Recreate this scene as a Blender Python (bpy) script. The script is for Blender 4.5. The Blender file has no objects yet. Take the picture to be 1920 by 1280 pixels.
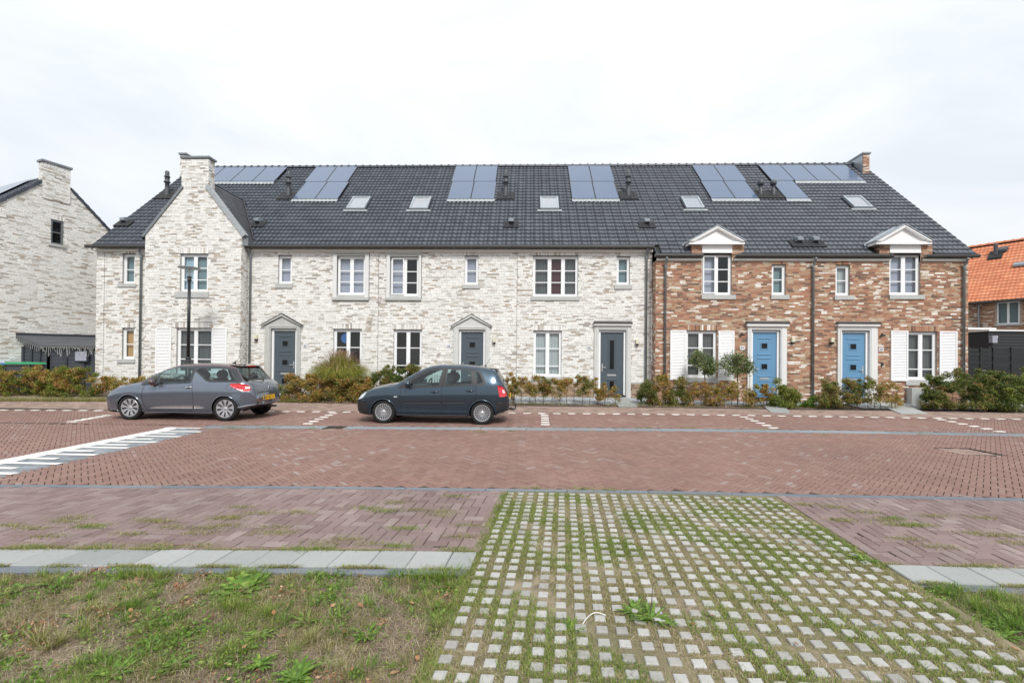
import bpy, math, random
import numpy as np
from mathutils import Vector, Matrix
random.seed(7); rng = np.random.default_rng(7)
sc = bpy.context.scene
COL = sc.collection

# ------------------------------------------------------------------ camera, sky, sun
F = 853.0; PY0 = 669.0; CAMZ = 1.6
YAW, PITCH, ROLL = math.radians(1.95), math.radians(0.4), 0.0095
cam_d = bpy.data.cameras.new('camera'); cam = bpy.data.objects.new('camera', cam_d); COL.objects.link(cam)
cam_d.sensor_width = 36; cam_d.lens = F/1920*36; cam_d.shift_y = (PY0-640)/1920
cam_d.clip_start = .05; cam_d.clip_end = 2500
RM = Matrix.Rotation(YAW, 4, 'Z') @ Matrix.Rotation(math.pi/2+PITCH, 4, 'X') @ Matrix.Rotation(ROLL, 4, 'Z')
cam.matrix_world = Matrix.Translation((0, 0, CAMZ)) @ RM
sc.camera = cam
R3 = RM.to_3x3()
SUN_AZ, SUN_EL = math.radians(162), math.radians(46)      # sun behind the camera, to its right
sun_d = bpy.data.lights.new('sun', 'SUN'); sun = bpy.data.objects.new('sun', sun_d); COL.objects.link(sun)
sun_d.energy = 2.7; sun_d.angle = math.radians(13); sun_d.color = (1, .97, .92)
sdir = Vector((math.sin(SUN_AZ)*math.cos(SUN_EL), math.cos(SUN_AZ)*math.cos(SUN_EL), math.sin(SUN_EL)))
sun.rotation_euler = sdir.to_track_quat('Z', 'Y').to_euler()
w = bpy.data.worlds.new('World'); sc.world = w; w.use_nodes = True
nt = w.node_tree; nt.nodes.clear()
def _n(t, ty, **k):
    n = t.nodes.new(ty)
    for a, b in k.items(): setattr(n, a, b)
    return n
wo = _n(nt, 'ShaderNodeOutputWorld'); bg = _n(nt, 'ShaderNodeBackground'); bg.inputs[1].default_value = .1
sky = _n(nt, 'ShaderNodeTexSky', sky_type='NISHITA', sun_disc=False, sun_elevation=SUN_EL, sun_rotation=SUN_AZ)
tc = _n(nt, 'ShaderNodeTexCoord'); sep = _n(nt, 'ShaderNodeSeparateXYZ')
nt.links.new(tc.outputs['Generated'], sep.inputs[0])
mp = _n(nt, 'ShaderNodeMapping'); mp.inputs['Scale'].default_value = (1, 1, 2.6); mp.inputs['Rotation'].default_value = (0, .35, .4)
nt.links.new(tc.outputs['Generated'], mp.inputs[0])
no = _n(nt, 'ShaderNodeTexNoise'); no.inputs['Scale'].default_value = 2.1; no.inputs['Detail'].default_value = 7; no.inputs['Roughness'].default_value = .55
no.inputs['Distortion'].default_value = .6
nt.links.new(mp.outputs[0], no.inputs['Vector'])
cr = _n(nt, 'ShaderNodeValToRGB'); cr.color_ramp.elements[0].position = .36; cr.color_ramp.elements[1].position = .62
cr.color_ramp.elements[0].color = (7.0, 7.4, 7.85, 1); cr.color_ramp.elements[1].color = (8.5, 8.62, 8.7, 1)
nt.links.new(no.outputs['Fac'], cr.inputs[0])
mr = _n(nt, 'ShaderNodeMapRange'); mr.inputs['From Min'].default_value = 0; mr.inputs['From Max'].default_value = 1
mr.inputs['To Min'].default_value = 1.0; mr.inputs['To Max'].default_value = 1.45
nt.links.new(sep.outputs['Z'], mr.inputs['Value'])
vm = _n(nt, 'ShaderNodeVectorMath', operation='SCALE'); nt.links.new(cr.outputs[0], vm.inputs[0]); nt.links.new(mr.outputs[0], vm.inputs['Scale'])
mx = _n(nt, 'ShaderNodeMix', data_type='RGBA'); mx.inputs[0].default_value = .88
nt.links.new(sky.outputs[0], mx.inputs[6]); nt.links.new(vm.outputs[0], mx.inputs[7])
nt.links.new(mx.outputs[2], bg.inputs[0]); nt.links.new(bg.outputs[0], wo.inputs[0])
sc.view_settings.view_transform = 'Standard'; sc.view_settings.look = 'None'
sc.view_settings.exposure = .2; sc.view_settings.gamma = 1; sc.view_settings.use_curve_mapping = False

# ------------------------------------------------------------------ photograph pixel -> place
def ray(px, py): return R3 @ Vector(((px-960)/F, (PY0-py)/F, -1))
def onY(px, py, Y):
    d = ray(px, py); t = Y/d.y; return Vector((t*d.x, Y, CAMZ+t*d.z))
def onZ(px, py, z=0):
    d = ray(px, py); t = (z-CAMZ)/d.z; return Vector((t*d.x, t*d.y, z))
KR = 11.27                                                # the roof plane is Y - z = KR
def onR(px, py, off=0):
    d = ray(px, py); t = (KR-off+CAMZ)/(d.y-d.z); return Vector((t*d.x, t*d.y, CAMZ+t*d.z))
def XY(px, py, Y): return onY(px, py, Y).x
def rect(r, Y):                                            # px rect -> x0,x1,z0,z1 on plane Y
    x0, x1, y0, y1 = r; xm, ym = (x0+x1)/2, (y0+y1)/2
    return (onY(x0, ym, Y).x, onY(x1, ym, Y).x, onY(xm, y1, Y).z, onY(xm, y0, Y).z)

# ------------------------------------------------------------------ materials
MATS = {}
def newmat(name):
    m = bpy.data.materials.new(name); m.use_nodes = True; t = m.node_tree
    b = t.nodes['Principled BSDF']; MATS[name] = m
    return m, t, b
def pos(t): return _n(t, 'ShaderNodeNewGeometry').outputs['Position']
def noise(t, scale, detail=4, vec=None, rough=.55):
    n = _n(t, 'ShaderNodeTexNoise'); n.inputs['Scale'].default_value = scale; n.inputs['Detail'].default_value = detail
    n.inputs['Roughness'].default_value = rough
    t.links.new(vec if vec is not None else pos(t), n.inputs['Vector']); return n.outputs['Fac']
def math_(t, op, a, b=None, clamp=False):
    n = _n(t, 'ShaderNodeMath', operation=op, use_clamp=clamp)
    for i, v in enumerate((a, b)):
        if v is None: continue
        if isinstance(v, (int, float)): n.inputs[i].default_value = v
        else: t.links.new(v, n.inputs[i])
    return n.outputs[0]
def ramp(t, fac, stops, interp='LINEAR'):
    n = _n(t, 'ShaderNodeValToRGB'); r = n.color_ramp; r.interpolation = interp
    while len(r.elements) < len(stops): r.elements.new(.5)
    for e, (p, c) in zip(r.elements, stops): e.position = p; e.color = (*c, 1)
    t.links.new(fac, n.inputs[0]); return n.outputs[0]
def mixc(t, fac, a, b, mode='MIX'):
    n = _n(t, 'ShaderNodeMix', data_type='RGBA', blend_type=mode)
    if isinstance(fac, (int, float)): n.inputs[0].default_value = fac
    else: t.links.new(fac, n.inputs[0])
    for i, v in ((6, a), (7, b)):
        if isinstance(v, tuple): n.inputs[i].default_value = (*v, 1)
        else: t.links.new(v, n.inputs[i])
    return n.outputs[2]
def rnd(t):
    a = _n(t, 'ShaderNodeObjectInfo').outputs['Random']; b = _n(t, 'ShaderNodeNewGeometry').outputs['Random Per Island']
    return math_(t, 'FRACT', math_(t, 'ADD', a, b))
def bump(t, b, h, strength=.3, dist=.01):
    n = _n(t, 'ShaderNodeBump'); n.inputs['Strength'].default_value = strength; n.inputs['Distance'].default_value = dist
    t.links.new(h, n.inputs['Height']); t.links.new(n.outputs[0], b.inputs['Normal'])
def vary(t, col, scale=6, amt=.25, detail=5):
    f = noise(t, scale, detail)
    f = math_(t, 'MULTIPLY_ADD', f, amt*2); t.nodes[-1].inputs[2].default_value = 1-amt
    v = _n(t, 'ShaderNodeVectorMath', operation='SCALE')
    if isinstance(col, tuple): v.inputs[0].default_value = col
    else: t.links.new(col, v.inputs[0])
    t.links.new(f, v.inputs['Scale']); return v.outputs[0]
def bright(t, col, f):
    v = _n(t, 'ShaderNodeVectorMath', operation='SCALE'); t.links.new(col, v.inputs[0]); t.links.new(f, v.inputs['Scale']); return v.outputs[0]
def simple(name, col, rough=.6, metal=0, scale=5, amt=.12, bscale=None, bstr=.2, coat=0, spec=None):
    m, t, b = newmat(name)
    t.links.new(vary(t, col, scale, amt), b.inputs['Base Color'])
    b.inputs['Roughness'].default_value = rough; b.inputs['Metallic'].default_value = metal
    b.inputs['Coat Weight'].default_value = coat; b.inputs['Coat Roughness'].default_value = .04
    if spec is not None: b.inputs['Specular IOR Level'].default_value = spec
    if bscale: bump(t, b, noise(t, bscale, 5), bstr, .005)
    return m
def brickmat(name, stops, clus=.45, cscale=.9, rough=.85, bscale=90, jit=.25, stain=.15, fine=.12, patch=0):
    m, t, b = newmat(name)
    r = rnd(t)
    cl = math_(t, 'MULTIPLY', math_(t, 'SUBTRACT', noise(t, cscale, 3), .5), clus*2)
    f = math_(t, 'ADD', r, cl, True)
    c = ramp(t, f, stops, 'LINEAR')
    r2 = math_(t, 'FRACT', math_(t, 'MULTIPLY', r, 37.7))
    k = math_(t, 'MULTIPLY_ADD', r2, jit); t.nodes[-1].inputs[2].default_value = 1-jit/2
    c = bright(t, c, k)
    c = vary(t, c, 26, fine); c = vary(t, c, 1.3, stain)
    if patch: c = vary(t, c, .45, patch, 3)
    t.links.new(c, b.inputs['Base Color']); b.inputs['Roughness'].default_value = rough
    bump(t, b, noise(t, bscale, 4), .45, .004)
    return m
W = (.81, .80, .775)
brickmat('white_brick', [(0, W), (.66, (.76, .75, .72)), (.75, (.64, .62, .58)), (.84, (.55, .535, .50)), (.92, (.50, .455, .385)), (.98, (.44, .35, .27)), (1, (.36, .33, .30))], clus=.40, cscale=1.3, jit=.16, stain=.07, fine=.06)
brickmat('red_brick', [(0, (.13, .09, .07)), (.12, (.24, .125, .08)), (.32, (.38, .18, .11)), (.54, (.42, .225, .14)), (.70, (.41, .28, .18)), (.84, (.48, .38, .27)), (.92, (.64, .57, .49)), (1, (.76, .72, .67))], clus=.27, cscale=1.6, jit=.2, stain=.1, fine=.08)
brickmat('brown_brick', [(0, (.16, .10, .06)), (.5, (.30, .19, .11)), (.8, (.38, .27, .17)), (1, (.45, .36, .26))], clus=.3)
brickmat('road_paver', [(0, (.195, .110, .090)), (.35, (.212, .124, .102)), (.75, (.222, .133, .106)), (.96, (.235, .15, .125)), (1, (.265, .20, .18))], clus=.3, cscale=.35, bscale=60, rough=.8, jit=.08, stain=.16, patch=.2)
brickmat('bay_paver', [(0, (.165, .112, .105)), (.3, (.195, .138, .130)), (.8, (.215, .157, .148)), (.97, (.235, .18, .17)), (1, (.265, .205, .19))], clus=.3, cscale=.8, bscale=60, rough=.75, jit=.07, stain=.26, patch=.28)
brickmat('walk_paver', [(0, (.21, .145, .118)), (.5, (.27, .19, .155)), (1, (.32, .235, .20))], clus=.3, cscale=.4, bscale=60, jit=.25, stain=.18)
brickmat('grid_concrete', [(0, (.29, .28, .26)), (.5, (.355, .35, .33)), (1, (.40, .395, .38))], clus=.35, cscale=1.6, bscale=110, jit=.12, stain=.2, fine=.2)
brickmat('slab_concrete', [(0, (.26, .275, .27)), (.6, (.305, .32, .31)), (1, (.345, .355, .35))], clus=.1, bscale=140, jit=.12, stain=.12)
brickmat('kerb_concrete', [(0, (.17, .195, .215)), (1, (.23, .255, .275))], clus=.2, bscale=120, jit=.15)
brickmat('band_concrete', [(0, (.12, .14, .165)), (1, (.17, .19, .215))], clus=.2, bscale=120, jit=.15)
brickmat('grey_paver', [(0, (.15, .17, .19)), (1, (.25, .27, .29))], clus=.3, bscale=70, jit=.25)
brickmat('white_paver', [(0, (.66, .65, .61)), (1, (.78, .77, .73))], clus=.3, bscale=70, jit=.1, stain=.2)
brickmat('slate', [(0, (.045, .048, .056)), (1, (.075, .08, .09))], clus=.2, rough=.5)
def tilemat(name, stops, rough):
    m = brickmat(name, stops, clus=.3, cscale=.8, rough=rough, bscale=50, jit=.18, stain=.12)
tilemat('anthracite_tile', [(0, (.034, .042, .058)), (.5, (.043, .052, .070)), (1, (.056, .066, .086))], .5)
tilemat('orange_tile', [(0, (.48, .16, .075)), (.5, (.53, .19, .095)), (1, (.57, .225, .115))], .75)
simple('mortar_white', (.40, .39, .37), .95, bscale=60)
simple('mortar_red', (.36, .30, .25), .95, bscale=60)
simple('joint_sand', (.055, .043, .034), .95, scale=9, amt=.4, bscale=80)
simple('roof_deck', (.02, .021, .024), .9)
simple('upvc', (.80, .81, .82), .32, amt=.03)
simple('white_paint', (.80, .80, .80), .45, scale=2, amt=.04)
simple('shutter_white', (.80, .80, .81), .5, amt=.03)
simple('fascia_board', (.80, .78, .73), .6)
simple('surround_grey', (.44, .445, .425), .8, scale=3, amt=.14, bscale=60)
simple('surround_mid', (.56, .565, .55), .8, scale=3, amt=.10, bscale=60)
simple('surround_light', (.66, .66, .65), .75, scale=3, amt=.06)
simple('sill_concrete', (.43, .44, .43), .85, scale=4, amt=.18, bscale=80)
simple('zinc', (.23, .25, .265), .42, .6, scale=3, amt=.2)
simple('zinc_light', (.40, .44, .475), .4, .55, scale=3, amt=.15)
simple('zinc_dark', (.055, .052, .05), .5, .1, scale=3, amt=.2)
simple('lead', (.36, .385, .40), .55, .3, scale=8, amt=.3)
simple('lead_dark', (.008, .0085, .010), .6, 0, scale=8, amt=.3)
simple('vent_plastic', (.052, .058, .068), .45)
simple('vent_grey', (.22, .25, .28), .4)
simple('door_grey', (.065, .088, .105), .38, amt=.05, scale=1.5)
simple('door_blue', (.115, .26, .42), .38, amt=.05, scale=1.5)
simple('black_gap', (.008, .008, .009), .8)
simple('door_glass', (.008, .009, .010), .12, spec=.25)
simple('chrome', (.72, .72, .73), .22, .9, amt=.03)
simple('steel', (.60, .60, .60), .3, .8, amt=.05)
simple('lamp_cream', (.62, .60, .46), .4)
simple('black_plastic', (.018, .018, .020), .5, amt=.1)
simple('post_black', (.014, .014, .018), .38, amt=.1)
simple('tyre_rubber', (.009, .009, .0095), .85, scale=30, amt=.2)
simple('silver_rim', (.52, .53, .55), .33, .7, amt=.05)
simple('dark_rim', (.03, .03, .033), .5)
simple('shed_wood', (.040, .046, .058), .6, scale=8, amt=.2)
simple('shed_felt', (.085, .09, .098), .75, scale=4, amt=.3)
simple('fence_black', (.014, .015, .017), .6, scale=6, amt=.3)
simple('bin_grey', (.06, .066, .075), .5)
simple('bin_green', (.06, .36, .16), .45)
simple('bin_blue', (.03, .17, .42), .45)
simple('seat_fabric', (.045, .048, .052), .9)
simple('light_fabric', (.42, .46, .47), .9)
simple('road_line', (.72, .71, .68), .7, scale=12, amt=.14)
simple('cast_iron', (.06, .05, .045), .7, .3, scale=14, amt=.3)
simple('bark', (.12, .085, .06), .9, scale=30, amt=.3)
simple('twig', (.085, .058, .042), .9, scale=20, amt=.3)
simple('wood_post', (.42, .41, .38), .85)
simple('soil', (.10, .077, .054), .98, scale=5, amt=.55, bscale=30, bstr=.9)
simple('white_cable', (.78, .78, .78), .5)
simple('plate_yellow', (.80, .47, .02), .45, amt=.02)
simple('plate_blue', (.01, .04, .2), .4)
simple('number_white', (.74, .76, .79), .4, amt=.02)
simple('number_ink', (.08, .10, .14), .5)
simple('picket_white', (.75, .76, .74), .6)
simple('string_light', (.5, .5, .5), .6)
simple('amber', (.35, .12, .03), .3)
def solarmat():
    m, t, b = newmat('solar_glass')
    t.links.new(vary(t, (.085, .125, .20), 1.2, .1), b.inputs['Base Color'])
    b.inputs['Roughness'].default_value = .2; b.inputs['Specular IOR Level'].default_value = .5
    b.inputs['Coat Weight'].default_value = .25; b.inputs['Coat Roughness'].default_value = .06
solarmat()
def glassmat(name, tint, refl=1.5, rough=.01, add=0.0):
    m, t, b = newmat(name); t.nodes.remove(b)
    o = t.nodes['Material Output']; tr = _n(t, 'ShaderNodeBsdfTransparent'); tr.inputs[0].default_value = (*tint, 1)
    g = _n(t, 'ShaderNodeBsdfGlossy'); g.inputs['Roughness'].default_value = rough
    fr = _n(t, 'ShaderNodeFresnel'); gi = _n(t, 'ShaderNodeNewGeometry'); io = math_(t, 'MULTIPLY_ADD', gi.outputs['Backfacing'], 1/refl-refl); t.nodes[-1].inputs[2].default_value = refl; t.links.new(io, fr.inputs[0])
    mxs = _n(t, 'ShaderNodeMixShader'); t.links.new(math_(t, 'ADD', fr.outputs[0], add, True), mxs.inputs[0]); t.links.new(tr.outputs[0], mxs.inputs[1]); t.links.new(g.outputs[0], mxs.inputs[2])
    t.links.new(mxs.outputs[0], o.inputs[0])
glassmat('window_glass', (.86, .9, .92), 1.5, .01, .02)
glassmat('skylight_glass', (.8, .85, .9), 1.7, .03, .45)
glassmat('car_glass', (.62, .76, .76), 1.5, .01, .03)
glassmat('car_glass_dark', (.22, .27, .28), 1.5, .01, .03)
glassmat('lamp_glass', (.9, .92, .92), 1.5, .05, .05)
for nm, c in dict(blind=(.34, .355, .42), lilac=(.40, .41, .48), dark=(.012, .012, .014), frosted=(.19, .27, .28), white_curtain=(.50, .53, .52),
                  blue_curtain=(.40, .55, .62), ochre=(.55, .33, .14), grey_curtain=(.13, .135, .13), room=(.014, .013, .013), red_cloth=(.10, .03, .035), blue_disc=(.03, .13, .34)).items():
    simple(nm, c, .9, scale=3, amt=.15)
def carpaint(name, c, metal=.7, rough=.24):
    m, t, b = newmat(name)
    t.links.new(vary(t, c, 900, .06), b.inputs['Base Color']); b.inputs['Metallic'].default_value = metal
    b.inputs['Roughness'].default_value = rough; b.inputs['Coat Weight'].default_value = 1; b.inputs['Coat Roughness'].default_value = .03
carpaint('paint_grey', (.17, .20, .25)); carpaint('paint_blue', (.036, .062, .090)); carpaint('paint_aubergine', (.10, .055, .062), .5, .3)
carpaint('gloss_black', (.012, .012, .014), 0, .2)
m, t, b = newmat('tail_red'); t.links.new(vary(t, (.55, .015, .02), 40, .3), b.inputs['Base Color']); b.inputs['Roughness'].default_value = .12; b.inputs['Coat Weight'].default_value = 1
simple('tail_clear', (.75, .6, .6), .1, coat=1)
simple('headlight_glass', (.62, .66, .70), .08, .3, coat=1)
def leafmat(name, stops, cscale=1.2, clus=.35, trans=.4):
    m, t, b = newmat(name)
    f = math_(t, 'ADD', rnd(t), math_(t, 'MULTIPLY', math_(t, 'SUBTRACT', noise(t, cscale, 2), .5), clus*2), True)
    c = ramp(t, f, stops)
    r2 = math_(t, 'FRACT', math_(t, 'MULTIPLY', rnd(t), 17.3)); k = math_(t, 'MULTIPLY_ADD', r2, .7); t.nodes[-1].inputs[2].default_value = .65
    c = bright(t, c, k)
    t.links.new(c, b.inputs['Base Color']); b.inputs['Roughness'].default_value = .5
    tl = _n(t, 'ShaderNodeBsdfTranslucent'); t.links.new(c, tl.inputs[0]); ms = _n(t, 'ShaderNodeMixShader'); ms.inputs[0].default_value = trans
    t.links.new(b.outputs[0], ms.inputs[1]); t.links.new(tl.outputs[0], ms.inputs[2]); t.links.new(ms.outputs[0], t.nodes['Material Output'].inputs[0])
leafmat('beech_autumn', [(0, (.14, .19, .03)), (.25, (.32, .32, .05)), (.45, (.46, .38, .09)), (.62, (.48, .28, .09)), (.78, (.48, .22, .09)), (.92, (.30, .14, .07)), (1, (.55, .30, .13))], cscale=2.6, clus=.6)
leafmat('beech_mixed', [(0, (.09, .14, .03)), (.35, (.17, .22, .045)), (.55, (.30, .30, .07)), (.75, (.34, .24, .08)), (1, (.35, .17, .08))], cscale=2.2, clus=.6)
leafmat('beech_green', [(0, (.05, .09, .02)), (.45, (.11, .16, .035)), (.75, (.20, .24, .055)), (.92, (.29, .28, .08)), (1, (.30, .18, .07))], cscale=2, clus=.5)
leafmat('hedge_lime', [(0, (.09, .14, .025)), (.5, (.20, .25, .04)), (1, (.34, .34, .07))], cscale=1.5)
leafmat('tree_leaf', [(0, (.07, .12, .035)), (.5, (.13, .20, .06)), (.8, (.20, .25, .08)), (.93, (.32, .28, .13)), (1, (.5, .45, .33))], cscale=3)
leafmat('grass_green', [(0, (.11, .18, .025)), (.5, (.20, .30, .04)), (.85, (.29, .36, .07)), (1, (.42, .40, .15))], cscale=1.6, clus=.3)
leafmat('grass_olive', [(0, (.17, .19, .045)), (.4, (.26, .27, .075)), (.75, (.38, .34, .15)), (1, (.48, .41, .24))], cscale=1.7, clus=.5)
leafmat('grass_straw', [(0, (.24, .18, .12)), (.5, (.42, .335, .23)), (1, (.60, .52, .39))], cscale=2)
leafmat('weed_leaf', [(0, (.08, .17, .02)), (.6, (.16, .29, .04)), (1, (.28, .38, .07))], cscale=2)
leafmat('miscanthus', [(0, (.20, .24, .03)), (.5, (.34, .36, .06)), (1, (.50, .45, .15))], cscale=2)
leafmat('plume', [(0, (.26, .14, .10)), (.6, (.38, .24, .17)), (1, (.50, .37, .26))], cscale=2)
leafmat('dead_leaf', [(0, (.19, .08, .035)), (.6, (.32, .16, .08)), (1, (.45, .30, .19))], cscale=2, trans=.1)
leafmat('olive_shrub', [(0, (.12, .15, .03)), (.5, (.19, .22, .05)), (1, (.24, .25, .07))], cscale=2)
def gravelmat():
    m, t, b = newmat('gravel'); v = _n(t, 'ShaderNodeTexVoronoi'); v.inputs['Scale'].default_value = 28; t.links.new(pos(t), v.inputs['Vector'])
    s = _n(t, 'ShaderNodeSeparateColor'); t.links.new(v.outputs['Color'], s.inputs[0])
    t.links.new(ramp(t, s.outputs[0], [(0, (.20, .22, .24)), (.6, (.36, .38, .40)), (1, (.58, .6, .62))]), b.inputs['Base Color']); b.inputs['Roughness'].default_value = .9
    bump(t, b, v.outputs['Distance'], 1, .02)
gravelmat()
def soilmat():
    m, t, b = newmat('verge_soil')
    f = noise(t, 1.6, 6); c = ramp(t, f, [(.3, (.09, .068, .048)), (.45, (.17, .13, .09)), (.6, (.30, .24, .17)), (.75, (.15, .14, .07))])
    c = vary(t, c, 45, .45); t.links.new(c, b.inputs['Base Color']); b.inputs['Roughness'].default_value = .98
    bump(t, b, noise(t, 60, 6), 1, .02)
    m, t, b = newmat('grid_soil')
    f = noise(t, 2.4, 5); c = ramp(t, f, [(.3, (.15, .14, .07)), (.46, (.20, .17, .10)), (.58, (.29, .24, .16)), (.72, (.13, .105, .075))])
    c = vary(t, c, 70, .4); t.links.new(c, b.inputs['Base Color']); b.inputs['Roughness'].default_value = .98
    bump(t, b, noise(t, 90, 6), 1, .012)
soilmat()
mat = MATS

# ------------------------------------------------------------------ object helpers
ORG = {}
def setp(o, **k):
    for a, v in k.items():
        if v is not None: o[a] = v
def thing(name, label, cat, loc=(0, 0, 0), rotz=0, group=None):
    o = bpy.data.objects.new(name, None); COL.objects.link(o); o.empty_display_size = .2
    o.location = loc; o.rotation_euler = (0, 0, rotz); setp(o, label=label, category=cat, group=group)
    ORG[o.name] = Vector((0, 0, 0)) if rotz else Vector(loc)
    return o
def tag(o, label, cat, group=None): setp(o, label=label, category=cat, group=group); return o
def np_obj(name, V, Fc, m, parent=None, smooth=False, kind=None, label=None):
    """V (n,3) in world (or local, for rotated things) coordinates, Fc (m,k) or a list of index lists"""
    V = np.asarray(V, dtype=np.float64)
    me = bpy.data.meshes.new(name)
    org = ORG.get(parent.name, Vector()) if parent else None
    if parent: V = V - np.array(org)
    if isinstance(Fc, np.ndarray):
        k = Fc.shape[1]; me.vertices.add(len(V)); me.vertices.foreach_set('co', V.astype(np.float32).ravel())
        me.loops.add(Fc.size); me.loops.foreach_set('vertex_index', Fc.astype(np.int32).ravel())
        me.polygons.add(len(Fc)); me.polygons.foreach_set('loop_start', np.arange(0, Fc.size, k, dtype=np.int32))
        me.polygons.foreach_set('loop_total', np.full(len(Fc), k, dtype=np.int32)); me.update(calc_edges=True)
    else:
        me.from_pydata([tuple(v) for v in V], [], [list(f) for f in Fc]); me.update()
    me.polygons.foreach_set('use_smooth', [bool(smooth)]*len(me.polygons))
    me.materials.append(mat[m] if isinstance(m, str) else m)
    o = bpy.data.objects.new(name, me); COL.objects.link(o)
    if parent: o.parent = parent; ORG[o.name] = org
    setp(o, kind=kind, label=label)
    return o
class MB:
    def __init__(s): s.v = []; s.f = []
    def quad(s, *p):
        n = len(s.v); s.v += [tuple(q) for q in p]; s.f.append(list(range(n, n+len(p)))); return s
    def box(s, x0, x1, y0, y1, z0, z1):
        n = len(s.v); s.v += [(x, y, z) for z in (z0, z1) for y in (y0, y1) for x in (x0, x1)]
        s.f += [[n+i for i in f] for f in ((0, 2, 3, 1), (4, 5, 7, 6), (0, 1, 5, 4), (2, 6, 7, 3), (0, 4, 6, 2), (1, 3, 7, 5))]; return s
    def prism(s, poly, axis, a, b):
        """poly: 2-D outline in the plane normal to axis; a,b: extent along it"""
        n = len(s.v); k = len(poly)
        def P(q, c): return {'x': (c, q[0], q[1]), 'y': (q[0], c, q[1]), 'z': (q[0], q[1], c)}[axis]
        s.v += [P(q, a) for q in poly]+[P(q, b) for q in poly]
        s.f.append([n+i for i in range(k)][::-1]); s.f.append([n+k+i for i in range(k)])
        for i in range(k): j = (i+1) % k; s.f.append([n+i, n+j, n+k+j, n+k+i])
        return s
    def tube(s, pts, r, seg=10, cap=True):
        pts = [Vector(p) for p in pts]; n0 = len(s.v); rr = r if isinstance(r, (list, tuple)) else [r]*len(pts)
        up = None
        for i, p in enumerate(pts):
            d = (pts[min(i+1, len(pts)-1)]-pts[max(i-1, 0)]).normalized()
            if up is None: up = Vector((0, 0, 1)) if abs(d.z) < .9 else Vector((1, 0, 0))
            a = d.cross(up).normalized(); b = a.cross(d).normalized(); up = b
            for k in range(seg):
                t = 2*math.pi*k/seg; s.v.append(tuple(p+(a*math.cos(t)+b*math.sin(t))*rr[i]))
        for i in range(len(pts)-1):
            for k in range(seg):
                k2 = (k+1) % seg; s.f.append([n0+i*seg+k, n0+i*seg+k2, n0+(i+1)*seg+k2, n0+(i+1)*seg+k])
        if cap: s.f.append([n0+k for k in range(seg)][::-1]); s.f.append([n0+(len(pts)-1)*seg+k for k in range(seg)])
        return s
    def lathe(s, c, prof, seg=24, axis='z'):
        n0 = len(s.v)
        for (r, h) in prof:
            for k in range(seg):
                t = 2*math.pi*k/seg; a, b = r*math.cos(t), r*math.sin(t)
                q = {'z': (a, b, h), 'y': (a, h, b), 'x': (h, a, b)}[axis]; s.v.append((c[0]+q[0], c[1]+q[1], c[2]+q[2]))
        for i in range(len(prof)-1):
            for k in range(seg):
                k2 = (k+1) % seg; s.f.append([n0+i*seg+k, n0+i*seg+k2, n0+(i+1)*seg+k2, n0+(i+1)*seg+k])
        return s
    def build(s, name, m, parent=None, smooth=False, kind=None, label=None):
        return np_obj(name, s.v, s.f, m, parent, smooth, kind, label)
def inst(name, me, parent, loc, rot=(0, 0, 0), scale=(1, 1, 1)):
    o = bpy.data.objects.new(name, me); COL.objects.link(o)
    if parent: o.parent = parent; o.location = Vector(loc)-ORG.get(parent.name, Vector()); ORG[o.name] = ORG.get(parent.name, Vector())
    else: o.location = loc
    o.rotation_euler = rot; o.scale = scale; return o
def struct(o): o['kind'] = 'structure'; return o
BOXF = np.array([[0, 1, 3, 2], [4, 6, 7, 5], [0, 4, 5, 1], [2, 3, 7, 6], [0, 2, 6, 4], [1, 5, 7, 3]])
CUBE = np.array([[x, y, z] for x in (-.5, .5) for y in (-.5, .5) for z in (-.5, .5)])
_unit = {}
def unit_box(m):
    if m not in _unit:
        me = bpy.data.meshes.new('unit_brick'); me.from_pydata([tuple(v) for v in CUBE], [], BOXF.tolist()); me.materials.append(mat[m]); _unit[m] = me
    return _unit[m]
def place_bricks(A, O, U, N, m, parent, nind, fieldname, name='brick', jig=.0022, dep=.02):
    """A: (n,4) u0,u1,z0,z1 of every brick in the wall plane; the nearest nind become objects, the rest one mesh"""
    if len(A) == 0: return
    A = np.asarray(A, float); O = np.array(O, float); U = np.array(U, float); N = np.array(N, float); Zv = np.array([0, 0, 1.])
    proud = .004+rng.random(len(A))*.005
    c = O+np.outer((A[:, 0]+A[:, 1])/2, U)+np.outer((A[:, 2]+A[:, 3])/2, Zv)
    d = np.linalg.norm(c-np.array([0, 0, 1.6]), axis=1); order = np.argsort(d)
    me = unit_box(m); ang = math.atan2(U[1], U[0])
    for i in order[:nind]:
        p = c[i]+N*(proud[i]-dep/2)
        inst(name, me, parent, p, (0, 0, ang), (A[i, 1]-A[i, 0], dep, A[i, 3]-A[i, 2]))
    rest = order[nind:]
    if len(rest) == 0: return
    q = A[rest]; n = len(q); sz = np.stack([q[:, 1]-q[:, 0], np.full(n, dep), q[:, 3]-q[:, 2]], 1)
    L = CUBE[None]*sz[:, None, :]
    cc = c[rest]+np.outer(proud[rest]-dep/2, N)
    V = cc[:, None, :]+L[:, :, 0:1]*U[None, None]+L[:, :, 1:2]*(-N)[None, None]+L[:, :, 2:3]*Zv[None, None]
    Fc = (BOXF[None]+(np.arange(n)*8)[:, None, None]).reshape(-1, 4)
    np_obj(fieldname, V.reshape(-1, 3), Fc, m, parent, kind='stuff')
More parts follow.
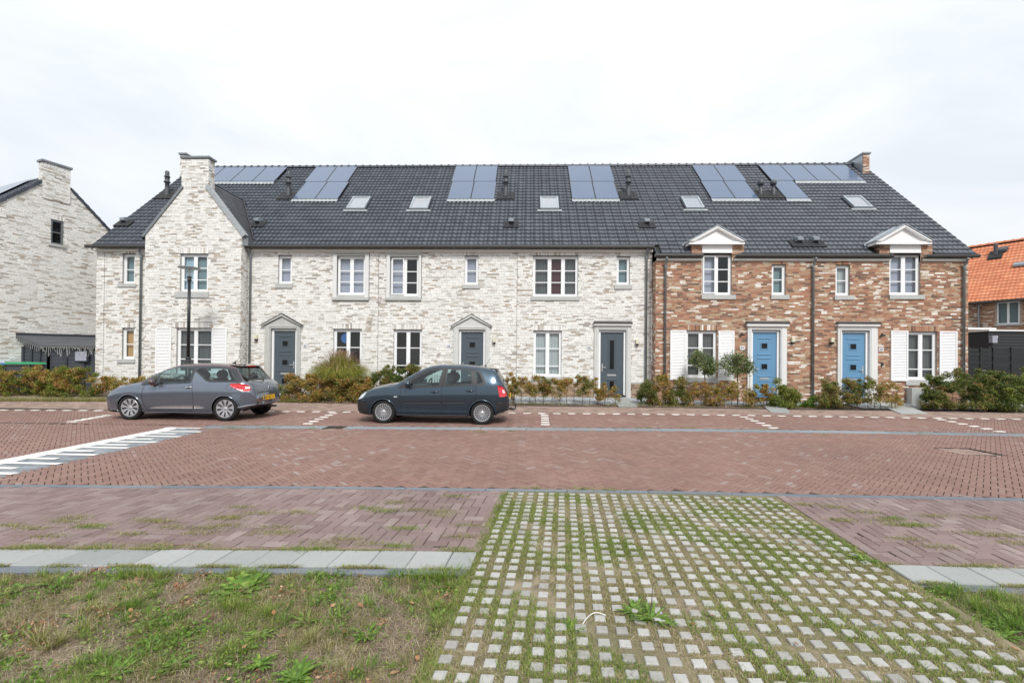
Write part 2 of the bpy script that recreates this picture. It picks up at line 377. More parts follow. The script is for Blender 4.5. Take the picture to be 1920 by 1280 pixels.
def bond(u0, u1, z0, z1, openings, topfn=None, L=.21, h=.05, j=.011, bottomcut=0):
    """wild-bond brick rectangles, openings are u0,u1,z0,z1; topfn(z)->(umin,umax)"""
    out = []; z = z0; r = random.Random(int((u0+z0)*1000) & 0xffff)
    while z+h <= z1+1e-6:
        a, b = (u0, u1) if topfn is None else topfn(z+h)
        if b-a > .05:
            segs = [(a, b)]
            for (o0, o1, p0, p1) in openings:
                if z+h > p0+.004 and z < p1-.004:
                    ns = []
                    for (s0, s1) in segs:
                        if o1 <= s0 or o0 >= s1: ns.append((s0, s1)); continue
                        if o0-s0 > .03: ns.append((s0, o0))
                        if s1-o1 > .03: ns.append((o1, s1))
                    segs = ns
            x = u0-1-r.random()*L; edges = []
            while x < u1+1:
                l = L if r.random() > .16 else L*.48
                edges.append((x, x+l)); x += l+j
            for (s0, s1) in segs:
                for (e0, e1) in edges:
                    q0, q1 = max(e0, s0), min(e1, s1)
                    if q1-q0 > .025: out.append((q0, q1, z+r.uniform(-.001, .001), z+h+r.uniform(-.001, .001)))
        z += h+j
    return out
def wall_mesh(name, u0, u1, z0, z1, openings, O, U, N, m, parent, reveal=.12, poly_top=None):
    """flat wall with real openings and reveals"""
    us = sorted({u0, u1, *[v for o in openings for v in o[:2] if u0 < v < u1]}); zs = sorted({z0, z1, *[v for o in openings for v in o[2:] if z0 < v < z1]})
    O, U, N = Vector(O), Vector(U), Vector(N); P = lambda u, z, d=0: O+U*u+N*d+Vector((0, 0, z))
    b = MB()
    for i in range(len(us)-1):
        for k in range(len(zs)-1):
            uc, zc = (us[i]+us[i+1])/2, (zs[k]+zs[k+1])/2
            if any(o[0] < uc < o[1] and o[2] < zc < o[3] for o in openings): continue
            b.quad(P(us[i], zs[k]), P(us[i+1], zs[k]), P(us[i+1], zs[k+1]), P(us[i], zs[k+1]))
    for (a0, a1, c0, c1) in openings:
        c0 = max(c0, z0)
        r = -reveal
        b.quad(P(a0, c0), P(a0, c1), P(a0, c1, r), P(a0, c0, r)); b.quad(P(a1, c1), P(a1, c0), P(a1, c0, r), P(a1, c1, r))
        b.quad(P(a0, c1), P(a1, c1), P(a1, c1, r), P(a0, c1, r)); b.quad(P(a1, c0), P(a0, c0), P(a0, c0, r), P(a1, c0, r))
    if poly_top: b.quad(*[P(u, z) for u, z in poly_top])
    return b.build(name, m, parent)
# ------------------------------------------------------------------ the terrace
YW, YG = 17.30, 16.84                                     # wall planes: white houses, and gable front / red houses
ZG = .20                                                  # foot of the walls
BR = 300
def window(parent, r, Y, cols, rows, backing, inset=.07, sill=None, lintel=None, lint_m='white_brick', col_w=None, fr=.055, openleft=False, extra=None, frame_m='upvc', backs=None):
    """r: px rect of the frame; rows: px y of the bar centres between the panes; returns the opening"""
    x0, x1, z0, z1 = rect(r, Y); xm = (r[0]+r[1])/2
    yf = Y+inset
    b = MB()
    def fb(a0, a1, c0, c1, d0, d1): b.box(a0, a1, yf+d0, yf+d1, c0, c1)
    fb(x0, x0+fr, z0, z1, 0, .07); fb(x1-fr, x1, z0, z1, 0, .07); fb(x0+fr, x1-fr, z1-fr, z1, 0, .07); fb(x0+fr, x1-fr, z0, z0+fr*1.1, 0, .07)
    cw = col_w or [1/cols]*cols; tot = x1-x0-2*fr; e = [x0+fr]
    for c in cw: e.append(e[-1]+tot*c)
    for k in range(1, cols): fb(e[k]-.03, e[k]+.03, z0+fr*1.1, z1-fr, .004, .066)
    win = b.build('window', frame_m, parent)
    zb = [z1-fr]+[onY(xm, y, Y).z for y in rows]+[z0+fr*1.1]
    sash = MB()
    for k in range(cols):
        a0, a1 = e[k]+(.03 if k else 0), e[k+1]-(.03 if k < cols-1 else 0)
        s = .042; t0, t1 = zb[-1], zb[0]; o = -.012
        if openleft and k == 0: o = -.06
        for q in ((a0, a0+s, t0, t1), (a1-s, a1, t0, t1), (a0+s, a1-s, t1-s, t1), (a0+s, a1-s, t0, t0+s)):
            sash.box(q[0], q[1], yf+.02+o, yf+.058+o, q[2], q[3])
        for z in zb[1:-1]: sash.box(a0+s, a1-s, yf+.026+o, yf+.05+o, z-.016, z+.016)
        for i in range(len(zb)-1):
            p1 = zb[i]-(s if i == 0 else .016); p0 = zb[i+1]+(s if i == len(zb)-2 else .016)
            MB().quad((a0+s, yf+.036+o, p0), (a1-s, yf+.036+o, p0), (a1-s, yf+.036+o, p1), (a0+s, yf+.036+o, p1)).build('pane', 'window_glass', win)
        bk = (backs[k] if backs else backing)
        if bk != 'dark':
            cb = MB(); nn = max(2, int((a1-a0)/.03))
            wavy = bk in ('white_curtain', 'blue_curtain', 'grey_curtain', 'red_cloth')
            for i in range(nn):
                u0, u1 = a0+(a1-a0)*i/nn, a0+(a1-a0)*(i+1)/nn
                w0 = .02*math.sin(i*1.9)*wavy; w1 = .02*math.sin((i+1)*1.9)*wavy
                cb.quad((u0, yf+.12+w0, t0), (u1, yf+.12+w1, t0), (u1, yf+.12+w1, t1), (u0, yf+.12+w0, t1))
            cb.build('curtain' if wavy else 'blind', bk, win)
    sash.build('sash', frame_m, win)
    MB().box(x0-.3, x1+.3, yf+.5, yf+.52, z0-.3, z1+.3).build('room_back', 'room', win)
    if sill:
        s0, s1, c0, c1 = rect(sill, Y); MB().box(s0, s1, Y-.05, Y+inset, min(c0, z0-.05), z0-.001).build('sill', 'sill_concrete', win)
    if lintel:
        l0, l1, c0, c1 = rect(lintel, Y)
        c0 = z1+.012
        lt = MB().box(l0, l1, Y-.001, Y+.05, c0, c1).build('lintel', 'mortar_white' if lint_m == 'white_brick' else 'mortar_red', win)
        MB().box(l0, l1, Y-.008, Y+.05, c0-.012, c0).build('lintel_angle', 'black_gap', win)
        n = max(2, round((l1-l0)/.062)); st = (l1-l0)/n
        for i in range(n):
            inst('brick', unit_box(lint_m), lt, (l0+st*(i+.5), Y-.002-rng.random()*.003, (c0+c1)/2), (0, 0, 0), (st-.011, .02, c1-c0-.006))
        return win, (x0, x1, z0, z1), (l0, l1, c0-.012, c1+.006)
    return win, (x0, x1, z0, z1), None
def shutter(parent, r, Y):
    x0, x1, z0, z1 = rect(r, Y); b = MB(); s = .05
    for q in ((x0, x0+s, z0, z1), (x1-s, x1, z0, z1), (x0+s, x1-s, z1-s, z1), (x0+s, x1-s, z0, z0+s*1.6)): b.box(q[0], q[1], Y-.052, Y-.012, q[2], q[3])
    sh = b.build('shutter', 'shutter_white', parent)
    n = int((z1-z0-2*s)/.055)
    for i in range(n):
        z = z0+s*1.6+(z1-z0-2.6*s)*(i+.5)/n
        MB().quad((x0+s, Y-.044, z-.026), (x1-s, Y-.044, z-.026), (x1-s, Y-.018, z+.024), (x0+s, Y-.018, z+.024)).quad((x0+s, Y-.044, z-.026), (x0+s, Y-.03, z-.03), (x1-s, Y-.03, z-.03), (x1-s, Y-.044, z-.026)).build('slat', 'shutter_white', sh)
    MB().box(x0+s, x1-s, Y-.016, Y-.013, z0+s, z1-s).build('backing', 'shutter_white', sh)
def door(parent, leaf, surround, Y, kind, col, ped=None, cornice=None, handle_right=True, surr='surround_grey', zfoot=.32):
    x0, x1, _, z1 = rect((leaf[0], leaf[1], leaf[2], leaf[2]+100), Y); z0 = zfoot
    s0, s1, _, sz = rect((surround[0], surround[1], surround[2], surround[2]+100), Y)
    yl = Y+.07
    fw = .07
    b = MB(); b.box(x0-fw, x0, Y+.02, Y+.12, z0, z1+fw).box(x1, x1+fw, Y+.02, Y+.12, z0, z1+fw).box(x0, x1, Y+.02, Y+.12, z1, z1+fw)
    d = MB().box(x0+.004, x1-.004, yl, yl+.05, z0+.02, z1-.004).build('door', col, parent)
    b.build('door_frame', 'upvc', d)
    MB().box(x0, x1, Y-.02, yl+.1, z0-.06, z0+.015).build('threshold', 'black_plastic', d)
    cx = (x0+x1)/2; H = z1-z0; hw = .24
    def rib(z, w=hw): MB().prism([(yl-.018, z+.012), (yl, z+.026), (yl, z-.022), (yl-.022, z-.006)], 'x', cx-w, cx+w).build('rib', col, d)
    def pane(a0, a1, c0, c1):
        f = MB(); g = .03
        for q in ((a0-g, a0, c0-g, c1+g), (a1, a1+g, c0-g, c1+g), (a0, a1, c1, c1+g), (a0, a1, c0-g, c0)): f.box(q[0], q[1], yl-.012, yl, q[2], q[3])
        f.build('pane_frame', col, d); MB().box(a0, a1, yl-.003, yl, c0, c1).build('pane', 'door_glass', d)
    if kind == 'squares':
        for k in (.79, .475, .165): pane(cx-.105, cx+.105, z0+H*k-.095, z0+H*k+.095)
        for k in (.905, .66, .60, .33, .255, .045): rib(z0+H*k)
        zl = z0+H*.292
    else:
        pane(cx-.08, cx+.08, z0+.41*H, z0+.87*H); pane(cx-.08, cx+.08, z0+.06*H, z0+.22*H)
        for a in (-1, 1): MB().box(cx+a*.135-.012, cx+a*.135+.012, yl-.014, yl, z0+.40*H, z0+.93*H).build('rib', col, d)
        for a in (-1, 1): MB().box(cx+a*.135-.012, cx+a*.135+.012, yl-.014, yl, z0+.03*H, z0+.235*H).build('rib', col, d)
        for k in (.385, .245): rib(z0+H*k, .22)
        zl = z0+H*.315
    n = 10; pts = []
    for sg in (1, -1):
        for i in range(n+1): t = -math.pi/2+math.pi*i/n; pts.append((cx+sg*(.14+.032*math.cos(t)), zl+sg*.032*math.sin(t)))
    MB().prism(pts, 'y', yl-.014, yl).build('letterbox', 'steel', d)
    hx = x1-.075 if handle_right else x0+.075; zh = z0+.44*H; sg = -1 if handle_right else 1
    MB().box(hx-.02, hx+.02, yl-.012, yl, zh-.15, zh+.13).box(hx-.012, hx+.012, yl-.05, yl-.01, zh-.02, zh+.005).box(min(hx, hx+sg*.13), max(hx, hx+sg*.13), yl-.062, yl-.042, zh-.02, zh+.005).build('handle', 'chrome', d)
    # surround
    m = surr; t = MB(); ix0, ix1, iz = x0-fw-.012, x1+fw+.012, z1+fw+.012
    P = Y-.07
    t.box(s0, ix0, P, Y+.12, z0-.12, iz).box(ix1, s1, P, Y+.12, z0-.12, iz).box(s0, s1, P, Y+.12, iz, sz)
    mid0, mid1 = s0+.07, s1-.07
    t.box(mid0, ix0-.035, P-.018, P, z0-.12, iz+.06).box(ix1+.035, mid1, P-.018, P, z0-.12, iz+.06).box(mid0, mid1, P-.018, P, iz+.06, iz+.115)
    su = t.build('door_surround', m, parent)
    MB().box(ix0, ix1, Y+.0, Y+.119, iz-.03, iz).build('shadow_gap', 'black_gap', su)
    op = (s0, s1, z0-.12, sz)
    ops = [op]
    if ped:
        (ax, ay), (bx0, bx1, by) = ped; A = onY(ax, ay, Y); p0 = onY(bx0, by, Y); p1 = onY(bx1, by, Y)
        zb = sz
        MB().prism([(s0, zb), (s1, zb), (A.x, A.z-.12)], 'y', P, Y+.05).build('pediment', m, su)
        for (q, sgn) in ((p0, 1), (p1, -1)):
            dx, dz = A.x-q.x, A.z-q.z; L = math.hypot(dx, dz); nx, nz = -dz/L*sgn, dx/L*sgn
            if nz < 0: nx, nz = -nx, -nz
            th = .075
            MB().prism([(q.x, q.z), (A.x, A.z), (A.x, A.z-th*1.25), (q.x+sgn*th*.9, q.z-.012)], 'y', Y-.13, Y+.03).build('pediment_moulding', m, su)
            MB().prism([(q.x-sgn*.02, q.z+.012), (A.x, A.z+.02), (A.x, A.z+.002), (q.x, q.z)], 'y', Y-.15, Y+.03).build('flashing', 'zinc_dark', su)
        ops.append((s0+.05, s1-.05, zb, zb+.02))
    if cornice:
        c0, c1, cz0, cz1 = rect(cornice, Y); zm = cz0+(cz1-cz0)*.5
        MB().box(c0, c1, Y-.15, Y+.02, sz+.002, zm).build('cornice', m, su)
        MB().box(c0-.01, c1+.01, Y-.17, Y+.02, zm+.001, cz1).build('flashing', 'zinc_dark', su)
        ops.append((c0, c1, sz, cz1))
    if ped:
        for i in range(8):
            k0, k1 = i/8, (i+1)/8; wz0 = zb+(A.z-zb)*k0; wz1 = zb+(A.z-zb)*k1; sp = (1-k1)*.96
            ops.append((A.x-(A.x-p0.x)*sp, A.x+(p1.x-A.x)*sp, wz0, wz1))
    return d, ops
def wall_lamp(px, py, Y):
    p = onY(px, py, Y)
    o = thing('wall_lamp', WL[0], 'lamp', (p.x, Y, p.z), group='outdoor lamps beside the front doors'); WL.pop(0)
    MB().prism([(p.x-.055, p.z-.07), (p.x+.055, p.z-.07), (p.x+.055, p.z+.09), (p.x-.055, p.z+.09)], 'y', Y-.12, Y-.012).build('lamp_shade', 'lamp_cream', o)
    MB().box(p.x-.045, p.x+.045, Y-.105, Y-.004, p.z-.135, p.z-.072).build('sensor', 'black_plastic', o)
WL = ['cream wall lamp beside the grey door under the leftmost pediment, next to a downpipe', 'cream wall lamp right of the grey door behind the dark blue car', 'cream wall lamp right of the grey door with the flat cornice and tall glass slot',
      'cream wall lamp right of the left blue door', 'cream wall lamp left of the right blue door']
# solid glyphs for the house numbers, drawn on a 3 x 5 grid
SEG = {'0': 'abcdef', '2': 'abged', '3': 'abgcd', '4': 'fgbc', '6': 'afgedc', '8': 'abcdefg', '5': 'afgcd', '7': 'abc', '1': 'bc'}
def digits(b, text, x, z, w, h, y, th):
    for ch in text:
        for s in SEG.get(ch, ''):
            q = {'a': (0, 1, 1, 1), 'd': (0, 1, 0, 0), 'g': (0, 1, .5, .5), 'f': (0, 0, .5, 1), 'e': (0, 0, 0, .5), 'b': (1, 1, .5, 1), 'c': (1, 1, 0, .5)}[s]
            b.box(x+q[0]*w-th/2, x+q[1]*w+th/2, y-.004, y, z+q[2]*h-th/2, z+q[3]*h+th/2)
        x += w*1.55
def number_plate(px, py, Y, text, label):
    p = onY(px, py, Y); o = thing('house_number', label, 'number sign', (p.x, Y, p.z), group='house number plates')
    MB().box(p.x-.085, p.x+.085, Y-.02, Y-.012, p.z-.065, p.z+.065).build('plate', 'number_white', o)
    b = MB(); digits(b, text, p.x-.055, p.z-.035, .04, .07, Y-.0205, .012); b.build('number', 'number_ink', o)

XL = {}
for k, px, Y in (('a0', 180, YW), ('a1', 469, YW), ('b1', 709, YW), ('c1', 969, YW), ('d1', 1222, YW), ('e0', 1229, YG), ('e1', 1521.5, YG), ('f1', 1815, YG)):
    XL[k] = onY(px, 600, Y).x
ROOF_L, ROOF_R = XL['a0']-.12, XL['f1']+.12
hA = thing('corner_house', 'white brick corner house with a projecting gable, chimney and white shutters', 'house', (XL['a0'], YW, 0))
hB = thing('terraced_house', 'white brick house with a pedimented grey door, behind the ornamental grass', 'house', (XL['a1'], YW, 0), group='houses of the terrace')
hC = thing('terraced_house', 'white brick house with a pedimented grey door behind the blue car', 'house', (XL['b1'], YW, 0), group='houses of the terrace')
hD = thing('terraced_house', 'white brick house with a wide three-part window above, left of the red houses', 'house', (XL['c1'], YW, 0), group='houses of the terrace')
hE = thing('terraced_house', 'red brick house with a white dormer and blue door, behind the two small round trees', 'house', (XL['e0'], YG, 0), group='houses of the terrace')
hF = thing('terraced_house', 'red brick house with dormer and blue door, right end of the terrace', 'house', (XL['e1'], YG, 0), group='houses of the terrace')
ZTW = 5.74; ZTR = 5.30                                     # top of wall under the fascia
# --- white house A : left wing + gable bay
GX0, GX1 = onY(271, 560, YG).x, onY(451.5, 560, YG).x
opsA = []
for a in (((230, 253, 476, 532), [505], 'frosted', (222, 256, 532, 538), (229, 254, 466, 475)),
          ((229, 252, 615, 673), [645], 'ochre', (221, 254, 673, 680), (228, 253, 605, 614))):
    w_, o, l = window(hA, a[0], YW, 1, a[1], a[2], sill=a[3], lintel=a[4]); opsA += [o, l]
opsG = []
w_, o, l = window(hA, (338, 390, 476, 547), YG, 2, [502, 524], 'blue_curtain', sill=(329, 392, 551, 558), lintel=(336, 391, 465, 475), backs=['blue_curtain', 'frosted']); opsG += [o, l]
w_, o, l = window(hA, (331, 398, 615, 700), YG, 2, [646, 673], 'grey_curtain', sill=(326, 402, 701, 707), lintel=(326, 399, 605, 614)); opsG += [o, l]
shutter(hA, (293, 322, 614, 700), YG); shutter(hA, (398.5, 426, 614, 700), YG)
n_ = (0, -1, 0); u_ = (1, 0, 0)
wa = wall_mesh('wall', XL['a0'], GX0, ZG, ZTW, opsA[:1]+opsA[2:3], (0, YW, 0), u_, n_, 'mortar_white', hA)
brA = bond(XL['a0'], GX0, ZG, ZTW, [x for x in opsA if x])
place_bricks(brA, (0, YW, 0), u_, n_, 'white_brick', wa, 0, 'brickwork')
ZE = onY(271, 439, YG).z
GC = (GX0+GX1)/2; ZA = ZE+(GX1-GX0)/2*math.tan(math.radians(51)); HW = (GX1-GX0)/2
cx0, cx1 = onY(341, 330, YG).x, onY(391, 330, YG).x; cx0n, cx1n = onY(344.5, 350, YG).x, onY(386, 350, YG).x
ZC0 = onY(366, 352, YG).z; ZC1 = onY(366, 297, YG).z
k_ = (ZC0-ZE)/(ZA-ZE)
wg = wall_mesh('wall', GX0, GX1, ZG, ZE, [opsG[0], opsG[2]], (0, YG, 0), u_, n_, 'mortar_white', hA, poly_top=[(GX0, ZE), (GX1, ZE), (cx1n, ZC0), (cx0n, ZC0)])
def gtop(z):
    if z <= ZE: return GX0, GX1
    t = (z-ZE)/(ZC0-ZE)
    return GX0+(cx0n-GX0)*t+.02, GX1+(cx1n-GX1)*t-.02
brG = bond(GX0, GX1, ZG, ZC0, [x for x in opsG if x], gtop)
place_bricks(brG, (0, YG, 0), u_, n_, 'white_brick', wg, BR, 'brickwork')
# bay side wall (faces right) and hidden left side
for X, N, U, a, b_ in ((GX1, (1, 0, 0), (0, 1, 0), YG, YW), (GX0, (-1, 0, 0), (0, -1, 0), -YW, -YG)):
    ws = wall_mesh('wall', a, b_, ZG, ZE-.1, [], (X, 0, 0), U, N, 'mortar_white', hA)
    place_bricks(bond(a, b_, ZG, ZE-.1, [], L=.1), (X, 0, 0), U, N, 'white_brick', ws, 0, 'brickwork')
# end wall, left
we = wall_mesh('wall', -YW-9.6, -YW, ZG, ZTW, [], (XL['a0'], 0, 0), (0, -1, 0), (-1, 0, 0), 'mortar_white', hA, poly_top=[(-YW-9.6, ZTW), (-YW, ZTW), (-22.35, 10.9)])
place_bricks(bond(-YW-9.6, -YW, ZG, ZTW, []), (XL['a0'], 0, 0), (0, -1, 0), (-1, 0, 0), 'white_brick', we, 0, 'brickwork')
# chimney of the bay
def stack(parent, x0, x1, y0, y1, z0, z1, bm, mm, cap, sidezinc=None):
    c = MB().box(x0, x1, y0, y1, z0, z1).build('chimney', mm, parent)
    place_bricks(bond(x0-.004, x1+.004, z0, z1, []), (0, y0, 0), (1, 0, 0), (0, -1, 0), bm, c, 0, 'brickwork')
    if sidezinc != 'r': place_bricks(bond(y0, y1, z0, z1, [], L=.15), (x1, 0, 0), (0, 1, 0), (1, 0, 0), bm, c, 0, 'brickwork')
    if sidezinc != 'l': place_bricks(bond(-y1, -y0, z0, z1, [], L=.15), (x0, 0, 0), (0, -1, 0), (-1, 0, 0), bm, c, 0, 'brickwork')
    if sidezinc == 'l': MB().box(x0-.02, x0-.001, y0+.03, y1, z0, z1).build('flashing', 'zinc_light', c)
    MB().box(x0-.05, x1+.05, y0-.05, y1+.05, z1+.001, z1+.075).build('cap', 'zinc', c)
    return c
ch = stack(hA, cx0, cx1, YG, YG+.34, ZC0-.02, ZC1, 'white_brick', 'mortar_white', 'zinc')
xr0 = onY(334.5, 300, 21.6).x
stack(hA, xr0, xr0+.3, 21.7, 22.8, 10.2, onY(337, 290, 21.7).z, 'white_brick', 'mortar_white', 'zinc')
# bay roof
YB = ZA+KR
def bayroof():
    # right slope: shingles between gable front, ridge and valley
    rr = MB(); eR = (GX1+.10, ZE-.12)
    for s, gx in ((1, GX1), (-1, GX0)):
        ex = gx+s*.12; ez = ZE-.12*math.tan(math.radians(51))
        rr.quad((GC, YG+.03, ZA), (GC, YB, ZA), (ex, ez+KR, ez), (ex, YG+.03, ez))
    ro = rr.build('bay_roof', 'roof_deck', hA)
    V = []; Fc = []; sl = math.hypot(HW+.12, (HW+.12)*math.tan(math.radians(51))); n = int(sl/.16)
    for i in range(n):
        t0, t1 = i/n, (i+1.3)/n
        for s, gx in ((1, GX1), (-1, GX0)):
            ex = gx+s*.12; ez = ZE-.12*math.tan(math.radians(51))
            zt = ZA-(ZA-ez)*t0; ymax = zt+KR
            y = YG-.05-(i % 2)*.1
            while y < ymax:
                y1 = min(y+.2, ymax)
                q0 = (GC+(ex-GC)*t0, ZA-(ZA-ez)*t0); q1 = (GC+(ex-GC)*t1, ZA-(ZA-ez)*t1); nx, nz = s*.777*.025, .629*.025
                k = len(V); ya = max(y, YG+.02)
                if y1-ya > .03:
                    V += [(q0[0]+nx*.3, ya, q0[1]+nz*.3), (q0[0]+nx*.3, y1-.012, q0[1]+nz*.3), (q1[0]+nx, y1-.012, q1[1]+nz), (q1[0]+nx, ya, q1[1]+nz), (q1[0], ya, q1[1]), (q1[0], y1-.012, q1[1])]
                    Fc += [[k, k+1, k+2, k+3], [k+3, k+2, k+5, k+4]]
                y += .2
    np_obj('shingles', V, Fc, 'slate', ro, kind='stuff')
    # verge boards along the gable front
    for s, gx, nx_, m in ((1, GX1, cx1n, 'lead'), (-1, GX0, cx0n, 'zinc')):
        a = (gx+s*.10, ZE-.08); b = (nx_+s*.03, ZC0+.06); dx, dz = b[0]-a[0], b[1]-a[1]; L = math.hypot(dx, dz); px, pz = (-dz/L, dx/L) if s < 0 else (dz/L, -dx/L)
        px, pz = -px*0+(s*abs(dz)/L), abs(dx)/L
        wv = .15 if s > 0 else .09
        MB().prism([(a[0]-px*.06, a[1]-pz*.06), (b[0]-px*.06, b[1]-pz*.06), (b[0]+px*(wv-.06), b[1]+pz*(wv-.06)), (a[0]+px*(wv-.06), a[1]+pz*(wv-.06))], 'y', YG-.05, YG+.16).build('verge', m, ro)
    # valley strip and eave box at the foot of the right slope
    MB().box(GX1+.0, GX1+.22, YG+.05, YW, ZE-.42, ZE-.12).build('eave_box', 'zinc', ro)
    a = Vector((GC, YB, ZA)); b = Vector((GX1+.12, ZE-.12+KR, ZE-.12))
    MB().tube([a+Vector((0, -.02, .05)), b+Vector((.0, -.02, .05))], .04, 6).build('valley', 'black_plastic', ro)
    MB().tube([Vector((GC, YG+.3, ZA+.01)), a+Vector((0, 0, .01))], .05, 6).build('ridge', 'slate', ro)
bayroof()
# --- house B
opsB = []
w_, o, l = window(hB, (522, 547.5, 479, 532), YW, 1, [505], 'lilac', sill=(517, 549, 533, 540), lintel=(521, 547, 468, 478)); opsB += [o, l]
def surround_window(h, r, so, **k):
    w_, o, l = window(h, r, YW, 2, [r[2]+(r[3]-r[2])*.37, r[2]+(r[3]-r[2])*.655], **k)
    s0, s1, c0, c1 = rect(so, YW); b = MB(); P = YW-.05
    for a_, e_ in ((s0, o[0]), (o[1], s1)): MB().box(a_, e_, P, YW+.07, c0+.091, c1-.131).build('jamb', 'surround_light', w_)
    MB().box(s0-.02, s1+.02, P-.03, YW+.07, c1-.13, c1).box(o[0], o[1], P, YW+.068, o[3]+.004, c1-.10).build('head', 'surround_grey', w_)
    MB().box(s0-.03, s1+.02, P-.03, YW+.07, c0-.02, c0+.09).box(o[0], o[1], P, YW+.068, c0+.07, o[2]-.004).build('window_sill', 'surround_grey', w_); return [o, (s0-.02, s1+.02, c0-.02, c1)]
opsB += surround_window(hB, (632, 685, 480, 553), (625, 692, 470, 562), backing='lilac')
w_, o, l = window(hB, (625, 678, 617, 705), YW, 2, [651, 684], 'dark', lintel=(623.5, 678.5, 607, 616), sill=(622, 681, 706, 713)); opsB += [o, l]
p_ = onY(651, 634, YW+.1); MB().lathe((p_.x-.07, YW+.14, p_.z), [(0, 0), (.19, 0), (.19, .01)], 24, 'y').build('round_sign', 'blue_disc', w_)
d_, o = door(hB, (512.5, 553, 620), (497.5, 564, 612), YW, 'squares', 'door_grey', ped=((531, 588.5), (491.5, 569, 610.5))); opsB += o
# --- house C
opsC = surround_window(hC, (731.5, 785.5, 481, 555), (725, 790, 471, 562), backing='lilac', openleft=True, backs=['lilac', 'dark'])
w_, o, l = window(hC, (738, 791, 618, 704), YW, 2, [652, 685], 'dark', lintel=(737, 792, 608, 617), sill=(735, 795, 705, 711)); opsC += [o, l]
w_, o, l = window(hC, (871, 897, 480, 534), YW, 1, [507], 'lilac', sill=(867, 900, 535, 541), lintel=(871, 897, 469, 479)); opsC += [o, l]
d_, o = door(hC, (864, 906, 622), (850.5, 918, 613), YW, 'squares', 'door_grey', surr='surround_mid', ped=((884.5, 589.5), (846.5, 922.5, 612)), handle_right=False); opsC += o
# --- house D
opsD = []
w_, o, l = window(hD, (999, 1084, 480, 556), YW, 3, [507, 529], 'grey_curtain', sill=(995, 1087, 557, 563), lintel=(999, 1084, 469, 479), col_w=[.36, .32, .32], backs=['grey_curtain', 'red_cloth', 'grey_curtain']); opsD += [o, l]
w_, o, l = window(hD, (1156, 1181, 481, 534), YW, 1, [507], 'frosted', sill=(1152, 1185, 535, 542), lintel=(1156, 1182, 470, 479)); opsD += [o, l]
w_, o, l = window(hD, (1000, 1053, 620, 706), YW, 2, [653, 686], 'white_curtain', lintel=(999, 1054, 610, 619), sill=(996, 1057, 707, 713)); opsD += [o, l]
d_, o = door(hD, (1126, 1169.5, 622.5), (1114, 1182.5, 611), YW, 'slot', 'door_grey', surr='surround_mid', cornice=(1113, 1184, 603.5, 610.5), handle_right=False); opsD += o
ZP = onY(1080, 715, YW).z
for h, a, b_, ops in ((hB, 'a1', 'b1', opsB), (hC, 'b1', 'c1', opsC), (hD, 'c1', 'd1', opsD)):
    ops = [x for x in ops if x]; x0 = XL[a] if h is not hB else GX1
    wl = wall_mesh('wall', x0, XL[b_], ZG, ZTW, [x for x in ops if x[3]-x[2] > .25], (0, YW, 0), u_, n_, 'mortar_white', h)
    zb = ZG if h is not hD else ZP
    place_bricks(bond(x0+.006, XL[b_]-.006, zb, ZTW, ops), (0, YW, 0), u_, n_, 'white_brick', wl, BR, 'brickwork')
    if h is hD: place_bricks(bond(x0+.006, XL[b_]-.006, ZG, ZP-.05, ops), (0, YW, 0), u_, n_, 'brown_brick', wl, 0, 'plinth_brickwork')
    if h is not hD: MB().box(XL[b_]-.004, XL[b_]+.004, YW-.010, YW, ZG, ZTW).build('movement_joint', 'black_gap', wl)
x_ = onY(195, 600, YW).x; MB().box(x_-.004, x_+.004, YW-.010, YW, ZG, ZTW).build('movement_joint', 'black_gap', wa)
# --- red houses
opsE, opsF = [], []
RB = dict(lint_m='red_brick')
w_, o, l = window(hE, (1286, 1344, 620, 708), YG, 2, [652, 685], 'grey_curtain', sill=(1285, 1349, 709, 717), lintel=(1286, 1345, 609, 618), **RB); opsE += [o, l]
shutter(hE, (1256, 1286, 619, 712), YG); shutter(hE, (1346, 1376, 620, 713), YG)
w_, o, l = window(hE, (1447, 1473.5, 496, 553), YG, 1, [524], 'frosted', sill=(1445, 1479, 554, 561), lintel=(1447, 1474, 487, 495), **RB); opsE += [o, l]
w_, o, l = window(hF, (1566.5, 1593.5, 497, 554), YG, 1, [525.5], 'white_curtain', sill=(1564, 1600, 555, 562), lintel=(1567, 1594, 487, 496), **RB); opsF += [o, l]
w_, o, l = window(hF, (1701, 1757, 622, 712), YG, 2, [656, 692], 'grey_curtain', sill=(1697, 1764, 714, 722), lintel=(1701, 1760, 611, 621), **RB); opsF += [o, l]
shutter(hF, (1669, 1701, 620, 714), YG); shutter(hF, (1760, 1793, 621, 716), YG)
d_, o = door(hE, (1412, 1457.5, 622.5), (1400.5, 1473.5, 612), YG, 'squares', 'door_blue', cornice=(1398, 1476, 603.5, 611), handle_right=False, surr='surround_light'); opsE += o
d_, o = door(hF, (1580, 1624, 623.5), (1569, 1643, 612), YG, 'squares', 'door_blue', cornice=(1567, 1645, 604, 611.5), handle_right=True, surr='surround_light'); opsF += o
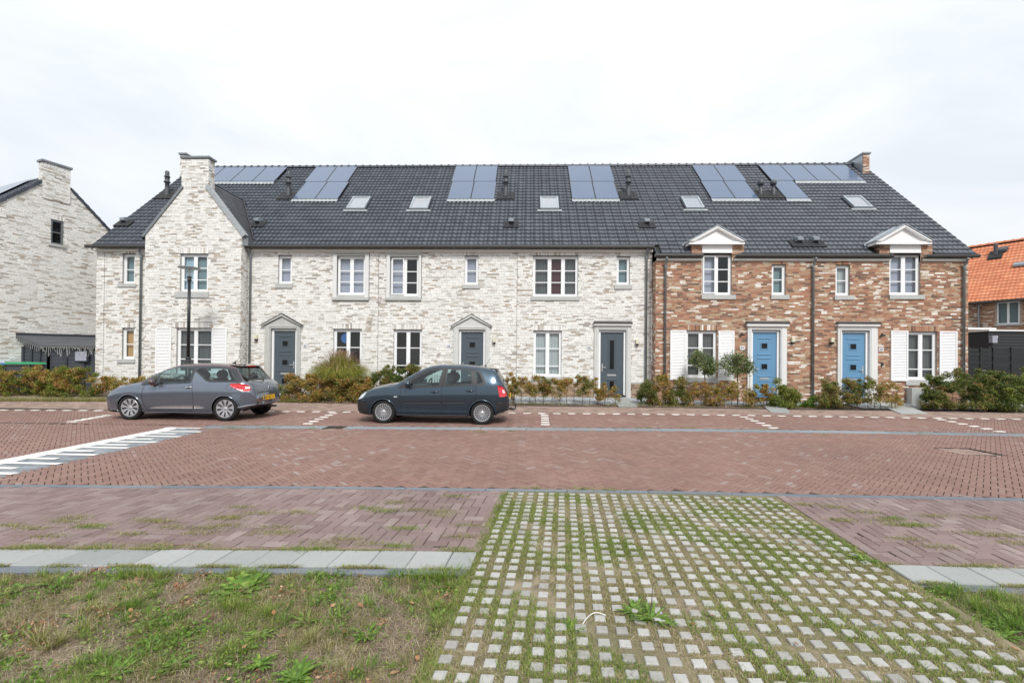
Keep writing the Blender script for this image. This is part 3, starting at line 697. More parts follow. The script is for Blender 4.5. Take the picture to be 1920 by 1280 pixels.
# dormers
def dormer(h, r_win, pedx, pedy, pier, panel, backs, openleft):
    w_, o, l = window(h, r_win, YG, 2, [r_win[2]+(r_win[3]-r_win[2])*.37, r_win[2]+(r_win[3]-r_win[2])*.665], 'lilac', sill=(r_win[0]-1, r_win[1]+7, 554, 561), backs=backs, openleft=openleft)
    p0, p1, _, _ = rect((pier[0], pier[1], 460, 476), YG)
    zt = onY((pier[0]+pier[1])/2, 460, YG).z
    dm = MB()
    for a0, a1 in ((p0, o[0]), (o[1], p1)):
        dm.box(a0, a1, YG, YG+.35, ZTR-.02, zt)
    dm.box(p0, p0+.08, YG+.35, zt+KR+.2, ZTR, zt).box(p1-.08, p1, YG+.35, zt+KR+.2, ZTR, zt)
    d = dm.build('dormer', 'mortar_red', h)
    for a0, a1 in ((p0, o[0]), (o[1], p1)):
        place_bricks(bond(a0-.004, a1+.004, ZTR-.0, zt, []), (0, YG, 0), u_, n_, 'red_brick', d, 0, 'brickwork')
    place_bricks(bond(YG, zt+KR+.1, ZTR, zt, []), (p1, 0, 0), (0, 1, 0), (1, 0, 0), 'red_brick', d, 0, 'brickwork')
    place_bricks(bond(-zt-KR-.1, -YG, ZTR, zt, []), (p0, 0, 0), (0, -1, 0), (-1, 0, 0), 'red_brick', d, 0, 'brickwork')
    zp = onY(1350, panel, YG).z
    MB().box(o[0], o[1], YG-.03, YG+.06, o[3]+.03, zt-.002).box(o[0]+.002, o[1]-.002, YG-.045, YG-.031, o[3]+.028, o[3]+.07).build('panel', 'white_paint', d)
    x0, x1 = XY(pedx[0], 455, YG-.2), XY(pedx[1], 455, YG-.2); zb0 = zt+.002; zb1 = onY(1350, pedy[1], YG-.2).z; za = onY(sum(pedx)/2, pedy[0], YG-.2).z; xc = (x0+x1)/2
    zb1 = zb0+.10
    y0 = YG-.2
    MB().box(x0+.03, x1-.03, y0+.03, YG+.4, zb0, zb1).build('cornice', 'white_paint', d)
    MB().prism([(x0+.12, zb1+.001), (x1-.12, zb1+.001), (xc, za-.10)], 'y', y0+.09, YG+.2).build('tympanum', 'white_paint', d)
    for s, xe in ((1, x0), (-1, x1)):
        th = .11
        MB().prism([(xe, zb1+.0), (xc, za), (xc, za-th), (xe+s*.20, zb1+.0)], 'y', y0, YG+.1).build('rake_moulding', 'white_paint', d)
        MB().prism([(xe+s*.06, zb1+.002), (xc, za-.035), (xc, za-.075), (xe+s*.14, zb1+.002)], 'y', y0-.02, y0).build('rake_moulding', 'white_paint', d)
    rf = MB(); t = .03
    for s, xe in ((1, x0+.0), (-1, x1-.0)):
        ze = zb1-.0
        rf.quad((xe, y0-.03, ze+t), (xc, y0-.03, za+t), (xc, za+KR+.1, za+t), (xe, ze+KR+.1, ze+t))
        rf.quad((xe, y0-.03, ze+t), (xc, y0-.03, za+t), (xc, y0-.03, za+.004), (xe, y0-.03, ze+.004))
        rf.quad((xe, y0-.03, ze+t), (xe, y0-.03, ze+.0), (xe, ze+KR+.1, ze), (xe, ze+KR+.1, ze+t))
    r_ = rf.build('dormer_roof', 'zinc_light', d)
    for s, xe in ((1, x0-.04), (-1, x1+.04)):
        for k in range(1, 3):
            yy = y0+.45*k
            if yy < zb1+KR: MB().tube([(xe, yy, zb1+.02), (xc, yy, za+.045)], .014, 5).build('seam', 'zinc_light', r_)
        MB().tube([(xe+s*.0, zb1+KR-.1, zb1+.0), (xe-s*.06, zb1+KR-.2, zb1-.08)], .03, 8).build('spout', 'zinc_light', r_)
    return [o], (p0, p1, x0, x1, xc, zb1, za, zt)
oo, DE = dormer(hE, (1316, 1372, 476, 553), (1292, 1399), (423, 458), (1297, 1395), 462, ['lilac', 'dark'], True); opsE += oo
oo, DF = dormer(hF, (1667.5, 1725.5, 476, 553), (1643, 1751), (421, 458), (1649, 1748), 462, ['lilac', 'blind'], False); opsF += oo
for h, x0, x1, ops in ((hE, XL['e0'], XL['e1'], opsE), (hF, XL['e1'], XL['f1'], opsF)):
    ops = [x for x in ops if x]
    wl = wall_mesh('wall', x0, x1, ZG, ZTR, [x for x in ops if x[3]-x[2] > .25], (0, YG, 0), u_, n_, 'mortar_red', h)
    place_bricks(bond(x0, x1, ZG, ZTR, ops), (0, YG, 0), u_, n_, 'red_brick', wl, BR, 'brickwork')
ws = wall_mesh('wall', -YW, -YG, ZG, ZTR, [], (XL['e0'], 0, 0), (0, -1, 0), (-1, 0, 0), 'mortar_red', hE)
place_bricks(bond(-YW, -YG, ZG, ZTR, [], L=.15), (XL['e0'], 0, 0), (0, -1, 0), (-1, 0, 0), 'red_brick', ws, 0, 'brickwork')
we = wall_mesh('wall', YG, YG+10, ZG, ZTR, [], (XL['f1'], 0, 0), (0, 1, 0), (1, 0, 0), 'mortar_red', hF, poly_top=[(YG, ZTR), (YG+10, ZTR), (22.35, 10.9)])
place_bricks(bond(YG, YG+10, ZG, ZTR, []), (XL['f1'], 0, 0), (0, 1, 0), (1, 0, 0), 'red_brick', we, 0, 'brickwork')
xr1 = onY(1630, 300, 21.7).x
stack(hF, xr1-.28, xr1, 21.7, 22.75, 10.2, onY(1625, 289, 21.7).z, 'red_brick', 'mortar_red', 'zinc', 'l')
MB().box(*[f for f in (onY(1699, 730, YG).x, onY(1741, 730, YG).x)], YG-.25, YG-.012, .15, onY(1720, 727, YG-.2).z).build('well_box', 'sill_concrete', hF)

# ------------------------------------------------------------------ main roof
S = math.sqrt(.5); TW, TP = .36, 7.354/26
def tile_mesh(m):
    prof = []; n = 12
    for i in range(n+1):
        u = i/n; h = .021*(.5-.5*math.cos(4*math.pi*(u*.94+.0)))*(1 if u < .97 else 0)-(.012 if u > .97 else 0)
        prof.append(((u-.5)*TW*1.03, h))
    V = []; Fc = []
    for (x, h) in prof: V.append((x, 0, .030+h))                     # front edge, lifted
    for (x, h) in prof: V.append((x, TP*1.12, .004+h))
    for (x, h) in prof: V.append((x, .004, .010+h*.9))                # lip underside
    k = n+1
    for i in range(n): Fc.append([i, i+1, k+i+1, k+i]); Fc.append([2*k+i, 2*k+i+1, i+1, i])
    Fc.append([0, k, 2*k]); Fc.append([n, 3*k-1, 2*k-1])
    return np.array(V), Fc
TV, TF = tile_mesh('x')
def tile_data(m):
    me = bpy.data.meshes.new('roof_tile'); me.from_pydata([tuple(v) for v in TV], [], TF); me.materials.append(mat[m])
    me.polygons.foreach_set('use_smooth', [True]*24+[False]*(len(TF)-24)); return me
TD = tile_data('anthracite_tile')
cz = math.cos(math.pi/4)
def roof_part(h, x0, x1, jmin, skip, verge=None):
    """tiles of one house; x grid shared along the whole terrace"""
    deck = MB().quad((x0, 17.2+jmin*TP*S+.02, 5.93+jmin*TP*S-.02), (x1, 17.2+jmin*TP*S+.02, 5.93+jmin*TP*S-.02), (x1, 22.4, 11.10), (x0, 22.4, 11.10)).quad((x0, 22.4, 11.10), (x1, 22.4, 11.10), (x1, 27.9, 5.6), (x0, 27.9, 5.6)).build('roof', 'roof_deck', h)
    i0 = math.ceil((x0-ROOF_L)/TW-.5-1e-6); c = []
    i = max(i0, 0)
    while ROOF_L+(i+.5)*TW < x1-1e-6:
        X = ROOF_L+(i+.5)*TW
        for j in range(jmin, 26):
            s = j*TP*S
            p = (X, 17.2+s, 5.93+s)
            if not skip(X, p[1]+TP*S*.5, p[2]+TP*S*.5): c.append(p)
        i += 1
    c = np.array(c); d = np.linalg.norm(c-np.array([0, 0, 1.6]), axis=1); o = np.argsort(d)
    for k in o[:300]:
        inst('roof_tile', TD, deck, c[k]+np.array([0, 0, rng.random()*.004]), (math.pi/4+(rng.random()-.5)*.01, (rng.random()-.5)*.012, 0))
    R = np.array([[1, 0, 0], [0, S, -S], [0, S, S]])
    rest = c[o[300:]]; V = (TV@R.T)[None]+rest[:, None, :]+rng.random((len(rest), 1, 1))*.004*np.array([0, 0, 1])
    n = len(TV); Fc = []
    for k in range(len(rest)): Fc += [[q+k*n for q in f] for f in TF]
    ob = np_obj('roof_tiling', V.reshape(-1, 3), Fc, 'anthracite_tile', deck, kind='stuff')
    ob.data.polygons.foreach_set('use_smooth', ([True]*24+[False]*(len(TF)-24))*len(rest))
    # ridge caps
    x = x0
    k = 0; n = max(1, round((x1-x0)/.36)); st = (x1-x0)/n
    for k in range(n):
        inst('ridge_tile', RIDGE, deck, (x0+st*k, 22.4, 11.13), (0, 0, 0), (st/.36, 1, 1))
    return deck
b = MB(); pr = [(.115*math.cos(math.pi*k/8), .125*math.sin(math.pi*k/8)-.01) for k in range(9)]
for (xa, xb, sc_) in ((0, .30, 1), (.30, .372, 1.25)):
    for k in range(8):
        (a0, c0), (a1, c1) = pr[k], pr[k+1]
        b.quad((xa, a0*sc_, c0*sc_), (xb, a0*sc_, c0*sc_), (xb, a1*sc_, c1*sc_), (xa, a1*sc_, c1*sc_))
    b.quad(*[(xa, a*sc_, c*sc_) for a, c in pr]); b.quad(*[(xb, a*sc_, c*sc_) for a, c in pr[::-1]])
RIDGE = bpy.data.meshes.new('ridge_tile'); RIDGE.from_pydata(b.v, [], b.f); RIDGE.materials.append(mat['anthracite_tile'])
tanb = math.tan(math.radians(51))
PANELS = {'A': [[(None)]]}
def grid_from_px(tops, bots, y_t, y_b):
    """solar panels in one row: corner px along top and bottom"""
    return [(tops[i], tops[i+1], bots[i], bots[i+1], y_t, y_b) for i in range(len(tops)-1)]
SOL = {'A': grid_from_px([383, 422, 461, 500.5, 540], [357, 397, 436.5, 477, 518], 315, 344),
       'B': grid_from_px([593.5, 632.6, 671.5], [572.5, 613, 654], 315, 344.5)+grid_from_px([572.5, 613, 654], [551.5, 594, 636.5], 344.5, 376.5),
       'C': grid_from_px([854.4, 894, 933], [847, 888.5, 931], 314.5, 344)+grid_from_px([847, 888.5, 931], [840, 884, 928], 344, 376.5),
       'D': grid_from_px([1064, 1104, 1144.5], [1067.5, 1110, 1152], 314.5, 344)+grid_from_px([1067.5, 1110, 1152], [1072, 1116, 1160], 344, 376.5),
       'E': grid_from_px([1296.5, 1337.5, 1378], [1313, 1356, 1398], 313.5, 343)+grid_from_px([1313, 1356, 1398], [1331.5, 1376, 1420], 343, 375.8),
       'F': grid_from_px([1421.5, 1462.5, 1503.5, 1544.5, 1586], [1444, 1487, 1530, 1573.5, 1617.5], 313, 342.5)+grid_from_px([1446, 1487], [1470, 1514.5], 342.5, 376)}
HS = {'A': hA, 'B': hB, 'C': hC, 'D': hD, 'E': hE, 'F': hF}
nS = Vector((0, -S, S)); uS = Vector((0, S, S))
SK = []
def roofquad(q, off):
    t0, t1, b0, b1, yt, yb = q
    return [onR(b0, yb), onR(b1, yb), onR(t1, yt), onR(t0, yt)]
def roofbox(mb, x0, x1, s0, s1, n0, n1):
    """box on the roof plane: s = distance up the slope from the white eave, n = height above it"""
    def P(x, s, n): return Vector((x, 17.2, 5.93))+uS*s+nS*n
    k = len(mb.v)
    mb.v += [tuple(P(x, s, n)) for n in (n0, n1) for s in (s0, s1) for x in (x0, x1)]
    mb.f += [[k+i for i in f] for f in ((0, 2, 3, 1), (4, 5, 7, 6), (0, 1, 5, 4), (2, 6, 7, 3), (0, 4, 6, 2), (1, 3, 7, 5))]
    return mb
def sval(p): return (p-Vector((0, 17.2, 5.93))).dot(uS)
HIDE = []
for key, lst in SOL.items():
    h = HS[key]
    rows = {}
    allb = []
    for q in lst:
        c = roofquad(q, 0); xa = (c[0].x+c[3].x)/2; xb = (c[1].x+c[2].x)/2; s0, s1 = sval(c[0]), sval(c[3]); allb.append((xa, xb, s0, s1))
    for (xa, xb, s0, s1) in allb:
        pn = roofbox(MB(), xa+.004, xb-.004, s0+.004, s1-.004, .06, .095).build('solar_panel', 'black_plastic', h)
        roofbox(MB(), xa+.025, xb-.025, s0+.025, s1-.025, .095, .098).build('glass', 'solar_glass', pn)
        HIDE.append((xa+.15, xb-.15, s0+.3, s1-.25))
    lo = min(a[2] for a in allb); bot = [a for a in allb]
    for (xa, xb, s0, s1) in bot:
        if not any(abs(o[3]-s0) < .15 and o[0] < (xa+xb)/2 < o[1] for o in allb if o is not (xa, xb, s0, s1)):
            # wavy lead apron under the array
            mbb = MB(); n = max(2, int((xb-xa)/.05))
            for i in range(n):
                u0, u1 = xa+(xb-xa)*i/n, xa+(xb-xa)*(i+1)/n
                f = lambda u: .055+.02*math.sin((u-ROOF_L)/TW*4*math.pi)
                e = lambda u: s0-.20-.03*math.sin((u-ROOF_L)/TW*4*math.pi+1)
                P = lambda x, s, n_: tuple(Vector((x, 17.2, 5.93))+uS*s+nS*n_)
                mbb.quad(P(u0, e(u0), f(u0)+.01), P(u1, e(u1), f(u1)+.01), P(u1, s0+.02, .085), P(u0, s0+.02, .085))
            mbb.build('apron', 'lead', h, smooth=True)
# skylights
for key, tx, bx, yt, yb, op in (('B', (663, 694), (651, 687), 374, 396, 0), ('C', (777, 808), (768, 804), 374, 396, 1), ('D', (1012, 1046), (1013.5, 1048), 374, 396, 0), ('E', (1275, 1308), (1286, 1320), 374, 395, 0), ('F', (1579, 1612), (1598, 1634), 373, 393.5, 0)):
    h = HS[key]; c = roofquad((tx[0], tx[1], bx[0], bx[1], yt, yb), 0); xa = (c[0].x+c[3].x)/2; xb = (c[1].x+c[2].x)/2; s0, s1 = sval(c[0]), sval(c[3])
    fb = MB(); t = .07
    for q in ((xa, xa+t, s0, s1), (xb-t, xb, s0, s1), (xa+t, xb-t, s1-t, s1), (xa+t, xb-t, s0, s0+t*1.2)): roofbox(fb, q[0], q[1], q[2], q[3], .03, .15)
    sk = fb.build('skylight', 'zinc_light', h)
    roofbox(MB(), xa+t, xb-t, s0+t*1.2, s1-t, .125, .13).build('pane', 'skylight_glass', sk)
    s1b = s0+(s1-s0)*.62 if op else s1-t
    roofbox(MB(), xa+t, xb-t, s0+t*1.2, s1b, .10, .105).build('blind', 'shutter_white', sk)
    if op: roofbox(MB(), xa+t, xb-t, s1b+.003, s1-t, .06, .065).build('dark_room', 'room', sk)
    roofbox(MB(), xa-.12, xb+.12, s0-.13, s0-.001, .05, .07).build('apron', 'lead', sk)
    roofbox(MB(), xa-.03, xb+.03, s0-.03, s1+.03, .03, .06).build('flashing', 'black_plastic', sk)
    HIDE.append((xa+.1, xb-.1, s0+.1, s1-.1))
# vents
def flashing_patch(p, w_, l, par, m='lead_dark'):
    w_ *= 1.25; l *= 1.2
    x, s = p.x, sval(p); mb = MB(); n = 16
    for i in range(n):
        u0, u1 = x-w_/2+w_*i/n, x-w_/2+w_*(i+1)/n
        f = lambda u: .062+.016*math.sin((u-ROOF_L)/TW*4*math.pi-2)
        P = lambda X, s_, n_: tuple(Vector((X, 17.2, 5.93))+uS*s_+nS*n_)
        mb.quad(P(u0, s-l/2, f(u0)+.02), P(u1, s-l/2, f(u1)+.02), P(u1, s+l/2, f(u1)+.01), P(u0, s+l/2, f(u0)+.01))
        mb.quad(P(u0, s-l/2, 0), P(u1, s-l/2, 0), P(u1, s-l/2, f(u1)+.02), P(u0, s-l/2, f(u0)+.02))
    mb.build('flashing', m, par, smooth=True)
def flue(key, px, py, H, label=None):
    p = onR(px, py); h = HS[key]
    o = MB().lathe((p.x, p.y, p.z), [(.10, -.1), (.10, .30), (.085, .36), (.085, .60), (.13, .62), (.13, .67), (.095, .69), (.095, .75*H), (.12, .76*H), (.12, .79*H), (.085, .80*H), (.085, .97*H), (.065, H), (0, H)] if H > .9 else
                   [(.085, -.1), (.085, .28), (.065, .32), (.065, H*.68), (.115, H*.70), (.13, H*.80), (.13, H*.93), (.10, H), (0, H)], 16).build('flue', 'vent_plastic', h, smooth=True)
    flashing_patch(p, .62, .62, o)
for key, px, py, H in (('A', 313, 368, 1.15), ('B', 540.5, 369, 1.15), ('C', 948, 369, 1.15), ('D', 1178, 369, 1.15), ('F', 1426, 367, .66), ('F', 1450, 367, .66)): flue(key, px, py, H)
for key, px, py in (('A', 234.5, 419), ('B', 484, 420.5), ('C', 958.5, 421.5), ('D', 1212, 422), ('E', 1497, 457), ('F', 1527, 457)):
    p = onR(px, py); h = HS[key]
    o = MB().prism([(p.y+.02, p.z+.06), (p.y-.16, p.z+.10), (p.y-.16, p.z+.20), (p.y+.02, p.z+.28), (p.y+.22, p.z+.24)], 'x', p.x-.10, p.x+.10).build('roof_vent', 'vent_grey' if key != 'F' else 'vent_grey', h)
    flashing_patch(onR(px, py+2), .5, .42, o)
def skip_for(key):
    def f(X, Y, Z):
        s = (Vector((X, Y, Z))-Vector((0, 17.2, 5.93))).dot(uS)
        for a in HIDE:
            if a[0] < X < a[1] and a[2] < s < a[3]: return True
        if key == 'A' and GX0-.05 < X < GX1+.05:
            if Z < ZA-abs(X-GC)*tanb-.12: return True
        for D in (DE, DF):
            p0, p1, x0, x1, xc, zb, za, zt = D
            if p0-.08 < X < p1+.08 and Z < zt+.05: return True
            if x0 < X < x1 and zb < Z < za-(abs(X-xc)/(xc-x0))*(za-zb)-.1: return True
        return False
    return f
xj = {'A': (ROOF_L, XL['a1']), 'B': (XL['a1'], XL['b1']), 'C': (XL['b1'], XL['c1']), 'D': (XL['c1'], XL['d1']+.06), 'E': (XL['d1']+.06, XL['e1']), 'F': (XL['e1'], ROOF_R)}
for key in 'ABCDEF': roof_part(HS[key], xj[key][0], xj[key][1], -2 if key in 'EF' else 0, skip_for(key))
# step in the eave between D and E, gutters, fascias
def gutter(h, x0, x1, y, z, name='gutter'):
    pr = [(y-.07, z+.03), (y-.075, z-.035), (y-.045, z-.085), (y+.03, z-.085), (y+.06, z-.03), (y+.06, z+.02), (y+.05, z+.02), (y+.045, z-.03), (y+.02, z-.07), (y-.04, z-.07), (y-.06, z-.03), (y-.058, z+.03)]
    return MB().prism(pr, 'x', x0, x1).build(name, 'zinc_dark', h)
ZGW = 5.88; YGW = 17.06
for h, x0, x1 in ((hA, ROOF_L-.1, GX0-.02), (hB, GX1+.03, XL['b1']), (hC, XL['b1']+.002, XL['c1']), (hD, XL['c1']+.002, XL['d1']+.0)):
    g = gutter(h, x0, x1, YGW, ZGW)
    MB().box(max(x0, XL['a0']+.03), x1, YW-.10, YW-.012, 5.70, 5.80).build('fascia', 'fascia_board', h)
    MB().box(max(x0, XL['a0']), x1, YGW+.061, YW-.0, 5.832, 5.86).build('soffit', 'zinc_dark', h)
    x = x0+.3
    while x < x1: MB().box(x-.01, x+.01, YGW-.08, YGW+.1, ZGW-.095, ZGW-.087).build('bracket', 'zinc', g); x += .66
ZGR = 5.53-.05; YGR = 16.80-.13
for h, x0, x1 in ((hE, XL['e0']-.08, DE[0]+.08+.28), (hE, DE[1]-.36, XL['e1']), (hF, XL['e1']+.002, DF[0]+.36), (hF, DF[1]-.36, ROOF_R+.12)):
    g = gutter(h, x0, x1, YGR+.03, ZGR)
    c0 = x0+.1 if x0 < XL['e0'] else x0; c1 = min(x1, XL['f1']-.05)
    MB().box(c0, c1, YG-.07, YG-.012, 5.29, 5.38).build('fascia', 'fascia_board', h)
    MB().box(c0, c1, YGR+.092, YG, 5.372, 5.40).build('soffit', 'zinc_dark', h)
# verge side of the step at D/E
MB().prism([(16.74, 5.36), (17.3, 5.92), (17.3, 6.02), (16.74, 5.49)], 'x', XL['d1']+.03, XL['d1']+.055).build('verge', 'anthracite_tile', hE)
for h, X in ((hA, ROOF_L), (hF, ROOF_R)):
    MB().prism([(17.2-(.40 if h is hF else 0), 5.90-(.40 if h is hF else 0)), (22.4, 11.12), (22.4, 10.98), (17.2-(.40 if h is hF else 0), 5.76-(.40 if h is hF else 0))], 'x', X-.02, X+.0).build('verge', 'anthracite_tile', h)
def downpipe(h, px, Y, z1, z0=.25, m='zinc', bend=None):
    x = XY(px, 560, Y); y = Y-.075
    pts = [(x, y-.16, z1), (x, y-.12, z1-.05), (x, y, z1-.28), (x, y, z0)]
    o = MB().tube(pts, .04, 12).build('downpipe', m, h, smooth=True)
    for zc in (1.5, 3.4): MB().lathe((x, y, zc), [(.046, 0), (.05, .012), (.046, .03)], 12).build('clamp', m, o)
    MB().lathe((x, y, z1-.34), [(.05, 0), (.05, .1)], 12).build('socket', m, o)
downpipe(hA, 266.5, YW, 5.80); downpipe(hB, 471, YW, 5.80); downpipe(hD, 1211, YW, 5.80)
downpipe(hE, 1246.5, YG, 5.37, m='zinc'); downpipe(hF, 1522.5, YG, 5.37); downpipe(hF, 1804, YG, 5.37)
for px, py, Y in ((482, 632, YW), (927, 638, YW), (1194, 641, YW), (1485, 637.5, YG), (1558, 637.5, YG)): wall_lamp(px, py, Y)
number_plate(572.5, 649, YW, '30', 'white house number 30 right of the leftmost pedimented door')
number_plate(841.5, 649, YW, '28', 'white house number 28 left of the pedimented door behind the blue car')
number_plate(1104.5, 652, YW, '26', 'white house number 26 left of the grey door with the flat cornice')
number_plate(1391.5, 652, YG, '24', 'white house number 24 left of the left blue door')
number_plate(1651.5, 655, YG, '22', 'white house number 22 right of the right blue door')
for px, py, lb in ((1389.5, 627, 'small dark bird ornament left of the left blue door'), (1652.5, 628.5, 'small dark bird ornament right of the right blue door')):
    p = onY(px, py, YG); o = thing('bird_ornament', lb, 'ornament', (p.x, YG, p.z), group='bird ornaments by the blue doors')
    MB().prism([(p.x-.09, p.z-.05), (p.x-.02, p.z-.06), (p.x+.03, p.z-.01), (p.x+.15, p.z-.005), (p.x+.04, p.z+.03), (p.x+.01, p.z+.075), (p.x-.03, p.z+.02)], 'y', YG-.05, YG-.012).build('body', 'black_plastic', o)
p = onY(1653, 683, YG); tag(MB().box(p.x-.03, p.x+.03, YG-.05, YG-.012, p.z-.06, p.z+.06).build('doorbell', 'black_plastic'), 'black doorbell box on the brick below number 22', 'doorbell')
# ------------------------------------------------------------------ ground, road, paving
class Edge:
    def __init__(s, pts, z=0, dy=0):
        p = sorted([tuple(onZ(a, b, z))[:2] for a, b in pts]); s.x = np.array([q[0] for q in p]); s.y = np.array([q[1] for q in p])+dy
    def __call__(s, x):
        x = np.asarray(x, float); y = np.interp(x, s.x, s.y)
        l = (s.y[1]-s.y[0])/(s.x[1]-s.x[0]); r = (s.y[-1]-s.y[-2])/(s.x[-1]-s.x[-2])
        return np.where(x < s.x[0], s.y[0]+l*(x-s.x[0]), np.where(x > s.x[-1], s.y[-1]+r*(x-s.x[-1]), y))
eR = Edge([(0, 909), (640, 912.5), (960, 917), (1280, 921), (1450, 925.7), (1920, 934.5)])       # near edge of the road
eS = Edge([(0, 1029), (640, 1031.5), (890, 1034.5), (1647, 1057), (1920, 1066)])                # bay / slabs
eK = Edge([(0, 793), (400, 797), (640, 798.5), (1280, 803), (1600, 807), (1920, 812.5)])        # far edge of the gutter stones
eD = Edge([(0, 768.5), (640, 772), (1280, 777), (1920, 786)], 0)                               # dashes
eW = Edge([(0, 752), (560, 754), (960, 758), (1280, 763), (1920, 769)], .08)                    # hedge foot
GWID = .40
struct(MB().quad((-500, -60, -.06), (500, -60, -.06), (500, 900, -.06), (-500, 900, -.06)).build('ground', 'soil'))
def sheet(name, xs, lo, hi, z0, z1, m, nY=1):
    b = MB()
    for i in range(len(xs)-1):
        a, c = xs[i], xs[i+1]
        b.quad((a, float(lo(a)), z0), (c, float(lo(c)), z0), (c, float(hi(c)), z1), (a, float(hi(a)), z1))
    return struct(b.build(name, m))
XS = np.linspace(-30, 30, 61)
road = sheet('road', XS, eR, eK, -.014, -.014, 'joint_sand')
fbay = sheet('parking_strip', XS, eK, eD, -.014, -.010, 'joint_sand')
walk = sheet('pavement', XS, eD, eW, -.010, .072, 'joint_sand')
nbay = sheet('parking_bay', XS, eS, eR, -.013, -.013, 'joint_sand')
def zwalk(x, y):
    d0, d1 = eD(x), eW(x); return np.clip((y-d0)/(d1-d0), 0, 1.2)*.082+.003
def herring(xa, xb, ya, yb, W, L, ang=0):
    """herringbone of W x L bricks: list of cx, cy, rotation"""
    k = int(round(L/W)); c, s = math.cos(ang), math.sin(ang); R = max(abs(xa), abs(xb), abs(ya), abs(yb))
    cx0, cy0 = (xa+xb)/2, (ya+yb)/2; rad = math.hypot(xb-xa, yb-ya)/2+L; n = int(rad/W)+2; out = []
    for b in range(-n, n+1):
        for m_ in range(-n//(2*k)-2-1, n//(2*k)+3):
            for (x, y, r) in ((b+2*k*m_+k/2, b+.5, 0), (b+2*k-1+2*k*m_+.5, b+k/2, 1)):
                for off in (0,):
                    X, Y = x*W, y*W
                    if X*X+Y*Y > rad*rad: continue
                    out.append((cx0+c*X-s*Y, cy0+s*X+c*Y, ang+r*math.pi/2))
    o = np.array(out); q = (o[:, 0] > xa) & (o[:, 0] < xb) & (o[:, 1] > ya) & (o[:, 1] < yb)
    return o[q]
def herring_full(xa, xb, ya, yb, W, L, ang=0):
    # the lattice (1,1),(2k,0) has to reach along both diagonals: index by row b and all m
    k = int(round(L/W)); c, s = math.cos(ang), math.sin(ang); cx0, cy0 = (xa+xb)/2, (ya+yb)/2
    rad = math.hypot(xb-xa, yb-ya)/2+2*L; n = int(rad/W)+2
    b = np.arange(-n, n+1)[:, None]; m_ = np.arange(-n//k-2, n//k+3)[None, :]
    X1 = (b+2*k*m_+k/2)*W; Y1 = (b+.5+0*m_)*W; X2 = (b+2*k-1+2*k*m_+.5)*W; Y2 = (b+k/2+0*m_)*W
    X = np.concatenate([X1.ravel(), X2.ravel()]); Y = np.concatenate([Y1.ravel(), Y2.ravel()]); r = np.concatenate([np.zeros(X1.size), np.ones(X2.size)])
    o = np.stack([cx0+c*X-s*Y, cy0+s*X+c*Y, ang+r*math.pi/2], 1)
    q = (o[:, 0] > xa) & (o[:, 0] < xb) & (o[:, 1] > ya) & (o[:, 1] < yb)
    return o[q]
def paver_verts(L, W, H, rot, shear=0, ch=.005):
    a, b = L/2, W/2
    V = np.array([(-a, -b, -H), (a, -b, -H), (a, b, -H), (-a, b, -H), (-a, -b, -ch), (a, -b, -ch), (a, b, -ch), (-a, b, -ch),
                  (-a+ch, -b+ch, 0), (a-ch, -b+ch, 0), (a-ch, b-ch, 0), (-a+ch, b-ch, 0)])
    c, s = math.cos(rot), math.sin(rot); x = V[:, 0]*c-V[:, 1]*s; y = V[:, 0]*s+V[:, 1]*c
    return np.stack([x+shear*y, y, V[:, 2]], 1)
PF = np.array([[8, 9, 10, 11], [4, 5, 9, 8], [5, 6, 10, 9], [6, 7, 11, 10], [7, 4, 8, 11], [0, 1, 5, 4], [1, 2, 6, 5], [2, 3, 7, 6], [3, 0, 4, 7]])
PMESH = {}
def lay(P, L, W, H, m, parent, nind, name, field, zf=None, shear=0, tilt=.006, jz=.0025):
    """P: n x (cx,cy,rot); nearest become objects"""
    if not len(P): return
    z = (zf(P[:, 0], P[:, 1]) if zf is not None else np.zeros(len(P)))+(rng.random(len(P))-.5)*jz*2
    d = np.hypot(P[:, 0], P[:, 1]); order = np.argsort(d)
    for i in order[:nind]:
        key = (L, W, H, round(P[i, 2], 3), m, shear)
        if key not in PMESH:
            me = bpy.data.meshes.new(name); me.from_pydata([tuple(v) for v in paver_verts(L, W, H, P[i, 2], shear)], [], PF.tolist()); me.materials.append(mat[m]); PMESH[key] = me
        inst(name, PMESH[key], parent, (P[i, 0], P[i, 1], z[i]), ((rng.random()-.5)*tilt*2, (rng.random()-.5)*tilt*2, (rng.random()-.5)*.01))
    rest = order[nind:]
    if not len(rest): return
    rots = np.unique(np.round(P[rest, 2], 3)); Vs = []
    for r in rots:
        q = rest[np.round(P[rest, 2], 3) == r]; B = paver_verts(L, W, H, r, shear)
        t = (rng.random((len(q), 2))-.5)*tilt*2
        V = np.repeat(B[None], len(q), 0); V = V.copy(); V[:, :, 2] += V[:, :, 0]*t[:, 0:1]+V[:, :, 1]*t[:, 1:2]
        V += np.stack([P[q, 0], P[q, 1], z[q]], 1)[:, None, :]; Vs.append(V)
    V = np.concatenate(Vs); n = len(V); Fc = (PF[None]+(np.arange(n)*12)[:, None, None]).reshape(-1, 4)
    np_obj(field, V.reshape(-1, 3), Fc, m, parent, kind='stuff')
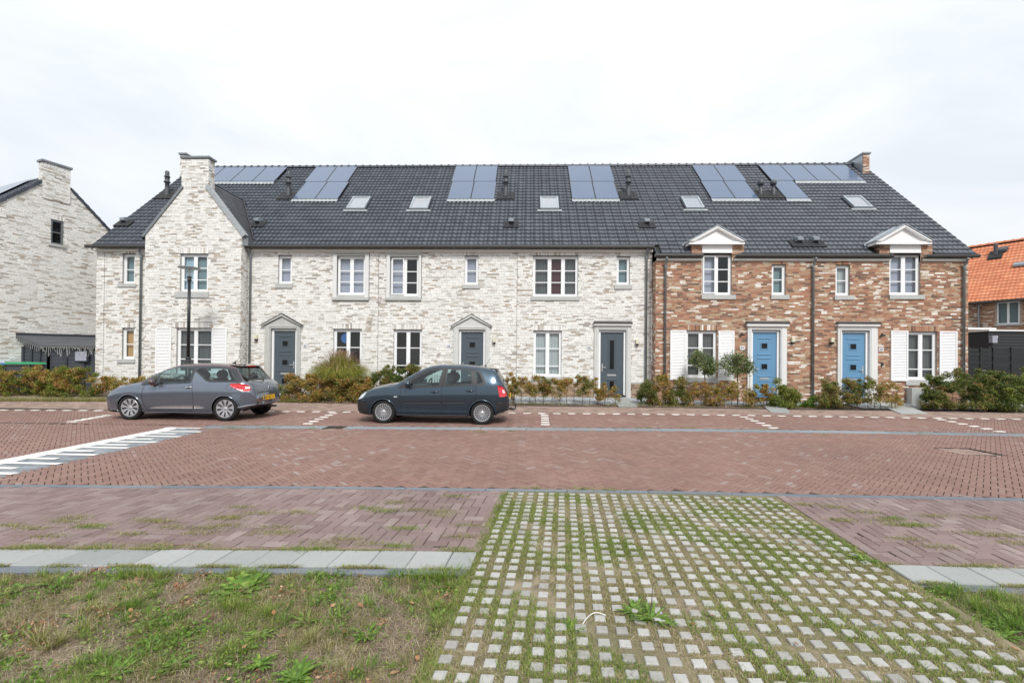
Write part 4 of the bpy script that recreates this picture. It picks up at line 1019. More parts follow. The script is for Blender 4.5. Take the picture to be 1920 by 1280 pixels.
# speed table marking : polygon in px
mk = [onZ(-260, 917), onZ(-260, 950), onZ(390, 806.5), onZ(372, 800.5), onZ(318, 801)]
mkp = [(p.x, p.y) for p in (onZ(-150, 893), onZ(320, 801.5), onZ(390, 806.5), onZ(-150, 928))]
def inpoly(x, y, poly):
    r = np.zeros(len(x), bool); n = len(poly); j = n-1
    for i in range(n):
        xi, yi = poly[i]; xj_, yj = poly[j]
        c = ((yi > y) != (yj > y)) & (x < (xj_-xi)*(y-yi)/(yj-yi+1e-12)+xi); r ^= c; j = i
    return r
P = herring_full(-16, 16, 5.2, 12, .067, .201, math.radians(45.5))
xk = onZ(368, 803).x
ylim = np.where(P[:, 0] > xk, eK(P[:, 0])-GWID-.02, eK(P[:, 0])-.04)
P = P[(P[:, 1] > eR(P[:, 0])+.03) & (P[:, 1] < ylim) & (np.abs(P[:, 0]) < P[:, 1]*1.17+1.2)]
cov = onZ(1812, 846)
P = P[~((np.abs(P[:, 0]-cov.x) < .36) & (np.abs(P[:, 1]-cov.y) < .33))]
g = inpoly(P[:, 0], P[:, 1], mkp)
lay(P[~g], .193, .0600, .02, 'road_paver', road, 300, 'paver', 'paver_field')
GP = []
for j in range(70):
    for i in range(60):
        x = -16+i*.201+(j % 2)*.1; y = 5.4+j*.067+.0
        if y < 11.3: GP.append((x, y+.0, 0))
GP = np.array(GP); GP = GP[inpoly(GP[:, 0], GP[:, 1], mkp)]
lay(GP, .196, .0625, .02, 'grey_paver', road, 150, 'grey_paver', 'grey_paver_field')
# near parking bay, sheared a little like the photograph's columns
SH = .078
gl0, gr0 = onZ(949, 919), onZ(1449, 927)
XGL = gl0.x; XGR = gr0.x; YG0 = 5.6
def bayX(x, y): return x-SH*(y-YG0)
P = herring_full(-9, 10, 3.3, 6.2, .105, .21, 0)
P0 = P.copy(); P[:, 0] = P0[:, 0]+SH*(P0[:, 1]-YG0)
xb = bayX(P[:, 0], P[:, 1])
P = P[(P[:, 1] > eS(P[:, 0])+.03) & (P[:, 1] < eR(P[:, 0])-.10) & (np.abs(P[:, 0]) < P[:, 1]*1.18+.6) & ((xb < XGL-.06) | (xb > XGR+.16))]
L_, R_ = P[P[:, 0] < 1], P[P[:, 0] > 1]
lay(P, .2025, .0975, .02, 'bay_paver', nbay, 300, 'paver', 'paver_field', shear=SH, tilt=.012, jz=.003)
def fill(P, m, name='paver_field'): lay(np.array(P), .098, .093, .02, m, nbay, 0, 'paver', name, shear=SH, zf=lambda x, y: np.full(len(x), -.005), jz=.0005)
FP = []
for x in np.arange(-8, 9, .103):
    for y in (float(eR(x))-.115, float(eS(x))+.055):
        q = bayX(x, y)
        if q < XGL-.06 or q > XGR+.14: FP.append((x, y, 0))
for y in np.arange(float(eS(0))+.06, float(eR(0))-.1, .1):
    FP.append((XGL-.058+SH*(y-YG0), y, 0)); FP.append((XGR+.178+SH*(y-YG0), y, 0))
fill(FP, 'bay_paver')
# soldier row right of the grass grid
yy = np.arange(float(eS(2.9))+.1, float(eR(3))-.12, .21)
lay(np.array([(XGR+.075+SH*(y-YG0), y, math.pi/2) for y in yy]), .205, .100, .02, 'bay_paver', nbay, 300, 'paver', 'x', shear=SH)
# grey band between bay and road
xs = np.arange(-7.5, 7.6, 1.0)
struct_kerb = None
def stones(name, parent, xs, f, wd, m, z=.004, gap=.006, top=0, skew=0):
    for i in range(len(xs)-1):
        a, c = xs[i]+gap/2, xs[i+1]-gap/2; b = MB()
        ya, yc = float(f(a)), float(f(c)); dz = (rng.random()-.5)*.003; q = .006
        lo = [(a, ya-wd), (c, yc-wd), (c+skew, yc), (a+skew, ya)]; hi = [(a+q, ya-wd+q), (c-q, yc-wd+q), (c-q+skew, yc-q), (a+q+skew, ya-q)]
        z1 = z+dz
        b.quad(*[(x, y, z1) for x, y in hi])
        for k in range(4):
            n = (k+1) % 4; b.quad((*lo[k], z1-q), (*lo[n], z1-q), (*hi[n], z1), (*hi[k], z1)); b.quad((*lo[k], -.05), (*lo[n], -.05), (*lo[n], z1-q), (*lo[k], z1-q))
        b.build(name, m, parent)
stones('kerb_stone', road, xs, lambda x: float(eR(x))+.02, .085, 'band_concrete', z=.003)
# slabs and edging kerb in front
slab = sheet('slab_path', np.linspace(-9, 9, 7), lambda x: eS(x)-.42, lambda x: eS(x)+.01, -.03, -.03, 'joint_sand')
xl = XGL+SH*(3.6-YG0)-.02; xr = XGR+SH*(3.6-YG0)+.02
xs1 = np.arange(xl-.20, -7.5, -.302)[::-1]; xs1 = np.append(xs1, xl)
xs2 = np.append(np.array([xr]), np.arange(xr+.30, 8, .302))
for xx in (xs1, xs2):
    stones('slab', slab, xx, lambda x: float(eS(x)), .298, 'slab_concrete', z=.004, skew=.02)
k1 = np.arange(-8, xl-.1, 1.0); k1 = np.append(k1, xl-.02); k2 = np.append([xr+.25], np.arange(xr+1.2, 8.5, 1.0))
for xx in (k1, k2): stones('kerb_stone', slab, xx, lambda x: float(eS(x))-.305, .085, 'band_concrete', z=-.004)
# gutter stones along the far parking strip
dr0, dr1 = onZ(613, 800).x, onZ(650, 800).x
g1 = np.append(np.arange(dr0, xk, -1.05)[::-1], []) ; g1 = g1 if len(g1) > 1 else np.array([xk, dr0])
stones('gutter_stone', road, np.append([xk], g1[g1 > xk+.2]), lambda x: float(eK(x))-.03, GWID-.03, 'kerb_concrete', z=.002)
stones('gutter_stone', road, np.arange(dr1, 18, 1.05), lambda x: float(eK(x))-.03, GWID-.03, 'kerb_concrete', z=.002)
b = MB()
for i in range(60):
    a, c = -18+.6*i, -18+.6*(i+1); b.quad((a, float(eK(a))-.03, -.006), (c, float(eK(c))-.03, -.006), (c, float(eK(c))+.0, -.006), (a, float(eK(a))+.0, -.006))
b.build('dark_joint', 'black_gap', road)
# drain grate
yk = float(eK((dr0+dr1)/2)); dg = thing('drain_grate', 'cast iron street drain grate in the gutter between the two cars', 'drain', ((dr0+dr1)/2, yk-.2, 0))
b = MB(); x0, x1, y0, y1 = dr0+.01, dr1-.01, yk-GWID+.0, yk-.03
b.box(x0, x1, y0, y0+.03, -.05, .006).box(x0, x1, y1-.03, y1, -.05, .006).box(x0, x0+.03, y0, y1, -.05, .005).box(x1-.03, x1, y0, y1, -.05, .005); b.build('frame', 'cast_iron', dg)
MB().quad((x0, y0, -.05), (x1, y0, -.05), (x1, y1, -.05), (x0, y1, -.05)).build('pit', 'black_gap', dg)
n = 9
for i in range(n): u = x0+.03+(x1-x0-.06)*(i+.5)/n; MB().box(u-.011, u+.011, y0+.03, y1-.03, -.04, .001).build('bar', 'cast_iron', dg)
# utility cover filled with pavers
mc = thing('utility_cover', 'square utility cover inlaid with brick pavers in the road at the right', 'manhole cover', (cov.x, cov.y, 0))
b = MB(); a = .35
b.box(cov.x-a, cov.x+a, cov.y+a-.04, cov.y+a-.018, -.02, .004).box(cov.x-a, cov.x+a, cov.y-a+.018, cov.y-a+.03, -.02, .001).box(cov.x+a-.022, cov.x+a, cov.y-a, cov.y+a-.04, -.02, .004).box(cov.x-a, cov.x-a+.012, cov.y-a, cov.y+a-.04, -.02, .001); b.build('frame', 'cast_iron', mc)
MB().quad((cov.x-a, cov.y-a, -.012), (cov.x+a, cov.y-a, -.012), (cov.x+a, cov.y+a, -.012), (cov.x-a, cov.y+a, -.012)).build('tray', 'black_gap', mc)
Q = np.array([(cov.x-.24+i*.2, cov.y-.26+j*.067, 0) for i in range(3) for j in range(8)])
lay(Q, .185, .06, .02, 'walk_paver', mc, 300, 'paver', 'x')
# white lines of the speed table
mkr = thing('speed_table_marking', 'white comb-shaped road marking running diagonally over grey pavers', 'road marking', (onZ(200, 840).x, onZ(200, 840).y, 0))
def zz(x, y): return (x/3, 740+y/3)
b = MB(); Q = [zz(-260, 418), zz(0, 366), zz(960, 181), zz(1000, 183), zz(985, 192), zz(0, 391), zz(-260, 443)]
lo = [onZ(*q, .004) for q in Q]; b.quad(*lo); b.build('line', 'road_line', mkr)
for (x0, y0, x1, y1) in ((940, 183, 1115, 192), (930, 204, 1120, 212), (870, 217, 985, 222), (790, 230, 1000, 240), (720, 246, 850, 252), (640, 261, 865, 271), (560, 279, 715, 285), (470, 292, 705, 304), (370, 313, 520, 320), (290, 331, 525, 343), (150, 355, 315, 363), (65, 379, 315, 394), (-60, 409, 75, 418), (-190, 432, 55, 452)):
    a = onZ(*zz(x0, y0), .0); c = onZ(*zz(x1, y1), .0); wd = .055; ym = (a.y+c.y)/2
    MB().quad((a.x, ym-wd, .0075), (c.x, ym-wd, .0075), (c.x, ym+wd, .0075), (a.x, ym+wd, .0075)).build('tooth', 'road_line', mkr)
# far strip and pavement bricks
P = herring_full(-19, 20, 10.5, 14.4, .067, .201, math.radians(45.5))
dash = []
x = -18.0
def white(x, y, r): dash.append((x, y, r))
while x < 19:
    white(x, float(eD(x)), .01); x += .45
for (x0, y0, x1, y1) in ((205, 778, 130, 791.5), (628, 773.5, 573, 796), (1021, 776.5, 1022.5, 797.5), (1391, 780, 1455, 804), (1757, 785, 1885, 811)):
    a, c = onZ(x0, y0), onZ(x1, y1); n = 6
    for i in range(n): t = (i+.4)/(n-.2); white(a.x+(c.x-a.x)*t, a.y+(c.y-a.y)*t, .01)
D_ = np.array(dash)
ok = (P[:, 1] > eK(P[:, 0])+.03) & (P[:, 1] < eD(P[:, 0])+.1) & (np.abs(P[:, 0]) < P[:, 1]*1.17+1)
P = P[ok]
dm = np.ones(len(P), bool)
for (x, y, r) in dash: dm &= ~((np.abs(P[:, 0]-x) < .10) & (np.abs(P[:, 1]-y) < .05))
lay(P[dm], .193, .0600, .016, 'road_paver', fbay, 300, 'paver', 'paver_field')
wm = thing('parking_marking', 'row of white paver dashes and cross lines marking out the parking places along the houses', 'road marking', (0, 13.5, 0))
lay(D_, .22, .10, .016, 'white_paver', wm, 300, 'white_paver', 'x', zf=lambda x, y: np.full(len(x), .009), jz=.0005, tilt=.001)
P = []
for j in range(20):
    for i in range(200):
        P.append((-19+i*.2+(j % 2)*.1, 13.3+j*.1, 0))
P = np.array(P); P = P[(P[:, 1] > eD(P[:, 0])+.13) & (P[:, 1] < eW(P[:, 0])-.05) & (np.abs(P[:, 0]) < P[:, 1]*1.17+1)]
lay(P, .196, .096, .016, 'walk_paver', walk, 300, 'paver', 'paver_field', zf=zwalk)
# front gardens
eH = lambda x: np.full(np.shape(x), 17.4)
sheet('garden_soil', XS, eW, eH, .075, .22, 'verge_soil')
def gsheet(px0, px1, y0, y1, m, name, dz=.012):
    x0, x1 = XY(px0, 740, 16.3), XY(px1, 740, 16.3); b = MB(); f = lambda y: .075+(y-15.35)/(17.4-15.35)*.145+dz
    return struct(b.quad((x0, y0, f(y0)), (x1, y0, f(y0)), (x1, y1, f(y1)), (x0, y1, f(y1))).build(name, m))
gsheet(955, 1228, 15.75, 17.29, 'gravel', 'gravel_bed'); gsheet(1590, 1840, 15.6, 16.83, 'gravel', 'gravel_bed'); gsheet(1240, 1560, 15.9, 16.83, 'gravel', 'gravel_bed')
gsheet(1790, 2050, 15.7, 19, 'gravel', 'gravel_bed')
def path(pts, name, label):
    q = [onZ(a, b, .17) for a, b in pts]
    f_ = lambda y: .075+(y-15.35)/(17.4-15.35)*.145+.03
    t = MB().quad(*[(p.x, p.y, f_(p.y)) for p in q]); n_q = len(q)
    for i in range(n_q): a, c = q[i], q[(i+1) % n_q]; t.quad((a.x, a.y, f_(a.y)), (c.x, c.y, f_(c.y)), (c.x, c.y, 0), (a.x, a.y, 0))
    tag(t.build(name, 'slab_concrete'), label, 'path')
path([(1195, 757), (1160, 757), (1127, 741), (1163, 741)], 'concrete_path', 'concrete path slab leading to the grey door with the flat cornice')
path([(1482, 766), (1445, 765), (1412, 748), (1455, 748)], 'concrete_path', 'concrete path slab leading to the left blue door')
path([(1740, 768), (1690, 768), (1610, 749), (1650, 749)], 'concrete_path', 'concrete path slab leading towards the right blue door')

# ------------------------------------------------------------------ grass paver grid
gs = struct(MB().quad((XGL-.03+SH*(.8-YG0), .8, -.012), (XGR+.06+SH*(.8-YG0), .8, -.012), (XGR+.06, 5.62, -.012), (XGL-.03, 5.62, -.012)).build('grass_paver_bed', 'grid_soil'))
GPX = .1225; P = []
for j in range(0, 40):
    for i in range(26):
        y = 5.50-j*(GPX+.0024*i*GPX)-.03*(i*GPX/3.2)
        x = XGL+.07+i*GPX+SH*(y-YG0)
        if y > .9: P.append((x+(rng.random()-.5)*.006, y+(rng.random()-.5)*.006, 0))
GRID = np.array(P)
lay(GRID, .069, .066, .035, 'grid_concrete', gs, 300, 'paving_block', 'paving_blocks', shear=SH, tilt=.02, jz=.003)

# ------------------------------------------------------------------ vegetation helpers
def leaf_mesh(name, pts, size, m, parent, jit=.5, up=.3, asp=.55, fold=True):
    pts = np.asarray(pts, float); n = len(pts)
    if n == 0: return
    d = rng.normal(size=(n, 3)); d[:, 2] *= .6; d /= np.linalg.norm(d, axis=1)[:, None]
    nn = rng.normal(size=(n, 3)); nn[:, 2] += up; s = np.cross(d, nn); s /= np.linalg.norm(s, axis=1)[:, None]+1e-9
    l = size*(1-jit/2+rng.random(n)*jit); l = l[:, None]; w_ = l*asp*.5; nrm = np.cross(s, d)
    a = pts-d*l*.5; b_ = pts+s*w_+nrm*l*.08; c = pts+d*l*.5; e = pts-s*w_+nrm*l*.08
    V = np.stack([a, b_, c, e], 1).reshape(-1, 3)
    Fc = (np.array([[0, 1, 2, 3]])[None]+(np.arange(n)*4)[:, None, None]).reshape(-1, 4)
    # split into two triangles sharing the midrib
    T = np.stack([Fc[:, [0, 1, 2]], Fc[:, [0, 2, 3]]], 1).reshape(-1, 3)
    return np_obj(name, V, T, m, parent)
def blades(name, pts, h, wd, m, parent=None, lean=.5, seg=2, kind='stuff', hv=.5, dirs=None, curl=.6):
    """curved tapering blades rooted at pts"""
    pts = np.asarray(pts, float); n = len(pts)
    if n == 0: return
    a = rng.random(n)*2*math.pi if dirs is None else dirs; dx = np.stack([np.cos(a), np.sin(a), 0*a], 1); sx = np.stack([-np.sin(a), np.cos(a), 0*a], 1)
    H = (np.asarray(h)*(1-hv/2+rng.random(n)*hv))[:, None]; ln = (rng.random(n)*lean)[:, None]
    rows = []
    for k in range(seg+1):
        t = k/seg; c = pts+dx*H*(ln*t+curl*ln*t*t)+np.array([0, 0, 1])*H*(t*(1-.35*ln*t))
        w_ = wd*(1-t)**.7*.5
        if k < seg: rows += [c-sx*w_, c+sx*w_]
        else: rows.append(c)
    V = np.stack(rows, 1); k = V.shape[1]; base = (np.arange(n)*k)[:, None]; T = []
    for q in range(seg-1): T += [base+np.array([2*q, 2*q+1, 2*q+3]), base+np.array([2*q, 2*q+3, 2*q+2])]
    T.append(base+np.array([2*(seg-1), 2*(seg-1)+1, 2*seg]))
    return np_obj(name, V.reshape(-1, 3), np.concatenate(T), m, parent, kind=kind)
def nz(x, y, s, seed=0):
    x = np.asarray(x)*s+seed; y = np.asarray(y)*s+seed*1.7
    return (np.sin(x*1.3+np.sin(y*1.7)*1.3)+np.sin(y*1.1+np.sin(x*2.1)*1.1)+np.sin((x+y)*2.3+seed))/6+.5
def shrub(name, label, cat, px0, px1, top, base, Y, m, depth=.45, dens=1000, leaf=.06, bare=.25, group=None, tops=None, lump=.22, mats2=None, frac2=.3, stems=True):
    a, c = onY(px0, base, Y), onY(px1, base, Y); z0 = .08; W_ = c.x-a.x; zt = onY((px0+px1)/2, top, Y).z; H = zt-z0
    o = thing(name, label, cat, ((a.x+c.x)/2, Y, z0), group=group)
    n = int(3.9*dens*W_*max(H, .3)); leaf *= .95; seed = px0*.37
    # clumps
    nc = max(6, int(W_*H*42)); cx = a.x+rng.random(nc)*W_; hh = H*(.72+.40*nz(cx, 0*cx, 3.1, seed))
    if tops: hh *= np.interp((cx-a.x)/W_, [t[0] for t in tops], [t[1] for t in tops])
    edge = np.clip(np.minimum(cx-a.x, c.x-cx)/.18, .35, 1)**.5; hh *= edge
    u = rng.random(nc); czz = z0+hh*(bare+(1-bare)*u**.75); cy = Y+(rng.random(nc)-.5)*depth
    rad = lump*1.45*(.45+.55*rng.random(nc))*np.clip(1.15-(czz-z0)/np.maximum(hh, .1)*.5, .5, 1)
    k = rng.integers(0, nc, n); g_ = rng.normal(size=(n, 3)); g_ /= np.linalg.norm(g_, axis=1)[:, None]; g_ *= (rng.random(n)**.45)[:, None]
    P = np.stack([cx[k], cy[k], czz[k]], 1)+g_*rad[k][:, None]*np.array([1, .9, .8])*.75
    P += rng.normal(size=P.shape)*.025; P = P[(P[:, 2] > z0+.02)]
    if mats2: q = rng.random(len(P)) < frac2; q = nz(P[:, 0], P[:, 2], 4, seed+3) > 1-frac2-.15; leaf_mesh('foliage', P[~q], leaf, m, o); leaf_mesh('foliage', P[q], leaf, mats2, o)
    else: leaf_mesh('foliage', P, leaf, m, o)
    if stems:
        b = MB(); ns = max(2, int(W_/.26))
        for i in range(ns):
            x = a.x+W_*(i+.5)/ns+(random.random()-.5)*.08; y = Y+(random.random()-.5)*depth*.5
            hm = H*(.6+.3*random.random()); q = [(x, y, .0)]
            for t in (.35, .7, 1): q.append((x+(random.random()-.5)*.12*t, y+(random.random()-.5)*.1, z0+hm*t))
            b.tube(q, [.011, .009, .006, .003], 4, False)
            for r_ in range(4):
                t = .25+.6*random.random(); s = Vector(q[0]).lerp(Vector(q[-1]), t); e = s+Vector(((random.random()-.5)*.4, (random.random()-.5)*.3, .12+.12*random.random())); b.tube([s, e], [.006, .002], 3, False)
        b.build('stems', 'twig', o)
    return o
HG = 'beech hedge plants along the pavement'
shrub('hedge', 'rust and dark red beech hedge with yellow-green tops below the dark garden shed', 'hedge', -70, 182, 690, 752, 15.8, 'beech_autumn', dens=1700, leaf=.06, bare=.06, mats2='hedge_lime', frac2=.36, depth=.6)
shrub('hedge', 'low brown beech hedge in front of the narrow left windows, behind the grey car', 'hedge', 182, 345, 706, 752, 15.9, 'beech_autumn', dens=1400, bare=.05)
shrub('hedge_plant', 'thin green weeds standing at the kerb behind the grey car', 'plant', 505, 540, 716, 753, 15.75, 'olive_shrub', dens=900, bare=.05)
shrub('hedge_plant', 'brown and copper beech plant beside the leftmost pedimented door', 'shrub', 534, 603, 697, 753, 15.7, 'beech_autumn', dens=2000, bare=.03, depth=.6)
shrub('hedge', 'copper and green beech hedge in front of the tall ornamental grass', 'hedge', 598, 700, 699, 753, 15.75, 'beech_mixed', dens=2000, bare=.03, mats2='beech_autumn', frac2=.35, depth=.6)
shrub('hedge', 'dark green beech hedge rising behind the bonnet of the blue car', 'hedge', 690, 800, 690, 752, 15.9, 'beech_green', dens=1800, bare=.05, mats2='beech_mixed', frac2=.3)
shrub('shrub', 'slender green shrub with upright shoots against the white wall left of the ground floor window', 'shrub', 715, 752, 668, 740, 16.4, 'beech_green', dens=1000, bare=.2, lump=.13)
shrub('shrub', 'thin brown shrub below the ground floor window above the blue bonnet', 'shrub', 758, 800, 688, 740, 16.4, 'beech_mixed', dens=650, bare=.2, lump=.12)
shrub('hedge_plant', 'tall thin copper beech shoot beside the tailgate of the blue car', 'shrub', 947, 967, 684, 756, 15.7, 'beech_autumn', dens=1000, bare=.1, lump=.12)
shrub('hedge', 'sparse copper beech hedge with bare stems below the white-curtained window', 'hedge', 955, 1128, 707, 757, 15.8, 'beech_autumn', dens=1000, bare=.36, mats2='beech_mixed', frac2=.3, lump=.17)
shrub('hedge_plant', 'copper beech plant with few leaves in front of the grey door with the flat cornice', 'shrub', 1122, 1163, 710, 757, 15.75, 'beech_autumn', dens=560, bare=.3, lump=.13)
shrub('hedge_plant', 'dark green beech plant at the foot of the downpipe where white brick meets red', 'shrub', 1196, 1225, 706, 759, 15.8, 'beech_green', dens=1600, bare=.04)
shrub('hedge_plant', 'copper and green beech plant below the left end of the white shutter', 'shrub', 1220, 1256, 708, 759, 15.8, 'beech_autumn', dens=1500, bare=.06)
shrub('hedge_plant', 'green beech plant in front of the left shutter of the red house', 'shrub', 1252, 1290, 706, 760, 15.75, 'beech_mixed', dens=1500, bare=.06, tops=[(0, .7), (.6, 1.05), (1, .7)])
shrub('hedge', 'sparse brown beech hedge under the two small round trees', 'hedge', 1292, 1412, 717, 761, 15.7, 'beech_autumn', dens=850, bare=.12, lump=.15)
shrub('hedge_plant', 'copper beech plant with bare twigs in front of the left blue door', 'shrub', 1408, 1452, 714, 761, 15.7, 'beech_autumn', dens=750, bare=.25, lump=.13)
shrub('hedge_plant', 'bright yellow-green shrub at the right foot of the left blue door', 'shrub', 1448, 1495, 712, 763, 15.65, 'hedge_lime', dens=2200, bare=.02)
shrub('hedge_plant', 'low spreading green weed between the two blue doors', 'plant', 1500, 1546, 746, 764, 15.9, 'weed_leaf', dens=1800, bare=.0, leaf=.07)
shrub('hedge', 'green and copper beech hedge in front of the right blue door', 'hedge', 1536, 1606, 714, 765, 15.6, 'beech_mixed', dens=1800, bare=.04)
shrub('hedge_plant', 'loose beech plant at the right jamb of the right blue door', 'shrub', 1600, 1650, 704, 765, 15.6, 'beech_mixed', dens=900, bare=.2, lump=.15)
shrub('hedge_plant', 'almost bare copper beech twigs below house number 22', 'shrub', 1642, 1692, 706, 765, 15.6, 'beech_autumn', dens=520, bare=.15, lump=.13)
shrub('hedge', 'dense green beech hedge in front of the rightmost white shutter', 'hedge', 1736, 1858, 701, 766, 15.5, 'beech_green', dens=2300, bare=.02, depth=.7, mats2='beech_mixed', frac2=.3)
shrub('hedge', 'dense green hedge at the right edge of the pavement with a yellow tip', 'hedge', 1866, 1990, 702, 768, 15.4, 'beech_green', dens=2300, bare=.02, depth=.7, mats2='hedge_lime', frac2=.25)
shrub('hedge', 'green hedge in front of the black garden fence', 'hedge', 1812, 2000, 692, 735, 18.0, 'hedge_lime', dens=1500, bare=.02, depth=.7, leaf=.07, mats2='beech_green', frac2=.6)
# litter under the hedges and grass at the kerb
px_ = rng.random(3500)*36-18; pts = np.stack([px_, eW(px_)+.0+rng.random(3500)**1.5*.5, np.full(3500, .09)], 1)
leaf_mesh('leaf_litter', pts, .05, 'dead_leaf', None, up=3)['kind'] = 'stuff'
px_ = rng.random(9000)*11-18.5; pts = np.stack([px_, eW(px_)-.06+rng.random(9000)**1.5*.45, np.full(9000, .075)], 1)
blades('grass', pts, .16, .008, 'grass_olive', lean=.9)
px_ = rng.random(5000)*26-8; px_ = px_[nz(px_, 0*px_, 1.2, 5) > .45]; pts = np.stack([px_, eW(px_)-.02+rng.random(len(px_))**2*.35, np.full(len(px_), .08)], 1)
blades('grass', pts, .10, .008, 'grass_olive', lean=.9)
# two small round trees
def small_tree(px, cy, r_px, base, Y, label):
    p = onY(px, base, Y); c = onY(px, cy, Y); r = r_px/853*Y; z0 = .1
    o = thing('small_tree', label, 'tree', (p.x, Y, z0), group='small round trees in front of the red house')
    b = MB(); b.tube([(p.x, Y, z0-.1), (p.x+.01, Y, z0+.4), (c.x-.01, Y, c.z-r*.75), (c.x, Y, c.z)], [.024, .02, .018, .008], 7, False)
    ends = []
    for i in range(16):
        a = i*2.4; e = Vector((c.x+math.cos(a)*r*.7, Y+math.sin(a)*r*.7, c.z+r*(random.random()*1.1-.45))); s = Vector((c.x, Y, c.z-r*(.8-.5*random.random())))
        b.tube([s, s.lerp(e, .5)+Vector((0, 0, -.03)), e], [.010, .007, .003], 4, False); ends.append(e)
    b.build('trunk', 'bark', o)
    nC = 34; C_ = []
    for i in range(nC):
        v = Vector((random.gauss(0, 1), random.gauss(0, 1), random.gauss(0, 1))).normalized()*r*(.25+.75*random.random()); v.z *= .92
        if v.z < -.55*r: v.z *= .7
        C_.append(Vector((c.x, Y, c.z))+v)
    C_ = np.array([tuple(v) for v in C_]); n = 3900; k = rng.integers(0, nC, n); g_ = rng.normal(size=(n, 3)); g_ /= np.linalg.norm(g_, axis=1)[:, None]
    P = C_[k]+g_*(rng.random(n)**.5)[:, None]*r*.36*(.6+.8*rng.random(n))[:, None]
    leaf_mesh('crown', P, .058, 'tree_leaf', o)
small_tree(1322, 683, 27, 750, 16.0, 'small round-headed tree in front of the window of the left red house')
small_tree(1383, 680, 31, 750, 16.0, 'small round-headed tree between the right shutter and the left blue door')
# ornamental grass
def miscanthus():
    Y = 16.35; c = onY(637, 720, Y); z0 = .15
    o = thing('ornamental_grass', 'large domed clump of green ornamental grass with reddish plumes before the white wall', 'ornamental grass', (c.x, Y, z0))
    n = 7500; a = rng.random(n)*2*math.pi; rr = rng.random(n)**.6
    root = np.stack([c.x+np.cos(a)*rr*.35, Y+np.sin(a)*rr*.3, np.full(n, z0)], 1)
    out = (.14+.9*rr)*1.0; H = (2.0-.30*rr**2)*(.70+.3*rng.random(n)); seg = 5; rows = []
    dx = np.stack([np.cos(a), np.sin(a)*.75, 0*a], 1); sx = np.stack([-np.sin(a), np.cos(a), 0*a], 1)
    for k in range(seg+1):
        t = k/seg; q = root+dx*(out*t**1.5)[:, None]+np.array([0, 0, 1])*(H*(1.35*t-(.22+.42*rr)*t**3-.2*t*t))[:, None]
        w_ = .017*(1-t)**.6
        rows += [q-sx*w_/2, q+sx*w_/2] if k < seg else [q]
    V = np.stack(rows, 1); kk = V.shape[1]; base = (np.arange(n)*kk)[:, None]; T = []
    for q in range(seg-1): T += [base+np.array([2*q, 2*q+1, 2*q+3]), base+np.array([2*q, 2*q+3, 2*q+2])]
    T.append(base+np.array([2*(seg-1), 2*(seg-1)+1, 2*seg]))
    np_obj('leaves', V.reshape(-1, 3), np.concatenate(T), 'miscanthus', o)
    m_ = 650; a = rng.random(m_)*2*math.pi; rr = rng.random(m_)**.55
    pts = np.stack([c.x+np.cos(a)*rr*1.0, Y+np.sin(a)*rr*.75, z0+1.62-.70*rr**2.2+(rng.random(m_)-.6)*.16], 1)
    blades('plumes', pts, .24, .014, 'plume', o, lean=.8, seg=3, kind=None, dirs=a)
miscanthus()

# ------------------------------------------------------------------ verge
def verge(name, x0, x1, y0, yf, seed):
    nx, ny = 110, 90; V = []
    for j in range(ny+1):
        for i in range(nx+1):
            yy0 = y0+(3.5-y0)*j/ny; a = x0 if x0 is not None else gxr(yy0)+.02; c = x1 if x1 is not None else gxl(yy0)-.01; x = a+(c-a)*i/nx
            y1 = float(yf(x)); y = y0+(y1-y0)*j/ny
            t = (y1-y); z = -.045+.03*nz(x, y, 1.6, seed)+.012*nz(x, y, 9, seed)-.01*min(1, t/.1)-.05*t*.3
            V.append((x, y, float(z)))
    Fc = np.array([[j*(nx+1)+i, j*(nx+1)+i+1, (j+1)*(nx+1)+i+1, (j+1)*(nx+1)+i] for j in range(ny) for i in range(nx)])
    return struct(np_obj(name, V, Fc, 'verge_soil', smooth=True))
vf = lambda x: float(eS(x))-.37
def zg(x, y, seed):
    y1 = eS(x)-.37; t = y1-y; return -.045+.03*nz(x, y, 1.6, seed)+.012*nz(x, y, 9, seed)-.01*np.minimum(1, t/.1)-.05*t*.3
def gxl(y): return XGL+SH*(y-YG0)-.01
def gxr(y): return XGR+SH*(y-YG0)+.03
verge('verge', -6.5, None, 1.2, vf, 1); verge('verge', None, 6.5, 1.2, vf, 4)
def scatter(n, left=True, cond=None, seed=1):
    if left: x = rng.random(n)*6.1-6.5+.05; 
    else: x = 2.6+rng.random(n)*3.4
    y = 1.5+rng.random(n)*2.1
    if left: k = (x < gxl(y)) 
    else: k = x > gxr(y)
    k &= (y < eS(x)-.36) & (np.abs(x) < y*1.2+.3)
    x, y = x[k], y[k]
    if cond is not None: q = cond(x, y); x, y = x[q], y[q]
    return np.stack([x, y, zg(x, y, seed)-.004], 1)
green = lambda t, s: (lambda x, y: nz(x, y, 2.6, s)+.35*nz(x, y, 9, s)+rng.random(len(x))*.22-.1 > t)
for left, sd, nn in ((True, 1, 1), (False, 4, .32)):
    blades('grass', scatter(int(150000*nn), left, green(.94 if left else .74, 2), sd), .038, .0042, 'grass_green', lean=1.1, hv=1.4)
    blades('grass', scatter(int(120000*nn), left, green(.72, 6), sd), .032, .004, 'grass_olive', lean=1.4, hv=1.2)
    blades('dry_grass', scatter(int(110000*nn), left, green(.30, 9), sd), .042, .0035, 'grass_straw', lean=3.2, hv=1.2, curl=.2)
